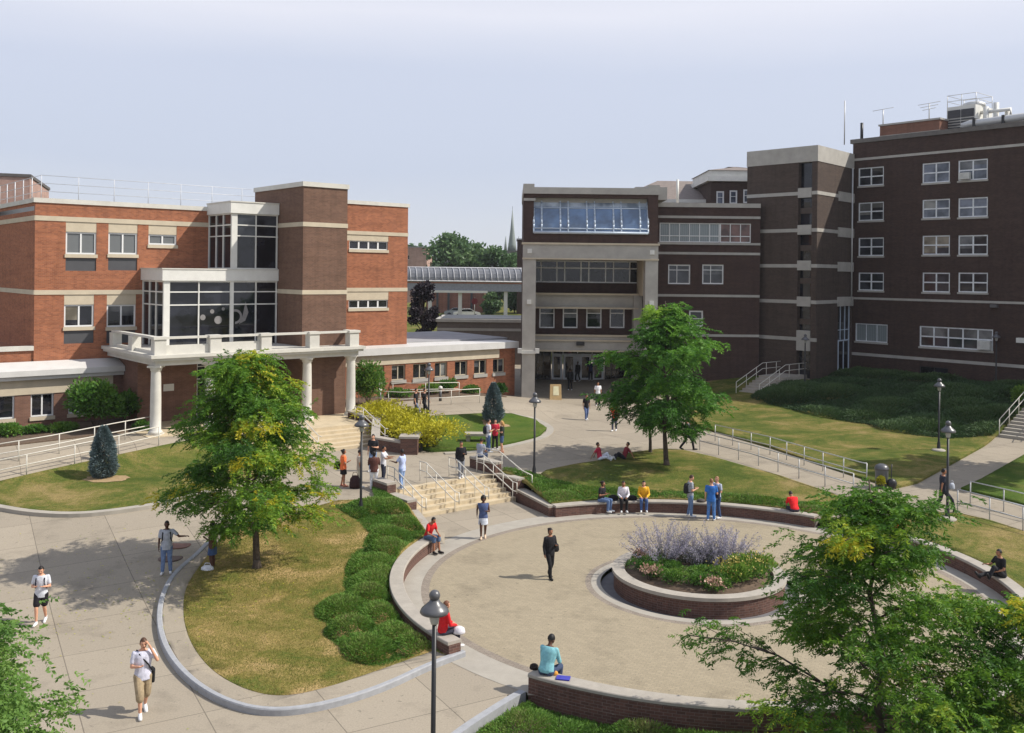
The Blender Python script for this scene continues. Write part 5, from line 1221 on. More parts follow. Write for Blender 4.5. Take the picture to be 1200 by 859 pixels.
# shrubs at right edge
big_shrub('bright green shrub at the right frame edge beside the shaded stairs', 1196, 478, 452, 22, SHRUBL, 77, 'shrub', n=900, lf=.2, tone=.7)
big_shrub('small bright yellow green potted shrub beside the trash bin', 1031, 573, 558, 15, GOLD, 78, 'shrub', n=700, lf=.1, tone=.35, lumps=6)
def spruce(label, u, vb, vt, wpx, seed):
    p = T(u, vb); p.z += .08; h = (vb - vt) / F * p.y; w = wpx / F * p.y / 2 * .86; r = np.random.default_rng(seed)
    t = thing('blue_spruce', label, 'tree', p)
    m = MB(); m.tube([p - Vector((0, 0, .1)), p + Vector((0, 0, h * .9))], [.07, .015], 6); m.build('trunk', BARK, t)
    n = 9000; q = r.uniform(0, 1, n) ** 1.15; a = r.uniform(0, 2 * PI, n)
    tier = .8 + .2 * np.abs(np.sin(q * 19 + np.sin(a * 5) * 1.2)); lump = 1 + .12 * np.sin(a * 4 + q * 9)
    rad = w * (np.minimum(1, (q + .16) * 3.2) * (1 - q ** 2.6) + .04) * tier * lump * r.uniform(.72, 1.02, n)
    C = np.stack([p.x + rad * np.cos(a), p.y + rad * np.sin(a), p.z + .05 + q * h], 1)
    A = np.stack([np.cos(a), np.sin(a), r.uniform(.1, .9, n)], 1) + r.normal(size=(n, 3)) * .35
    leaf_obj('crown', SPRUCE, C, A, .17, .045, np.clip(.5 + r.normal(size=n) * .2 + .15 * np.sin(a * 4 + q * 9), 0, 1), t)
spruce('small dense blue spruce on the left lawn', 121, 562, 504, 33, 5); spruce('small dense blue spruce on the lawn by the wing walk', 578, 497, 452, 25, 6)
for u, v, k in ((121, 563, 1.0), (578, 498, .9)):
    p = T(u, v); m = MB(); n = 20; rd = random.Random(k)
    vs = [(p.x + .2 + k * rd.uniform(.85, 1.1) * math.cos(2 * PI * i / n), p.y - .1 + k * .8 * rd.uniform(.85, 1.1) * math.sin(2 * PI * i / n)) for i in range(n)]
    patch('mulch_ground', [Vector(q) for q in vs], .115, M('straw_mulch', (.33, .23, .12), .95, .25, 5), 0)

# low juniper beds ------------------------------------------------
def pip(X, Y, poly):
    ins = np.zeros(len(X), bool); n = len(poly)
    for i in range(n):
        x0, y0 = poly[i]; x1, y1 = poly[(i + 1) % n]
        if y0 == y1: continue
        c = ((y0 > Y) != (y1 > Y)) & (X < (x1 - x0) * (Y - y0) / (y1 - y0) + x0); ins ^= c
    return ins
def bed(name, poly, off, dens, hgt, mat, seed, lf=.2, mound=.35, label=None, cat='ground cover', wv=1.1, tone=.45, edge_dark=True, mounds=None, w=.03):
    r = np.random.default_rng(seed); P = np.array([(p[0], p[1]) for p in poly]); lo, hi = P.min(0), P.max(0)
    n = int((hi - lo).prod() * dens); X = r.uniform(lo[0], hi[0], n); Y = r.uniform(lo[1], hi[1], n); k = pip(X, Y, P); X, Y = X[k], Y[k]
    # distance to the outline keeps the edge low
    dmin = np.full(len(X), 9.0)
    for i in range(len(P)):
        a, b = P[i], P[(i + 1) % len(P)]; ab = b - a; L2 = (ab ** 2).sum() + 1e-9
        tt = np.clip(((X - a[0]) * ab[0] + (Y - a[1]) * ab[1]) / L2, 0, 1); dmin = np.minimum(dmin, np.hypot(X - a[0] - tt * ab[0], Y - a[1] - tt * ab[1]))
    edge = np.clip(dmin / .35, 0, 1) ** .5; GX = np.zeros(len(X)); GY = np.zeros(len(X))
    cs = np.array(mounds) if mounds is not None else np.stack([r.uniform(lo[0], hi[0], max(3, int((hi - lo).prod() / wv ** 2 / 1.6))), r.uniform(lo[1], hi[1], max(3, int((hi - lo).prod() / wv ** 2 / 1.6)))], 1)
    mz = np.zeros(len(X)); own = np.zeros(len(X), int)
    for i, c in enumerate(cs):
        rr = wv * (.75 + .5 * ((i * 37 % 10) / 10)); g = np.sqrt(np.clip(1 - ((X - c[0]) ** 2 + (Y - c[1]) ** 2) / rr ** 2, 0, 1)) * (.7 + .5 * ((i * 53 % 10) / 10)); own = np.where(g > mz, i, own); GX = np.where(g > mz, (X - c[0]) / rr, GX); GY = np.where(g > mz, (Y - c[1]) / rr, GY); mz = np.maximum(mz, g)
    z0 = np.array([H(x, y) for x, y in zip(X, Y)]) + off
    f = r.uniform(.35, 1.0, len(X))
    Zc = z0 + (hgt * .45 + mound * mz) * edge * f
    tone_m = np.array([((i * 29) % 17) / 17 for i in range(len(cs))])
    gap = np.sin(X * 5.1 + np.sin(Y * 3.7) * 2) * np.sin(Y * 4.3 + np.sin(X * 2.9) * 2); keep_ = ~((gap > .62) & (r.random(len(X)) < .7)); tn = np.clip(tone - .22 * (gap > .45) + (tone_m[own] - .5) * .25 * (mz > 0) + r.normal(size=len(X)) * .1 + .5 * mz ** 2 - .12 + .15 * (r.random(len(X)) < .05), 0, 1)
    A = np.stack([r.normal(size=len(X)) * .35 + GX * 1.1, r.normal(size=len(X)) * .35 + GY * 1.1, r.uniform(.3, .9, len(X)) * (.45 + .55 * mz)], 1)
    X, Y, Zc, A, tn = X[keep_], Y[keep_], Zc[keep_], A[keep_], tn[keep_]
    o = leaf_obj(name, mat, np.stack([X, Y, Zc - .04], 1), A, lf * r.uniform(.6, 1.2, len(X)), w, tn)
    o['kind'] = 'stuff'
    if label: o['label'] = label; o['category'] = cat
    return o
ib_px = [(384, 597), (398, 601), (416, 612), (434, 630), (424, 645), (412, 655), (406, 672), (402, 690), (407, 699), (388, 706), (370, 718), (371, 729), (384, 738), (378, 748), (388, 757), (399, 764), (404, 778), (422, 786), (446, 787), (476, 778), (505, 766)]
arcJ = arc(R + .5, aL1 - .02, aL0, 30)
ib = PX(ib_px) + arcJ + [LF(4.45, -16.5), LF(4.45, -14.2)] + PX([(440, 591)])
mpx = [(412, 606), (436, 598), (462, 600), (470, 622), (448, 632), (492, 618), (455, 650), (436, 668), (440, 690), (432, 706), (460, 700), (400, 720), (450, 728), (410, 746), (424, 768), (470, 752), (492, 765), (480, 725), (455, 680), (478, 650)]
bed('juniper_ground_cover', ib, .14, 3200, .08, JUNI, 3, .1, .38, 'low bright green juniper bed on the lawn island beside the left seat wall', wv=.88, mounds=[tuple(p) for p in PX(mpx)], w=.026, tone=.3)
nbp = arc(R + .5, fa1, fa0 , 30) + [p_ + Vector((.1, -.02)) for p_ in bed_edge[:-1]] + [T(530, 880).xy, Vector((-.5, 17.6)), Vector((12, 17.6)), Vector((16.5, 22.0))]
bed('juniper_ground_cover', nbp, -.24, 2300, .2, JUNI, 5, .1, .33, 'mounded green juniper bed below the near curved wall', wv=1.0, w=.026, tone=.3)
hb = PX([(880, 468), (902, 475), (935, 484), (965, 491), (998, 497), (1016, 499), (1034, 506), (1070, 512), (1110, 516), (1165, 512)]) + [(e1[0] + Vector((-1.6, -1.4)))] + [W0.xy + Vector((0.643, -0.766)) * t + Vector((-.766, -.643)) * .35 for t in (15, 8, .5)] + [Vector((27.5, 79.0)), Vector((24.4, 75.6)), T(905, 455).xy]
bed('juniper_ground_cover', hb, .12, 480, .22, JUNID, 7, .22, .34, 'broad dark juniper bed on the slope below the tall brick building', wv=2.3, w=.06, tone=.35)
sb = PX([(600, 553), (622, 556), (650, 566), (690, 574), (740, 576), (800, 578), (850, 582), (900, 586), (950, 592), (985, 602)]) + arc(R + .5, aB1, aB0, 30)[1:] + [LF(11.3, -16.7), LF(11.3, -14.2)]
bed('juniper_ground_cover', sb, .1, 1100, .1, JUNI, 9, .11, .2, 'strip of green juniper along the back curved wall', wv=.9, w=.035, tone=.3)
# short grass blades on the nearer lawns
def turf(name, poly, dens, seed, tone, excl=None):
    r = np.random.default_rng(seed); P = np.array([(p[0], p[1]) for p in poly]); lo, hi = P.min(0), P.max(0)
    n = int((hi - lo).prod() * dens); X = r.uniform(lo[0], hi[0], n); Y = r.uniform(lo[1], hi[1], n); k = pip(X, Y, P)
    if excl is not None: k &= ~pip(X, Y, np.array([(p[0], p[1]) for p in excl]))
    X, Y = X[k], Y[k]; z = np.array([H(x, y) for x, y in zip(X, Y)]) + .135
    s = np.sin(X * 1.7 + np.sin(Y * 1.3) * 1.5) * .5 + np.sin(Y * 2.3 + X * .6) * .4 + np.sin(X * .5 - Y * .7) * .5
    o = leaf_obj(name, GRASSL, np.stack([X, Y, z], 1), np.stack([r.normal(size=len(X)) * .5, r.normal(size=len(X)) * .5, np.ones(len(X))], 1), .045 * r.uniform(.6, 1.4, len(X)), .013, np.clip(tone + .18 * s + r.normal(size=len(X)) * .16, 0, 1))
    o['kind'] = 'stuff'; o['label'] = 'short grass blades on the dry lawn island'; o['category'] = 'grass'
turf('grass', list(grass) + arcI + wl + topl, 620, 2, .62, ib)

# ================================================================== PLANTER
pl_ = thing('round_planter', 'round raised brick planter with pale stone cap in the middle of the circle', 'planter', (CC.x, CC.y, 0))
def annulus(r0, r1, z0, z1, n=96):
    m = MB(); vs = []
    for r, z in ((r0, z0), (r1, z0), (r1, z1), (r0, z1)): vs += [(CC.x + r * math.cos(2 * PI * k / n), CC.y + r * math.sin(2 * PI * k / n), z) for k in range(n)]
    m.add(vs, [(i * n + k, i * n + (k + 1) % n, ((i + 1) % 4) * n + (k + 1) % n, ((i + 1) % 4) * n + k) for i in range(4) for k in range(n)]); return m
annulus(2.55, 2.83, -.2, .43).build('brick_body', WALLB, pl_); annulus(2.48, 2.89, .43, .54).build('cap', CAPST, pl_)
m = MB(); m.lathe((CC.x, CC.y, 0), [(2.55, .1), (2.55, .42), (1.4, .5), (.05, .52)], 48); m.build('soil', DIRT, pl_)
def clump(name, label, x, y, rx, ry, h, mat, seed, n, lf, w, cat='plant', spread=.5, z=.42, tone=.5, base=None, group=None):
    """upright flower stems fanning from a base"""
    r = np.random.default_rng(seed); c = np.array((CC.x + x * .9, CC.y + y * .9, z)); t = thing(name, label, cat, tuple(c), group=group)
    m = MB(); k = 80; dirs = np.stack([r.normal(size=k) * spread, r.normal(size=k) * spread, np.ones(k)], 1); L = h * r.uniform(.7, 1.08, k)
    C = []; A = []; TN = []
    for i in range(k):
        a = r.uniform(0, 2 * PI); q = math.sqrt(r.random()); b = c + np.array((rx * q * .6 * math.cos(a), ry * q * .6 * math.sin(a), 0)); d = dirs[i] / np.linalg.norm(dirs[i]); d = d + .5 * np.array((math.cos(a) * q, math.sin(a) * q, 0)); d /= np.linalg.norm(d)
        e = b + d * L[i]; m.tube([b, b + d * L[i] * .6, e], [.008, .006, .003], 3)
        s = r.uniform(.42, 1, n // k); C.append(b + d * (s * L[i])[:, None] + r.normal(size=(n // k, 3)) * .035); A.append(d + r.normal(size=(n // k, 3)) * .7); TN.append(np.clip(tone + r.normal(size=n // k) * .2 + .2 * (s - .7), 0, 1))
    m.build('stems', M('sage_stem', (.12, .14, .1), .8), t); leaf_obj('blossom', mat, np.concatenate(C), np.concatenate(A), lf, w, np.concatenate(TN), t)
    if base is not None:
        n2 = 900; v = r.normal(size=(n2, 3)); v /= np.linalg.norm(v, axis=1, keepdims=True); v[:, 2] = np.abs(v[:, 2]); leaf_obj('leaves', base, c + v * np.array((rx, ry, h * .45)) * r.uniform(.4, 1, size=(n2, 1)), v + r.normal(size=(n2, 3)) * .5, .09, .03, np.clip(.4 + r.normal(size=n2) * .15, 0, 1), t)
GREYL = leaf_mat('gray_green_leaf', [(0, (.04, .06, .035)), (1, (.14, .17, .1))], .2)
gv_ = 'purple flowering sage clumps in the round planter'
clump('russian_sage', 'tall purple sage clump at the left back of the planter', -1.15, .9, .75, .65, 1.55, LAV, 3, 5600, .06, .026, base=GREYL, group=gv_)
clump('russian_sage', 'tall purple sage clump at the middle back of the planter', .05, 1.15, .75, .65, 1.3, LAV, 4, 900, .06, .024, base=GREYL, tone=.4, group=gv_)
clump('russian_sage', 'widest purple sage clump at the right of the planter', 1.0, .55, .85, .75, 1.5, LAV, 5, 6000, .06, .026, base=GREYL, group=gv_)
clump('russian_sage', 'darker purple sage clump in the planter center', .3, .3, .5, .5, 1.0, LAV, 6, 1300, .06, .03, base=GREYL, tone=.15, group=gv_)  # lower blossom tint than the other clumps
hpts = [(-2.0, .1, .55, .45), (-1.6, -.6, .6, .5), (-1.0, -1.2, .65, .5), (-.35, -1.6, .6, .5), (-.2, -.8, .7, .6), (.4, -1.95, .5, .4), (-1.2, -.1, .6, .6)]
for i, (x, y, a, b) in enumerate(hpts):
    shrub('boxwood_shrub', ['leftmost low green mound in the planter', 'low green mound behind the pink flowers at the planter left', 'dark green mound near the planter front left', 'dark green mound at the planter front', 'green mound in the planter middle below the sage', 'small gray green mound at the planter front right', 'low green mound below the left sage clump'][i], (CC.x + x * .92, CC.y + y * .92, .42), a, b, .5, SHRUBL, 90 + i, n=1500, lf=.07, tone=.38 + .05 * (i % 3), group='low green mounds in the round planter')
for i, (x, y, lab, mt, tn) in enumerate(((1.5, -.9, 'yellow flowering leafy plant at the planter right', YFLOW, .6), (.9, -1.3, 'loose leafy green plant at the planter front right', YFLOW, .3), (2.1, -.2, 'tall leafy green plant at the planter right rim', YFLOW, .4))):
    x_, y_ = CC.x + x * .9, CC.y + y * .9
    s_ = shrub('flowering_plant', lab, (x_, y_, .42), .7, .6, .75, SHRUBL, 110 + i, n=1700, lf=.11, tone=.7, up=.6)
    r = np.random.default_rng(i); n = 160; leaf_obj('blossom', mt, np.stack([x_ + r.normal(size=n) * .33, y_ + r.normal(size=n) * .28, .42 + r.uniform(.45, .85, n)], 1), r.normal(size=(n, 3)), .07, .06, np.clip(tn + r.normal(size=n) * .2, 0, 1), s_)
for i, (x, y, lab) in enumerate(((-1.95, -.95, 'pink rose cluster at the planter left front'), (.15, -2.35, 'pink rose cluster at the planter front rim'), (-2.0, 1.0, 'faded pink flower cluster at the planter left back'))):
    x_, y_ = CC.x + x * .9, CC.y + y * .9; s_ = shrub('rose_bush', lab, (x_, y_, .42), .32, .3, .42, SHRUBL, 120 + i, n=380, lf=.07, lumps=5)
    r = np.random.default_rng(i + 9); n = 190; leaf_obj('blossom', FLOW, np.stack([x_ + r.normal(size=n) * .16, y_ + r.normal(size=n) * .15, .42 + r.uniform(.3, .52, n)], 1), r.normal(size=(n, 3)), .08, .07, np.clip(.5 + r.normal(size=n) * .25, 0, 1), s_)

# ================================================================== LAMPS AND SMALL THINGS
def lamp():
    t = thing('street_lamp', '', 'street lamp')
    m = MB(); m.lathe((0, 0, 0), [(.13, 0), (.13, .08), (.1, .12), (.085, .45), (.06, .55), (.052, .6), (.045, 3.35)], 12); m.build('pole', BLACK, t, False)
    m = MB(); m.lathe((0, 0, 3.35), [(.07, 0), (.085, .05), (.1, .1), (.1, .28), (.12, .3)], 12); m.build('lantern', M('lamp_glass', (.42, .42, .4), .25), t, False)
    m = MB(); m.lathe((0, 0, 3.6), [(.28, -.03), (.3, 0), (.27, .07), (.19, .14), (.12, .2), (.1, .24), (.06, .25)], 24); m.build('lamp_shade', LAMPG, t, False)
    m = MB(); m.sphere((0, 0, 3.93), .115, 14, 9); m.build('finial', LAMPG, t, False); return t
L0 = lamp(); LH = 4.05
lamps = [((-1.5, 19.6, 0), 'near gray street lamp in the foreground, its base out of sight'),
         (Ttop(424, 486, LH), 'black street lamp at the juniper bed beside the wide stairs'),
         (Ttop(627, 460, LH), 'black street lamp right of the wide stairs in front of the entrance'),
         (T(502, 505), 'black street lamp rising from the golden shrubs by the wing'),
         (T(1100, 529), 'black street lamp with lit cap on the hill lawn in front of the juniper slope'),
         (T(1110, 609), 'black street lamp beside the walking man on the right path'),
         (T(943, 453), 'dark street lamp in front of the jutting stair tower'),
         (T(1167, 452), 'dark shaded street lamp against the tall building at far right')]
for i, (p, lab) in enumerate(lamps):
    if i == 0: L0.location = p; L0['label'] = lab
    else: o = dup(L0, p, 0, lab); 
for o in [o for o in bpy.data.objects if o.name.startswith('street_lamp')]: o['group'] = 'black street lamps along the walks'
m = MB()
for u, v in ((1100, 530), (1110, 611)):
    p = T(u, v); k = thing('lamp_base', 'round concrete footing under the lamp ' + ('on the hill lawn' if u == 1100 else 'beside the walking man'), 'footing', p); m = MB(); m.lathe(tuple(p), [(.36, -.1), (.36, .13), (.3, .17)], 18); m.build('footing_body', LCONC, k)
# trash bin
def bin_(label, u, v, c):
    p = T(u, v); t = thing('trash_bin', label, 'trash bin', p)
    m = MB(); m.lathe(tuple(p), [(.24, 0), (.27, .05), (.29, .78), (.31, .8)], 14); m.build('body', c, t)
    m = MB(); m.lathe((p.x, p.y, p.z + .8), [(.32, 0), (.32, .08), (.26, .2), (.12, .27), (.03, .28)], 14); m.build('lid', LAMPG, t)
bin_('gray domed trash bin beside the path at the hill lawn', 1033, 571, M('bin_gray', (.14, .15, .17), .4)); bin_('dark slim trash bin beside the square brick pier', 489, 529, BLACK)
p = T(1045, 573); t = thing('hand_truck', 'black wheeled cart with tall thin handle beside the gray bin', 'cart', p)
m = MB(); m.sphere((p.x, p.y, p.z + .24), .24, 10, 7, (1, .7, 1)); m.build('load', BLACK, t); m = MB(); m.tube([(p.x, p.y + .1, p.z), (p.x + .03, p.y + .1, p.z + 1.1)], .025, 5); m.build('handle', BLACK, t)
# a-frame sign
p = T(651, 468); t = thing('a_frame_sign', 'wooden a frame notice board standing near the entrance pillar', 'sign', p)
for s in (-1, 1):
    m = MB(); m.hexa([(p.x - .45, p.y + s * .35 - .02, p.z), (p.x + .45, p.y + s * .35 - .02, p.z), (p.x + .45, p.y + s * .35 + .02, p.z), (p.x - .45, p.y + s * .35 + .02, p.z), (p.x - .42, p.y + s * .04 - .02, p.z + 1.15), (p.x + .42, p.y + s * .04 - .02, p.z + 1.15), (p.x + .42, p.y + s * .04 + .02, p.z + 1.15), (p.x - .42, p.y + s * .04 + .02, p.z + 1.15)]); m.build('board', M('sign_wood', (.46, .32, .15), .6), t)
m = MB(); k = lambda x, f: (p.x + x, p.y - .35 + .31 * f - .035, p.z + 1.15 * f); m.quad(k(-.2, .3), k(.25, .3), k(.22, .88), k(-.18, .88)); m.build('notice', M('notice_paper', (.75, .7, .45), .7), t)
# manhole covers
for u, v, lab, c in ((210, 639, 'reddish round manhole cover behind the waiting students', (.2, .1, .075)), (200, 654, 'dark round manhole cover in the tree shade', (.12, .08, .065))):
    p = T(u, v); t = thing('manhole_cover', lab, 'manhole cover', p); m = MB(); m.lathe((p.x, p.y, p.z), [(.42, -.02), (.42, .012), (.38, .018), (.05, .016)], 24); m.build('cover', M('iron_' + lab[:4], c, .7), t)
# bench slab and bollards
p = T(560, 519); t = thing('stone_bench', 'low pale stone bench slab on the edge of the spruce lawn', 'bench', p)
m = MB(); m.box(p.x - .75, p.x + .75, p.y - .3, p.y + .5, p.z + .42, p.z + .55); m.build('seat', LCONC, t)
for s in (-.55, .55): m = MB(); m.box(p.x + s - .12, p.x + s + .12, p.y - .2, p.y + .35, p.z, p.z + .42); m.build('leg', LCONC, t)
for u, v, lab in ((445, 473, 'short bollard light left, among the ramp railings'), (516, 470, 'short bollard light by the wing wall, right of two men'), (117, 541, 'short bollard light at the ramp railing behind the left spruce')):
    p = T(u, v); t = thing('bollard_light', lab, 'bollard light', p); m = MB(); m.lathe(tuple(p), [(.1, 0), (.1, .8)], 10); m.build('post', LAMPG, t); m = MB(); m.lathe((p.x, p.y, p.z + .8), [(.14, 0), (.14, .16), (.05, .22)], 10); m.build('lamp_head', WHITE, t)
far_t = Vector((30.5, 47.0, H(30.5, 47.0)))
tree('maple_tree', 'tall tree just beyond the right frame edge that shades the right lawn', far_t, 12.5, pyr(4.4, .45, .35, .15, 4), .45, 16000, LOCUST2, 77, leaf=(.3, .16), trunk=.2, tiers=26, frond=.5, per=16)

# fallen leaflets on the paving and the lawn edge below the left tree
r = np.random.default_rng(77); n = 700
X = tb.x - 3.0 + r.normal(size=n) * 3.2; Y = tb.y - 1.5 + r.normal(size=n) * 3.0; k = np.hypot(X - CC.x, Y - CC.y) > R + 1; X, Y = X[k], Y[k]
Z0 = np.array([H(x, y) for x, y in zip(X, Y)]) + np.where(pip(X, Y, np.array([(p[0], p[1]) for p in curb])), .19, .02)
fl_o = leaf_obj('fallen_leaves', LOCUST, np.stack([X, Y, Z0], 1), np.stack([r.normal(size=len(X)), r.normal(size=len(X)), r.uniform(0, .12, len(X))], 1), .075 * r.uniform(.5, 1.3, len(X)), .03, r.uniform(.8, 1, len(X)), N=np.tile((0, 0, 1.0), (len(X), 1)) + r.normal(size=(len(X), 3)) * .15)
fl_o['kind'] = 'stuff'; fl_o['label'] = 'scattered yellow fallen leaflets on the paving near the left tree'; fl_o['category'] = 'fallen leaves'

# a far belt of woods on the horizon
r = np.random.default_rng(8); n = 42000; X = r.uniform(-700, 700, n); Y = 430 + np.abs(X) * -.12 + r.normal(size=n) * 10
hh = 12 + 3.5 * np.sin(X * .11) + 2.5 * np.sin(X * .29 + 1) + 1.5 * np.sin(X * .61 + 2)
q = r.uniform(0, 1, n) ** .7
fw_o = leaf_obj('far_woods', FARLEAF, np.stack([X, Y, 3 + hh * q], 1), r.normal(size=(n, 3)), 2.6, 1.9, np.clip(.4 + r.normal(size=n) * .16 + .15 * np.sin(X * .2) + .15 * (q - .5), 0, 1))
fw_o['kind'] = 'stuff'; fw_o['label'] = 'distant belt of green woods on the horizon'; fw_o['category'] = 'woods'
# ================================================================== PEOPLE
V3 = Vector
def cm(c, kind='cloth'):
    key = kind + '_%02x%02x%02x' % tuple(int(x * 255) for x in c)
    return M(key, lin(c), .85 if kind == 'cloth' else .6, .26 if kind == 'cloth' else .1, 9 if kind == 'cloth' else 14, bump=.6 if kind == 'cloth' else 0)
SK = {'l': (.80, .60, .49), 'm': (.62, .43, .32), 'd': (.33, .21, .155)}
class Fig(MB):
    def limb(s, p, q, r0, r1, n=10):
        p, q = V3(p), V3(q); s.tube([p, q], [r0, r1], n); s.sphere(p, r0 * .999, n, 6); s.sphere(q, r1 * .999, n, 6)
    def loft(s, rings, n=14):
        """rings: (centre, x axis, y axis, rx, ry)"""
        vs = []
        for c, ax, ay, rx, ry in rings: vs += [V3(c) + ax * rx * math.cos(2 * PI * k / n) + ay * ry * math.sin(2 * PI * k / n) for k in range(n)]
        fs = [(i * n + k, i * n + (k + 1) % n, (i + 1) * n + (k + 1) % n, (i + 1) * n + k) for i in range(len(rings) - 1) for k in range(n)]
        fs += [tuple(reversed(range(n))), tuple(range((len(rings) - 1) * n, len(rings) * n))]; s.add(vs, fs)
BAKE = []
def remeshed(fig, name, mats, parent, vox, post=None, smooth=3):
    o = fig.build(name, mats, parent, False)
    md = o.modifiers.new('r', 'REMESH'); md.mode = 'VOXEL'; md.voxel_size = vox; md.use_smooth_shade = True
    sm = o.modifiers.new('s', 'SMOOTH'); sm.iterations = smooth; sm.factor = .5
    BAKE.append((o, mats, post)); return o
def hand(mb, w, d, palm, r):
    """palm, four unequal bent fingers and a thumb beginning at wrist w, pointing along d, palm facing `palm`"""
    d = V3(d).normalized(); pn = V3(palm); pn = (pn - d * pn.dot(d)); pn = pn.normalized() if pn.length > .01 else d.orthogonal().normalized(); s = d.cross(pn)
    L = r * 9.5; pw = L * .22; e = V3(w) + d * L * .5
    mb.hexa([V3(w) - s * pw * .7 - pn * r * .6, V3(w) + s * pw * .7 - pn * r * .6, V3(w) + s * pw * .7 + pn * r * .6, V3(w) - s * pw * .7 + pn * r * .6, e - s * pw - pn * r * .5, e + s * pw - pn * r * .5, e + s * pw + pn * r * .5, e - s * pw + pn * r * .5])
    for i, fl in enumerate((.40, .48, .45, .34)):
        b = e + s * pw * (-.78 + .52 * i); k = b + d * L * fl * .5 + pn * L * .04; t = k + (d * .75 + pn * .65).normalized() * L * fl * .5
        mb.tube([b - d * L * .05, k, t], [r * .5, r * .45, r * .34], 5)
    b = V3(w) + d * L * .14 - s * pw * .8; k = b - s * L * .14 + d * L * .14 + pn * L * .06; mb.tube([b, k, k + d * L * .17 + pn * L * .07], [r * .56, r * .5, r * .38], 5)

def person(label, pos, head, h=1.72, pose='stand', top=((.8, .8, .8), 'short'), bot=((.25, .35, .5), 'long'), hair=((.08, .06, .05), 'short'), skin='l', shoes=(.85, .85, .85), aL='down', aR='down', stride=.14, lean=0.0, wide=1.0, turn=0.0, nod=0.0, knees=None, drop=.245, vox=None):
    """one figure: body (one continuous mesh) with hair, shirt, trousers or skirt and shoes as children; local +y is where it faces"""
    t = thing('person', label, 'person', pos, math.radians(head - 90), None)
    sc = h; X, Y_, Z_ = V3((1, 0, 0)), V3((0, 1, 0)), V3((0, 0, 1))
    far = V3(pos).length > 45; vb = vox or (.02 if far else .014)
    sitp = pose in ('sit', 'ground', 'recline')
    hz = {'stand': .52, 'walk': .515, 'sit': .055, 'ground': .055, 'recline': .055}[pose]
    tl = math.radians(lean); up = V3((0, math.sin(tl), math.cos(tl))); fw = V3((0, math.cos(tl), -math.sin(tl)))
    hip = V3((0, 0, hz)); S = lambda d, x=0, y=0: hip + up * d + X * x + fw * y
    # legs
    legs = []
    for sd in (-1, 1):
        hj = hip + X * .052 * sd * wide + V3((0, 0, -.012))
        if pose == 'stand': kn = V3((.058 * sd, .015, .285)); an = V3((.062 * sd + .01 * sd, -.012 + .02 * sd, .045))
        elif pose == 'walk':
            f = stride * sd
            if f > 0: kn = V3((.052 * sd, f * .62 + .035, .285)); an = V3((.05 * sd, f, .045))
            else: kn = V3((.052 * sd, f * .28 + .03, .28)); an = V3((.05 * sd, f, .075))
        elif pose == 'sit':
            kx, ky, ad = (knees or ((.07, .26, .24), (.07, .26, .24)))[0 if sd < 0 else 1]; kn = V3((kx * sd, ky, .055)); an = V3((kx * sd * .95, ad, -drop + .045))
        elif pose == 'ground':
            kx, ky, kz, ax, ay = (knees or ((.09, .2, .2, .07, .3), (.1, .22, .12, .04, .36)))[0 if sd < 0 else 1]; kn = V3((kx * sd, ky, kz)); an = V3((ax * sd, ay, .04))
        else:
            kn = V3((.07 * sd, .24, .06 + (.16 if sd < 0 else 0))); an = V3((.06 * sd, .46 - (.12 if sd < 0 else 0), .04))
        legs.append((hj, kn, an))
    # arms
    arms = []; sh = .302
    for sd, a in ((-1, aL), (1, aR)):
        sj = S(sh - .012, .103 * sd * (.5 + .5 * wide))
        if a == 'down': el = sj + V3((.03 * sd, -.012, -.168)); wr = el + V3((.004 * sd, .035, -.14)); pn = V3((-sd, 0, 0))
        elif a == 'swingf': el = sj + V3((.03 * sd, .05, -.16)); wr = el + V3((-.012 * sd, .095, -.105)); pn = V3((-sd, 0, 0))
        elif a == 'swingb': el = sj + V3((.035 * sd, -.085, -.145)); wr = el + V3((0, -.02, -.14)); pn = V3((-sd, 0, 0))
        elif a == 'bent': el = sj + V3((.035 * sd, .01, -.165)); wr = el + V3((-.075 * sd, .12, .03)); pn = V3((0, .1, 1))
        elif a == 'phone': el = sj + V3((.055 * sd, .09, -.1)); wr = S(.395, .062 * sd, .075); pn = V3((-sd, -.3, 0))
        elif a == 'out': el = sj + V3((.12 * sd, .05, -.105)); wr = el + V3((.115 * sd, .06, .015)); pn = V3((0, 0, -1))
        elif a == 'fwd': el = sj + V3((.025 * sd, .1, -.13)); wr = el + V3((-.02 * sd, .135, .02)); pn = V3((0, 0, -1))
        elif a == 'lap': el = sj + V3((.035 * sd, .035, -.165)); wr = el + V3((-.06 * sd, .13, -.04)); pn = V3((0, 0, -1))
        elif a == 'hip': el = sj + V3((.09 * sd, -.04, -.13)); wr = S(.04, .1 * sd, .03); pn = V3((-sd, 0, 0))
        elif a == 'face': el = sj + V3((.02 * sd, .12, -.11)); wr = S(.365, .03 * sd, .11); pn = V3((0, -1, .2))
        elif a == 'back': el = sj + V3((.05 * sd, -.1, -.13)); wr = el + V3((.02 * sd, -.06, -.125)); pn = V3((0, 0, -1))
        arms.append((sj, el, wr, pn))
    k = lambda v: V3(v) * sc
    torso = [(-.035, .066, .052), (0.0, .09, .064), (.06, .08, .058), (.11, .076, .055), (.18, .09, .062), (.25, .104, .062), (.29, .098, .052), (.318, .062, .042), (.335, .034, .034)]
    def tors(f, lo, hi, g, gx=1.0):
        r = [(k(S(d)), X, fw, (rx * wide + g) * sc * gx, (ry * (.5 + .5 * wide) + g) * sc) for d, rx, ry in torso if lo <= d <= hi]; f.loft(r)
    b = Fig(); tors(b, -1, 1, 0)
    hc = S(.412, 0, .012 + nod * .02) ; hr = V3((.0435, .054, .067))
    b.limb(k(S(.31)), k(S(.375, 0, .004)), .031 * sc, .029 * sc)
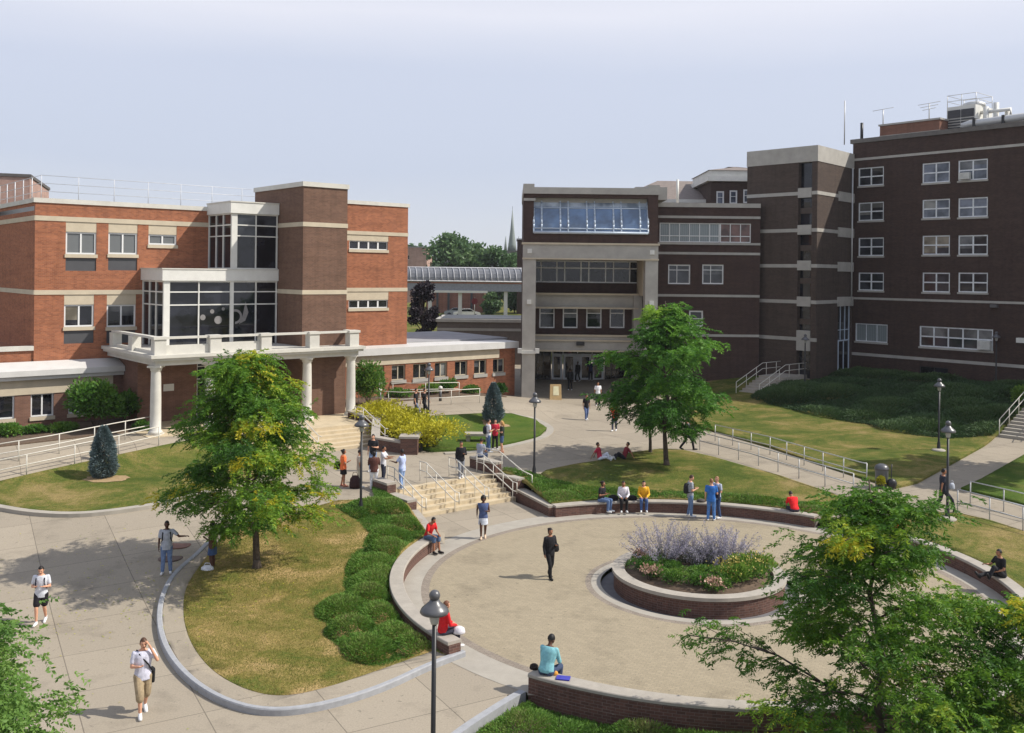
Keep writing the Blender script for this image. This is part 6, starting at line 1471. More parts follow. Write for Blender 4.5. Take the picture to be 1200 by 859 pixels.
    tr = math.radians(turn); hx = V3((math.cos(tr), math.sin(tr), 0)); hy = V3((-math.sin(tr), math.cos(tr), 0)); nn = math.radians(nod * 22); hf = hy * math.cos(nn) - Z_ * math.sin(nn); hu = Z_ * math.cos(nn) + hy * math.sin(nn)
    HP = lambda x, y, z: k(hc + hx * x + hf * y + hu * z)
    vs_rings = []
    for q in range(9):
        z = -1 + 2 * q / 8; rr = math.sqrt(max(.0, 1 - z * z)) * (1 if z > -.2 else 1 - .22 * (-z - .2)) + .02
        vs_rings.append((HP(0, (.008 if z < -.3 else 0), z * hr.z), hx, hf, rr * hr.x * sc, rr * hr.y * sc))
    b.loft(vs_rings); b.limb(HP(0, .05, .004), HP(0, .064, -.014), .007 * sc, .0095 * sc, 6)
    for sd in (-1, 1): b.sphere(HP(.044 * sd, -.004, -.004), .012 * sc, 8, 5)
    for hj, kn, an in legs: b.limb(k(hj), k(kn), .05 * sc * wide, .033 * sc); b.limb(k(kn), k(an), .033 * sc, .0215 * sc); c_ = k(kn).lerp(k(an), .3); b.sphere(c_ - V3((0, .008, 0)) * sc, .034 * sc, 8, 6)
    for sj, el, wr, pn in arms: b.limb(k(sj), k(el), .029 * sc * (.6 + .4 * wide), .0225 * sc); b.limb(k(el), k(wr), .0225 * sc, .0155 * sc)
    def post(me):
        h_ = MB()
        for sj, el, wr, pn in arms: hand(h_, k(wr - (wr - el) * .04), k(wr - el), pn, .0098 * sc)
        ne = len(h_.f)
        for sd in (-1, 1): h_.sphere(HP(.018 * sd, .0495, .006), .0062 * sc, 6, 4)
        h_.tube([HP(-.015, .048, -.032), HP(0, .052, -.033), HP(.015, .048, -.032)], .0032 * sc, 4)
        for mi, f in ((0, h_.f[:ne]), (1, h_.f[ne:])): pass
        bm = bmesh.new(); bm.from_mesh(me); vv = [bm.verts.new(p) for p in h_.v]
        for i, f in enumerate(h_.f):
            try:
                q = bm.faces.new([vv[j] for j in f]); q.material_index = 0 if i < ne else 1; q.smooth = True
            except ValueError: pass
        bm.to_mesh(me); bm.free()
    remeshed(b, 'body', [cm(SK[skin], 'skin'), cm((.1, .06, .05), 'skin')], t, vb, post)
    # shirt
    tc, sl = top
    f = Fig(); g = .012; tors(f, -.04 if sl != 'jacket' else -.04, .322, g + (.008 if sl in ('long', 'jacket') else .004))
    if not sitp: f.loft([(k(S(-.06)), X, fw, (.092 * wide + g) * sc, (.064 * wide + g) * sc), (k(S(.02)), X, fw, (.092 * wide + g) * sc, (.064 * wide + g) * sc)])
    for sj, el, wr, pn in arms:
        if sl == 'none': f.sphere(k(sj), .036 * sc, 8, 6)
        elif sl == 'short': e2 = sj.lerp(el, .62); f.limb(k(sj), k(e2), .037 * sc, .036 * sc)
        else: f.limb(k(sj), k(el), .037 * sc, .031 * sc); f.limb(k(el), k(wr), .031 * sc, .0235 * sc)
    remeshed(f, 'jacket' if sl == 'jacket' else 'shirt', [cm(tc)], t, vb)
    bc, bl = bot
    f = Fig(); r = [(k(S(d)), X, fw, (rx * wide + .011) * sc, (ry * (.5 + .5 * wide) + .011) * sc) for d, rx, ry in ((-.045, .07, .055), (0, .09, .064), (.045, .082, .058))]; f.loft(r)
    if bl == 'skirt' and not sitp:
        f.loft([(k(V3((0, .01, .335))), X, Y_, .112 * sc * wide, .092 * sc), (k(hip), X, Y_, .1 * sc * wide, .076 * sc), (k(hip + V3((0, 0, .06))), X, Y_, .086 * sc * wide, .064 * sc)])
    else:
        for hj, kn, an in legs:
            if bl == 'shorts': e2 = hj.lerp(kn, .72); f.limb(k(hj), k(e2), .06 * sc * wide, .056 * sc * wide)
            elif bl == 'skirt': f.limb(k(hj), k(hj.lerp(kn, .7)), .064 * sc, .06 * sc)
            elif bl == 'knee': f.limb(k(hj), k(kn), .06 * sc * wide, .055 * sc); f.limb(k(kn), k(kn.lerp(an, .18)), .055 * sc, .054 * sc)
            else: f.limb(k(hj), k(kn), .058 * sc * wide, .042 * sc); f.limb(k(kn), k(an.lerp(kn, .06)), .042 * sc, .036 * sc)
    remeshed(f, {'long': 'trousers', 'shorts': 'shorts', 'knee': 'shorts', 'skirt': 'skirt'}[bl], [cm(bc)], t, vb)
    for (hj, kn, an), sd in zip(legs, (-1, 1)):
        sh_ = MB(); d = V3((.12 * sd, 1, 0)); d.normalize()
        if pose in ('ground', 'recline'): d = V3((.2 * sd, .55, .75)).normalized()
        if pose == 'walk' and stride * sd < 0: d = V3((0, .9, -.42)).normalized()
        e = k(an) + V3((0, 0, -.022 * sc)); a = e - d * .034 * sc; 
        sh_.tube([a, a + d * .03 * sc, a + d * .09 * sc, a + d * .145 * sc, a + d * .16 * sc], [.018 * sc, .027 * sc, .026 * sc, .023 * sc, .01 * sc], 8); sh_.tube([e, k(an) + V3((0, 0, .02 * sc))], [.026 * sc, .024 * sc], 8)
        sh_.build('shoe', cm(shoes, 'shoe'), t, False)
    # hair
    hcol, hs = hair; hm_ = MB()
    def shell(rx, ry, rz, oy, oz, keep, n=18, m=12):
        vs = []; ids = {}; fs = []
        P_ = lambda i, j: (math.sin(PI * i / m) * math.cos(2 * PI * j / n), math.sin(PI * i / m) * math.sin(2 * PI * j / n), math.cos(PI * i / m))
        for i in range(m):
            for j in range(n):
                cx_, cy_, cz_ = [sum(q) / 4 for q in zip(P_(i, j), P_(i + 1, j), P_(i + 1, j + 1), P_(i, j + 1))]
                if not keep(cx_, cy_, cz_): continue
                f_ = []
                for a, b_ in ((i, j), (i + 1, j), (i + 1, (j + 1) % n), (i, (j + 1) % n)):
                    if (a, b_) not in ids: p = P_(a, b_); ids[(a, b_)] = len(vs); vs.append(HP(p[0] * rx, p[1] * ry + oy, p[2] * rz + oz))
                    f_.append(ids[(a, b_)])
                fs.append(tuple(f_))
        hm_.sm = True; hm_.add(vs, fs)
    if hs in ('short', 'bald'): shell(.047, .058, .071, -.003, .006, lambda x, y, z: z > .5 or (y < .25 and z > -.25))
    elif hs in ('beanie', 'cap'):
        shell(.05, .061, .074, -.002, .008, lambda x, y, z: z > .12)
        if hs == 'cap': hm_.add([HP(-.04, .04, .025), HP(.04, .04, .025), HP(.032, .105, .014), HP(-.032, .105, .014)], [(0, 1, 2, 3)])
    elif hs == 'afro': shell(.066, .074, .08, -.012, .02, lambda x, y, z: z > .35 or y < .2)
    else:
        shell(.05, .061, .073, -.004, .006, lambda x, y, z: z > .42 or (y < .3))
        if hs == 'long': hm_.tube([HP(0, -.035, .03), HP(0, -.05, -.04), HP(0, -.052, -.1), HP(0, -.045, -.15)], [.03 * sc, .045 * sc, .042 * sc, .02 * sc], 8)
        if hs == 'bun': hm_.sphere(HP(0, -.062, .035), .028 * sc, 8, 6)
        if hs == 'tail': hm_.tube([HP(0, -.055, .03), HP(0, -.09, -.01), HP(0, -.085, -.08)], [.018 * sc, .022 * sc, .008 * sc], 7)
    hm_.build('hair' if hs not in ('beanie', 'cap') else 'hat', cm(hcol, 'hair'), t, False)
    t['_S'] = [tuple(k(S(.16, 0, -.1))), tuple(k(S(.3, .06, .05)))]
    return t
def local(t, p):
    a = t.rotation_euler.z; c, s = math.cos(a), math.sin(a); return V3((t.location.x + c * p[0] - s * p[1], t.location.y + s * p[0] + c * p[1], t.location.z + p[2]))
def backpack(t, label, c=(.08, .08, .1), h=1.72, hz=.68, lean=0.0, y=-.105):
    """worn bag: pack body and two shoulder straps, placed behind the wearer"""
    o = thing('backpack', label, 'backpack', local(t, (0, y * h, hz * h)), t.rotation_euler.z)
    m = Fig(); X, Y_ = V3((1, 0, 0)), V3((0, 1, 0)); s = h
    m.loft([(V3((0, -.01 * s, -.12 * s)), X, Y_, .06 * s, .035 * s), (V3((0, -.012 * s, -.09 * s)), X, Y_, .078 * s, .052 * s), (V3((0, -.012 * s, .04 * s)), X, Y_, .076 * s, .05 * s), (V3((0, -.005 * s, .11 * s)), X, Y_, .055 * s, .035 * s), (V3((0, 0, .125 * s)), X, Y_, .02 * s, .015 * s)]); m.smooth = [True] * len(m.f)
    m.build('bag_body', cm(c), o, False)
    for sd in (-1, 1):
        k = MB(); k.tube([(.055 * sd * s, .03 * s, .1 * s), (.062 * sd * s, .09 * s, .152 * s), (.068 * sd * s, .175 * s, .105 * s), (.078 * sd * s, .183 * s, .0), (.092 * sd * s, .12 * s, -.07 * s), (.06 * sd * s, .03 * s, -.09 * s)], .0115 * s, 6); k.build('strap', cm(c), o, False)
    return o
def bag(label, p, c, name='bag', cat='bag', s=(.22, .12, .16), strap=True):
    o = thing(name, label, cat, p); m = Fig(); X, Y_ = V3((1, 0, 0)), V3((0, 1, 0))
    m.loft([(V3((0, 0, 0)), X, Y_, s[0] * .85, s[1] * .8), (V3((0, 0, s[2] * .4)), X, Y_, s[0], s[1]), (V3((0, 0, s[2] * 1.5)), X, Y_, s[0] * .85, s[1] * .75), (V3((0, 0, s[2] * 2)), X, Y_, s[0] * .4, s[1] * .3)]); m.smooth = [True] * len(m.f)
    m.build('bag_body', cm(c), o, False)
    if strap: k = MB(); k.tube([(-s[0] * .5, 0, s[2] * 1.85), (-s[0] * .3, 0, s[2] * 2.5), (s[0] * .3, 0, s[2] * 2.5), (s[0] * .5, 0, s[2] * 1.85)], .014, 5); k.build('handle', cm(c), o, False)
    return o
W_ = (.86, .86, .88); JEAN = (.36, .45, .6); DJ = (.2, .25, .36); BK = (.07, .07, .08)
def onwall(u, v, r=RW, z=.5):
    """seat point on the circle wall nearest the ray through a pixel"""
    p = G(u, v, z); d = V3((p.x - CC.x, p.y - CC.y, 0)).normalized(); return V3((CC.x + d.x * r, CC.y + d.y * r, z)), math.degrees(math.atan2(d.y, d.x))
def incircle(u, v, r=9.42):
    p = G(u, v, .01); d = V3((p.x - CC.x, p.y - CC.y, 0)); d = d * (min(r, d.length) / d.length); return V3((CC.x + d.x, CC.y + d.y, .01))
P_ = person('student in white tee and dark shorts with red stripe, walking in the open left paving', T(48, 730), 280, 1.7, 'walk', ((.8, .81, .84), 'short'), ((.09, .07, .1), 'shorts'), aL='bent', aR='bent', stride=.1, nod=.8, wide=1.08)
backpack(P_, 'dark backpack worn by the student in white tee and shorts', (.1, .12, .2), 1.7)
m = MB()
P_ = person('man in white polo and khaki shorts talking on a phone at the lower left', T(167, 836), 300, 1.8, 'walk', ((.8, .8, .86), 'short'), ((.62, .55, .44), 'knee'), ((.3, .2, .13), 'short'), aR='bent', aL='phone', stride=.12, wide=1.1, nod=.3)
P_2 = P_
mb2 = thing('messenger_bag', 'black messenger bag at the hip of the man in khaki shorts', 'bag', local(P_, (-.22, -.1, .85)), P_.rotation_euler.z)
m = Fig(); m.loft([(V3((0, 0, -.14)), V3((1, 0, 0)), V3((0, 1, 0)), .06, .17), (V3((0, 0, .13)), V3((1, 0, 0)), V3((0, 1, 0)), .07, .18)]); m.build('bag_body', cm(BK), mb2, False)
m = MB(); m.tube([(.0, .16, .12), (.13, .26, .35), (.32, .2, .6), (.36, .08, .66), (.3, -.06, .55), (.06, -.1, .13)], .02, 5); m.build('strap', cm(BK), mb2, False)
P_ = person('young man in light gray tee and jeans with dark backpack, by the manhole covers', T(195, 672), 285, 1.78, 'stand', ((.66, .68, .72), 'short'), ((.42, .5, .64), 'long'), skin='d', aL='out', wide=1.05)
backpack(P_, 'black backpack worn by the man in gray tee near the manhole covers', BK, 1.78)
P_ = person('woman in brown top and denim skirt half hidden by the left tree', T(249, 669), 170, 1.68, 'stand', ((.36, .26, .2), 'none'), ((.25, .34, .5), 'skirt'), ((.1, .07, .05), 'long'), 'd', aL='bent', aR='fwd')
bag('white shopping bag on the paving at the feet of the woman under the left tree', T(243, 672), (.85, .85, .87), s=(.24, .16, .14))
P_ = person('woman in orange top and black skirt with arms down, left of the black street lamp', T(402, 570), 20, 1.66, 'stand', ((.9, .45, .25), 'short'), ((.08, .07, .08), 'skirt'), ((.1, .07, .06), 'bun'), 'm', shoes=(.75, .5, .4), wide=1.18, aR='bent')
bag('black shoulder bag carried behind the woman in orange', local(P_, (-.2, -.22, .75)), BK, 'shoulder_bag', s=(.18, .12, .17))
bag('dark wheeled bag on the paving left of the black street lamp', T(416, 572), (.2, .11, .11), 'wheeled_bag', 'bag', (.26, .2, .28))
P_ = person('man in black vest over white tee and jeans, coming down by the planter wall', T(437, 552), 260, 1.78, 'walk', ((.12, .12, .14), 'short'), ((.45, .53, .66), 'long'), aL='bent', stride=.08)
P_ = person('person in pale tan clothes mostly hidden behind the black street lamp', T(421, 571), 15, 1.68, 'stand', ((.72, .68, .62), 'short'), ((.75, .72, .64), 'long'), ((.1, .07, .06), 'short'), 'm')
P_ = person('woman in brown top and white trousers beside the black street lamp', T(438, 573), 100, 1.66, 'stand', ((.34, .2, .17), 'short'), ((.85, .85, .86), 'long'), ((.09, .06, .05), 'bun'), 'd', wide=1.22, aL='bent', aR='bent')
P_ = person('student in white top and dark jeans reaching an arm toward the man in pale blue', T(449, 566), 350, 1.68, 'stand', ((.78, .78, .8), 'short'), ((.13, .15, .22), 'long'), ((.09, .06, .05), 'short'), 'm', aR='fwd', aL='fwd')
P_ = person('man in pale blue shirt and light jeans facing away above the wide stairs', T(471, 573), 160, 1.76, 'stand', ((.72, .77, .92), 'short'), ((.52, .62, .78), 'long'), skin='d', aL='fwd', wide=1.12)
P_ = person('person in long black jacket and gray trousers walking toward the wide stairs', T(540, 560), 285, 1.72, 'walk', ((.09, .09, .11), 'jacket'), ((.5, .52, .56), 'long'), ((.1, .08, .07), 'short'), 'm', aL='bent', aR='down', stride=.07)
P_ = person('man in gray tee sitting on the right cheek wall of the wide stairs', V3((*LF(11.0, -13.5), 1.46)), 60, 1.74, 'sit', ((.58, .6, .66), 'short'), (DJ, 'long'), ((.09, .07, .06), 'short'), 'm', lean=12, aL='lap', aR='lap')
P_ = person('student in white tee and jeans with dark backpack in the group by the bench', T(572, 530), 20, 1.78, 'stand', (W_, 'short'), ((.3, .4, .56), 'long'), aR='bent')
backpack(P_, 'dark backpack worn in the group by the stone bench', (.1, .12, .17), 1.78)
P_ = person('student in pinkish red top and black trousers amid the group by the bench', T(580, 527), 275, 1.66, 'stand', ((.75, .16, .25), 'short'), ((.1, .1, .12), 'long'), ((.09, .06, .05), 'long'), aL='bent', aR='bent')
P_ = person('blonde woman in dark green top and denim shorts in the group by the bench', T(588, 530), 185, 1.68, 'stand', ((.17, .2, .17), 'short'), ((.28, .36, .5), 'shorts'), ((.72, .55, .32), 'long'), shoes=(.7, .5, .4), aL='bent')
P_ = person('left of two men in dark tees walking behind the ramp railing', T(487, 489), 355, 1.76, 'walk', ((.1, .1, .13), 'short'), ((.4, .45, .55), 'long'), ((.12, .09, .07), 'short'), stride=.13, aL='bent')
P_ = person('right of two men in dark tees walking behind the ramp railing', T(497, 488), 355, 1.72, 'walk', ((.08, .08, .1), 'short'), ((.12, .12, .15), 'long'), ((.1, .08, .07), 'short'), stride=.13, aL='swingf', aR='swingb')
q, a = onwall(519, 633)
P_ = person('boy in red tee and denim shorts on the upper left seat wall end', q, 320, 1.7, 'sit', ((.82, .1, .12), 'short'), ((.32, .4, .52), 'knee'), ((.09, .07, .06), 'short'), 'm', shoes=(.12, .1, .1), lean=22, aL='lap', aR='lap', nod=.6, knees=((.07, .26, .3), (.07, .26, .26)), drop=.28)
P_ = person('woman with rounded dark hair in blue top and pale skirt walking off the wide stairs', T(566, 631), 275, 1.68, 'walk', ((.3, .36, .52), 'none'), ((.78, .8, .84), 'skirt'), ((.08, .06, .05), 'afro'), 'd', shoes=(.8, .7, .6), aL='bent', aR='swingb', stride=.06, wide=1.05)
P_ = person('woman dressed all in black walking across the open circle', G(644, 677, .01), 300, 1.72, 'walk', ((.09, .09, .11), 'long'), ((.08, .08, .1), 'long'), ((.13, .08, .06), 'bun'), 'm', shoes=BK, aL='bent', aR='down', stride=.1)
bag('black shoulder bag hanging by the woman dressed all in black', local(P_, (-.24, -.12, .85)), BK, 'shoulder_bag', s=(.19, .13, .16))
m = MB(); m.tube([local(P_, (-.2, -.1, 1.15)), local(P_, (-.16, 0, 1.45)), local(P_, (-.05, .1, 1.25))], .012, 5)
q, a = onwall(526, 741)
P_ = person('woman in red jacket sitting on the left seat wall behind the near lamp', q, 30, 1.68, 'sit', ((.8, .1, .13), 'jacket'), ((.2, .2, .26), 'long'), ((.4, .24, .15), 'long'), lean=8, aL='lap', aR='lap')
bag('white bag on the lower end of the left seat wall beside the red jacket', q + V3((.45, .05, 0)), (.85, .84, .86), s=(.18, .14, .1), strap=False)
q, a = onwall(630, 797)
P_ = person('man in turquoise shirt and black cap sitting on the near curved wall', q, 62, 1.78, 'sit', ((.5, .72, .75), 'long'), ((.22, .27, .38), 'long'), ((.05, .05, .06), 'beanie'), 'd', shoes=(.3, .25, .2), lean=20, aL='face', aR='lap', wide=1.1, turn=-20, nod=.4, knees=((.08, .24, .26), (.11, .24, .2)))
q2, _ = onwall(658, 797)
o = thing('notebook', 'blue notebook lying on the near curved wall beside the man in turquoise', 'notebook', q2 + V3((0, 0, .0)), -.2); m = MB(); m.box(-.17, .17, -.12, .12, .003, .03); m.build('cover', M('notebook_blue', (.03, .03, .28), .4), o, False); m = MB(); m.box(-.165, .175, -.115, .115, .03, .033); m.build('front', M('notebook_front', (.05, .05, .36), .4), o, False)
q3, _ = onwall(620, 790); bag('small dark pouch at the end of the near wall behind the man in turquoise', q3 + V3((.0, .12, 0)), (.16, .12, .1), 'pouch', 'bag', (.12, .1, .07), strap=False)
q4, _ = onwall(648, 796); bag('small yellow lunch bag on the near wall between the man and the notebook', q4 + V3((-.02, .12, 0)), (.85, .6, .25), 'paper_bag', 'bag', (.08, .06, .05), strap=False)
for u, v, lab, kw in ((690, 577, 'woman in black tee and jeans sitting leftmost on the back seat wall', dict(top=((.1, .1, .12), 'short'), bot=(JEAN, 'long'), hair=((.12, .08, .06), 'bun'), skin='m', lean=6, aL='bent', aR='bent', wide=1.12, head=-35)),
                     (720, 577, 'student in white sweater with pink print and black trousers on the back seat wall', dict(top=((.85, .83, .86), 'long'), bot=((.08, .08, .09), 'long'), hair=((.1, .07, .06), 'bun'), skin='m', lean=10, aL='lap', aR='lap', head=-90)),
                     (747, 577, 'girl with long dark hair in yellow jacket on the back seat wall', dict(top=((.88, .66, .14), 'long'), bot=((.26, .36, .55), 'long'), hair=((.07, .05, .04), 'long'), skin='l', lean=10, aL='lap', aR='lap', head=-95))):
    q, a = onwall(u, v); person(lab, q, kw.pop('head'), 1.68, 'sit', **kw)
q, _ = onwall(706, 576); bag('black bag on the back seat wall between the black tee and the white sweater', q + V3((0, .1, 0)), BK, s=(.24, .15, .12), strap=False)
q, _ = onwall(733, 577); bag('black bag on the back seat wall between the white sweater and the yellow jacket', q + V3((0, .1, 0)), BK, s=(.22, .15, .1), strap=False)
P_ = person('man in gray tee and jeans with dark backpack standing at the back seat wall', incircle(808, 599), 5, 1.8, 'stand', ((.58, .6, .63), 'short'), ((.4, .5, .64), 'long'), ((.25, .17, .12), 'short'), aR='bent', aL='bent', nod=.7)
backpack(P_, 'dark backpack of the man in gray tee standing at the back seat wall', (.13, .13, .15), 1.8)
q, _ = onwall(822, 578); bag('small gray bag on the back seat wall in front of the man in gray tee', q, (.3, .28, .27), s=(.2, .15, .07), strap=False)
P_ = person('man in bright blue shirt and jeans with dark backpack at the back seat wall', incircle(834, 606, 8.95), 75, 1.78, 'stand', ((.18, .42, .72), 'short'), ((.3, .48, .72), 'long'), ((.5, .36, .25), 'short'), aR='bent', wide=1.05)
P_ = person('man in pale gray shirt and dark jeans facing the man in bright blue', incircle(842, 600), 215, 1.8, 'stand', ((.68, .71, .78), 'short'), ((.22, .3, .45), 'long'), ((.55, .4, .28), 'short'), aL='bent', wide=1.05)
o = thing('backpack', 'dark backpack between the bright blue shirt and the pale gray shirt', 'backpack', local(P_, (-.2, .2, 1.15)), 0); m = Fig(); m.loft([(V3((0, 0, -.22)), V3((1, 0, 0)), V3((0, 1, 0)), .12, .09), (V3((0, 0, .1)), V3((1, 0, 0)), V3((0, 1, 0)), .13, .1), (V3((0, 0, .24)), V3((1, 0, 0)), V3((0, 1, 0)), .05, .04)]); m.build('bag_body', cm((.12, .13, .2)), o, False)
m = MB(); m.tube([(-.06, .05, .2), (-.05, .16, .32), (.02, .2, .1)], .02, 5); m.build('strap', cm(BK), o, False)
P_ = person('person in pink red top and white trousers sitting on the grass in tree shade', T(703, 541) + V3((0, 0, .1)), -20, 1.66, 'ground', ((.75, .2, .3), 'short'), ((.82, .84, .88), 'long'), ((.12, .08, .06), 'short'), 'm', lean=-12, aL='back', aR='back')
P_ = person('person in dark red top lounging on the grass right of the white trousers', T(731, 540) + V3((0, 0, .1)), 190, 1.66, 'ground', ((.5, .16, .2), 'short'), ((.13, .13, .16), 'long'), ((.13, .09, .07), 'short'), 'm', lean=-20, aL='back', aR='bent')
P_ = person('woman in black top and jeans walking toward the building entrance plaza', T(687, 492), 285, 1.68, 'walk', ((.1, .08, .1), 'short'), ((.35, .42, .58), 'long'), ((.12, .08, .06), 'short'), 'm', stride=.08, aL='down')
P_ = person('person in white tee and dark trousers near the entrance', T(700.5, 475.5), 275, 1.74, 'stand', ((.92, .92, .93), 'short'), ((.13, .14, .18), 'long'), ((.14, .1, .08), 'short'), 'm')
P_ = person('person in bright red shirt partly behind the lawn tree', T(720, 505), 250, 1.72, 'walk', ((.88, .22, .2), 'short'), ((.3, .3, .36), 'long'), ((.12, .08, .06), 'short'), 'm', stride=.07)
P_ = person('dark dressed person beside the lawn tree crown near the entrance', T(719, 474), 100, 1.74, 'stand', ((.08, .08, .1), 'short'), ((.1, .1, .12), 'long'), ((.08, .06, .05), 'short'), 'm')
P_ = person('dark dressed person standing in the shade before the entrance doors', T(668, 457), 80, 1.78, 'stand', ((.06, .06, .075), 'long'), ((.08, .07, .075), 'long'), ((.05, .04, .04), 'short'), 'd')
P_ = person('person in black walking out of the left entrance doors', T(677, 447), 230, 1.7, 'walk', ((.05, .05, .06), 'long'), ((.06, .06, .07), 'long'), ((.05, .04, .04), 'short'), 'd', stride=.12)
P_ = person('person in deep blue shirt at the right entrance doors', T(692, 446), 80, 1.74, 'stand', ((.1, .1, .3), 'short'), ((.08, .09, .14), 'long'), ((.05, .04, .04), 'short'), 'm')
P_ = person('walker in black trousers half hidden below the lawn tree foliage', T(805, 527), 10, 1.76, 'walk', ((.5, .5, .54), 'short'), ((.07, .07, .09), 'long'), ((.1, .08, .07), 'short'), 'm', shoes=BK, stride=.2, aL='swingf', aR='swingb')
q, a = onwall(944, 592)
P_ = person('person in bright red shirt sitting at the right end of the back seat wall', q, 100, 1.7, 'sit', ((.86, .1, .12), 'short'), ((.2, .2, .26), 'long'), ((.14, .1, .08), 'short'), 'm', lean=32, aL='lap', aR='lap', wide=1.1, nod=1)
P_ = person('man in dark navy clothes striding past the lamp on the right path', T(1105, 600), 0, 1.82, 'walk', ((.16, .17, .22), 'short'), ((.14, .15, .2), 'long'), ((.1, .08, .07), 'short'), 'm', shoes=BK, stride=.24, aL='swingf', aR='swingb')
bag('white bag carried by the striding man in navy', local(P_, (.0, .36, .95)), (.7, .72, .76), 'carrier_bag', 'bag', (.13, .08, .14))
q, a = onwall(1040, 618)
P_ = person('person in black with long dark hair sitting on the right seat wall', q, 250, 1.68, 'sit', ((.06, .06, .07), 'long'), ((.07, .07, .08), 'long'), ((.06, .05, .05), 'long'), 'm', shoes=BK, lean=12, aL='lap', aR='lap')
q, a = onwall(1049, 619); bag('bright red bag beside the person in black on the right seat wall', q + V3((.35, .05, 0)), (.85, .1, .14), s=(.2, .15, .12), strap=False)
q, a = onwall(1060, 620); bag('black bag on the right seat wall next to the red bag', q + V3((.3, -.15, 0)), BK, s=(.26, .16, .09), strap=False)
q, a = onwall(1178, 676)
P_ = person('man in black tee reclining on the right seat wall near the frame edge', q, 195, 1.76, 'recline', ((.09, .09, .1), 'short'), ((.13, .13, .15), 'long'), ((.07, .05, .05), 'short'), 'm', shoes=BK, lean=8, aL='lap', aR='fwd')
# bake the remeshed figures
dg = bpy.context.evaluated_depsgraph_get()
baked = [bpy.data.meshes.new_from_object(o.evaluated_get(dg)) for o, _, _ in BAKE]
for (o, mats, post), me in zip(BAKE, baked):
    o.modifiers.clear(); me.materials.clear()
    for m_ in mats: me.materials.append(m_)
    me.name = o.name
    if post: post(me)
    for p in me.polygons: p.use_smooth = True
    o.data = me
for o in bpy.data.objects:
    if '_S' in o: del o['_S']
HAZE = 0.00018
# ================================================================== SKY, SUN, CAMERA
w = bpy.data.worlds.new('World'); scene.world = w; w.use_nodes = True
nt = w.node_tree; bg = nt.nodes['Background']
sky = nt.nodes.new('ShaderNodeTexSky'); sky.sky_type = 'NISHITA'; sky.sun_disc = False
EL = math.radians(45)
sky.sun_elevation = EL; sky.sun_rotation = math.radians(92); sky.air_density = 1.0; sky.dust_density = 3.0; sky.ozone_density = 1.0; sky.altitude = 100
hs_n = nt.nodes.new('ShaderNodeHueSaturation'); hs_n.inputs['Saturation'].default_value = 0.5; hs_n.inputs['Hue'].default_value = 0.515
nt.links.new(sky.outputs['Color'], hs_n.inputs['Color'])
# summer haze: pale near the horizon, thin high veil
tc = nt.nodes.new('ShaderNodeTexCoord'); sx = nt.nodes.new('ShaderNodeSeparateXYZ'); nt.links.new(tc.outputs['Generated'], sx.inputs['Vector'])
mp = nt.nodes.new('ShaderNodeMapping'); mp.inputs['Scale'].default_value = (1, 1, 6); nt.links.new(tc.outputs['Generated'], mp.inputs['Vector'])
n = nt.nodes.new('ShaderNodeTexNoise'); n.inputs['Scale'].default_value = 1.7; n.inputs['Detail'].default_value = 7; nt.links.new(mp.outputs['Vector'], n.inputs['Vector'])
ad = nt.nodes.new('ShaderNodeMath'); ad.operation = 'MULTIPLY_ADD'; nt.links.new(n.outputs['Fac'], ad.inputs[0]); ad.inputs[1].default_value = .07; ad2 = nt.nodes.new('ShaderNodeMath'); ad2.operation = 'SUBTRACT'; nt.links.new(sx.outputs['Z'], ad2.inputs[0]); ad2.inputs[1].default_value = .035; nt.links.new(ad2.outputs[0], ad.inputs[2])
vr = ramp(nt, [(0, (.76, .79, .85)), (.045, (.70, .745, .83)), (.115, (.60, .665, .81)), (.2, (.63, .69, .84)), (.262, (.83, .85, .95)), (.4, (.66, .7, .82)), (1, (.5, .58, .78))]); nt.links.new(ad.outputs[0], vr.inputs['Fac'])
sc_ = nt.nodes.new('ShaderNodeMix'); sc_.data_type = 'RGBA'; sc_.blend_type = 'MULTIPLY'; sc_.inputs['Factor'].default_value = 1; nt.links.new(vr.outputs['Color'], sc_.inputs['A']); sc_.inputs['B'].default_value = (8.3, 8.3, 8.3, 1)
sc_.clamp_result = False
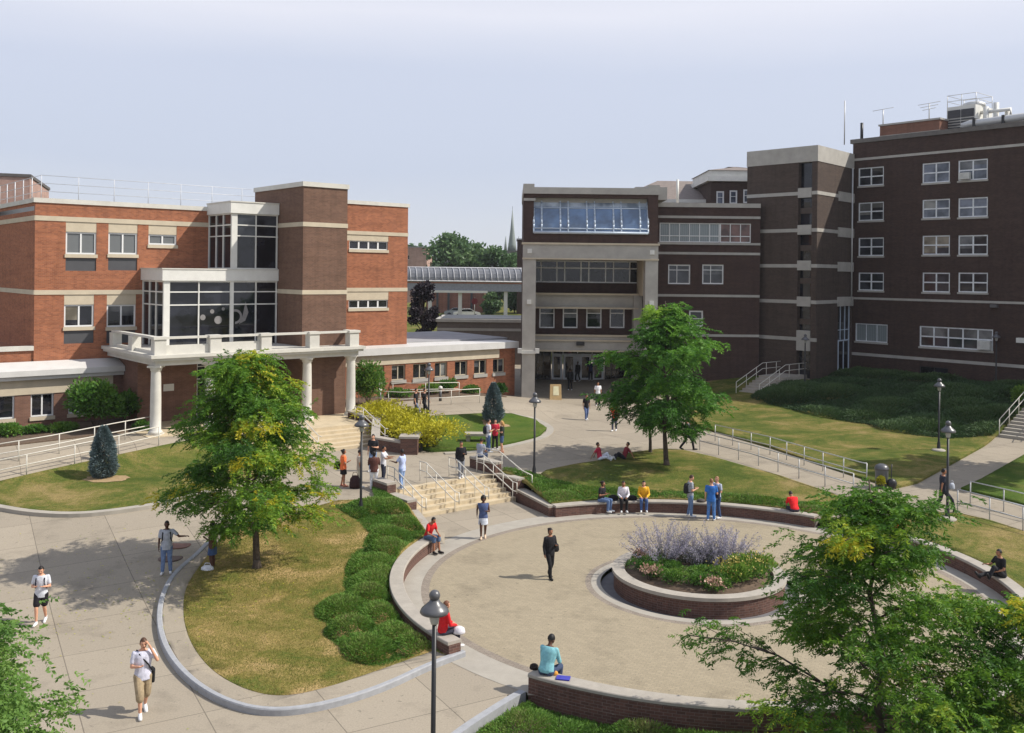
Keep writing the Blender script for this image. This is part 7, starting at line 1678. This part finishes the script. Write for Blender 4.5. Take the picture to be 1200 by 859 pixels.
mx = nt.nodes.new('ShaderNodeMix'); mx.data_type = 'RGBA'; mx.inputs['Factor'].default_value = .85; nt.links.new(hs_n.outputs['Color'], mx.inputs['A']); nt.links.new(sc_.outputs['Result'], mx.inputs['B'])
nt.links.new(mx.outputs['Result'], bg.inputs['Color']); bg.inputs['Strength'].default_value = 0.12
sl = bpy.data.lights.new('sun', 'SUN'); sl.energy = 5.0; sl.angle = math.radians(0.53); sl.color = (1, .945, .85)
so_ = bpy.data.objects.new('sun', sl); COL.objects.link(so_); so_.location = (60, -10, 60)
sd_ = Vector((math.cos(EL) * 1.0, -.03 * math.cos(EL), math.sin(EL)))
so_.rotation_euler = (-sd_).to_track_quat('-Z', 'Y').to_euler()
cam = bpy.data.cameras.new('camera'); cam.sensor_width = 36; cam.lens = 36 * F / 1200; cam.shift_y = -109.5 / 1200; cam.clip_end = 4000; cam.clip_start = .5
co = bpy.data.objects.new('camera', cam); COL.objects.link(co); co.location = (0, 0, CZ)
co.rotation_euler = (Matrix.Rotation(PI / 2, 4, 'X') @ Matrix.Rotation(RO, 4, 'Z')).to_euler()
scene.camera = co
vs_ = scene.view_settings; vs_.view_transform = 'Standard'; vs_.look = 'None'; vs_.exposure = 0.1; vs_.gamma = 1.0; vs_.use_curve_mapping = False
scene.cycles.max_bounces = 6; scene.cycles.diffuse_bounces = 3; scene.cycles.glossy_bounces = 3; scene.cycles.transmission_bounces = 4
scene.cycles.use_denoising = True

# summer haze: one box of thin air round the whole scene
hm = MB(); hm.box(-1000, 1000, -40, 2600, -3, 60)
hm_m = bpy.data.materials.new('summer_haze'); hm_m.use_nodes = True; ht = hm_m.node_tree; ht.nodes.clear()
ho = ht.nodes.new('ShaderNodeOutputMaterial'); hv = ht.nodes.new('ShaderNodeVolumePrincipled'); hv.inputs['Color'].default_value = (.9, .93, 1, 1); hv.inputs['Density'].default_value = HAZE; hv.inputs['Anisotropy'].default_value = .2
ht.links.new(hv.outputs['Volume'], ho.inputs['Volume'])
hz_o = hm.build('haze', hm_m); hz_o['kind'] = 'stuff'; hz_o['label'] = 'thin pale summer haze over the whole campus'; hz_o['category'] = 'haze'
scene.cycles.volume_bounces = 0
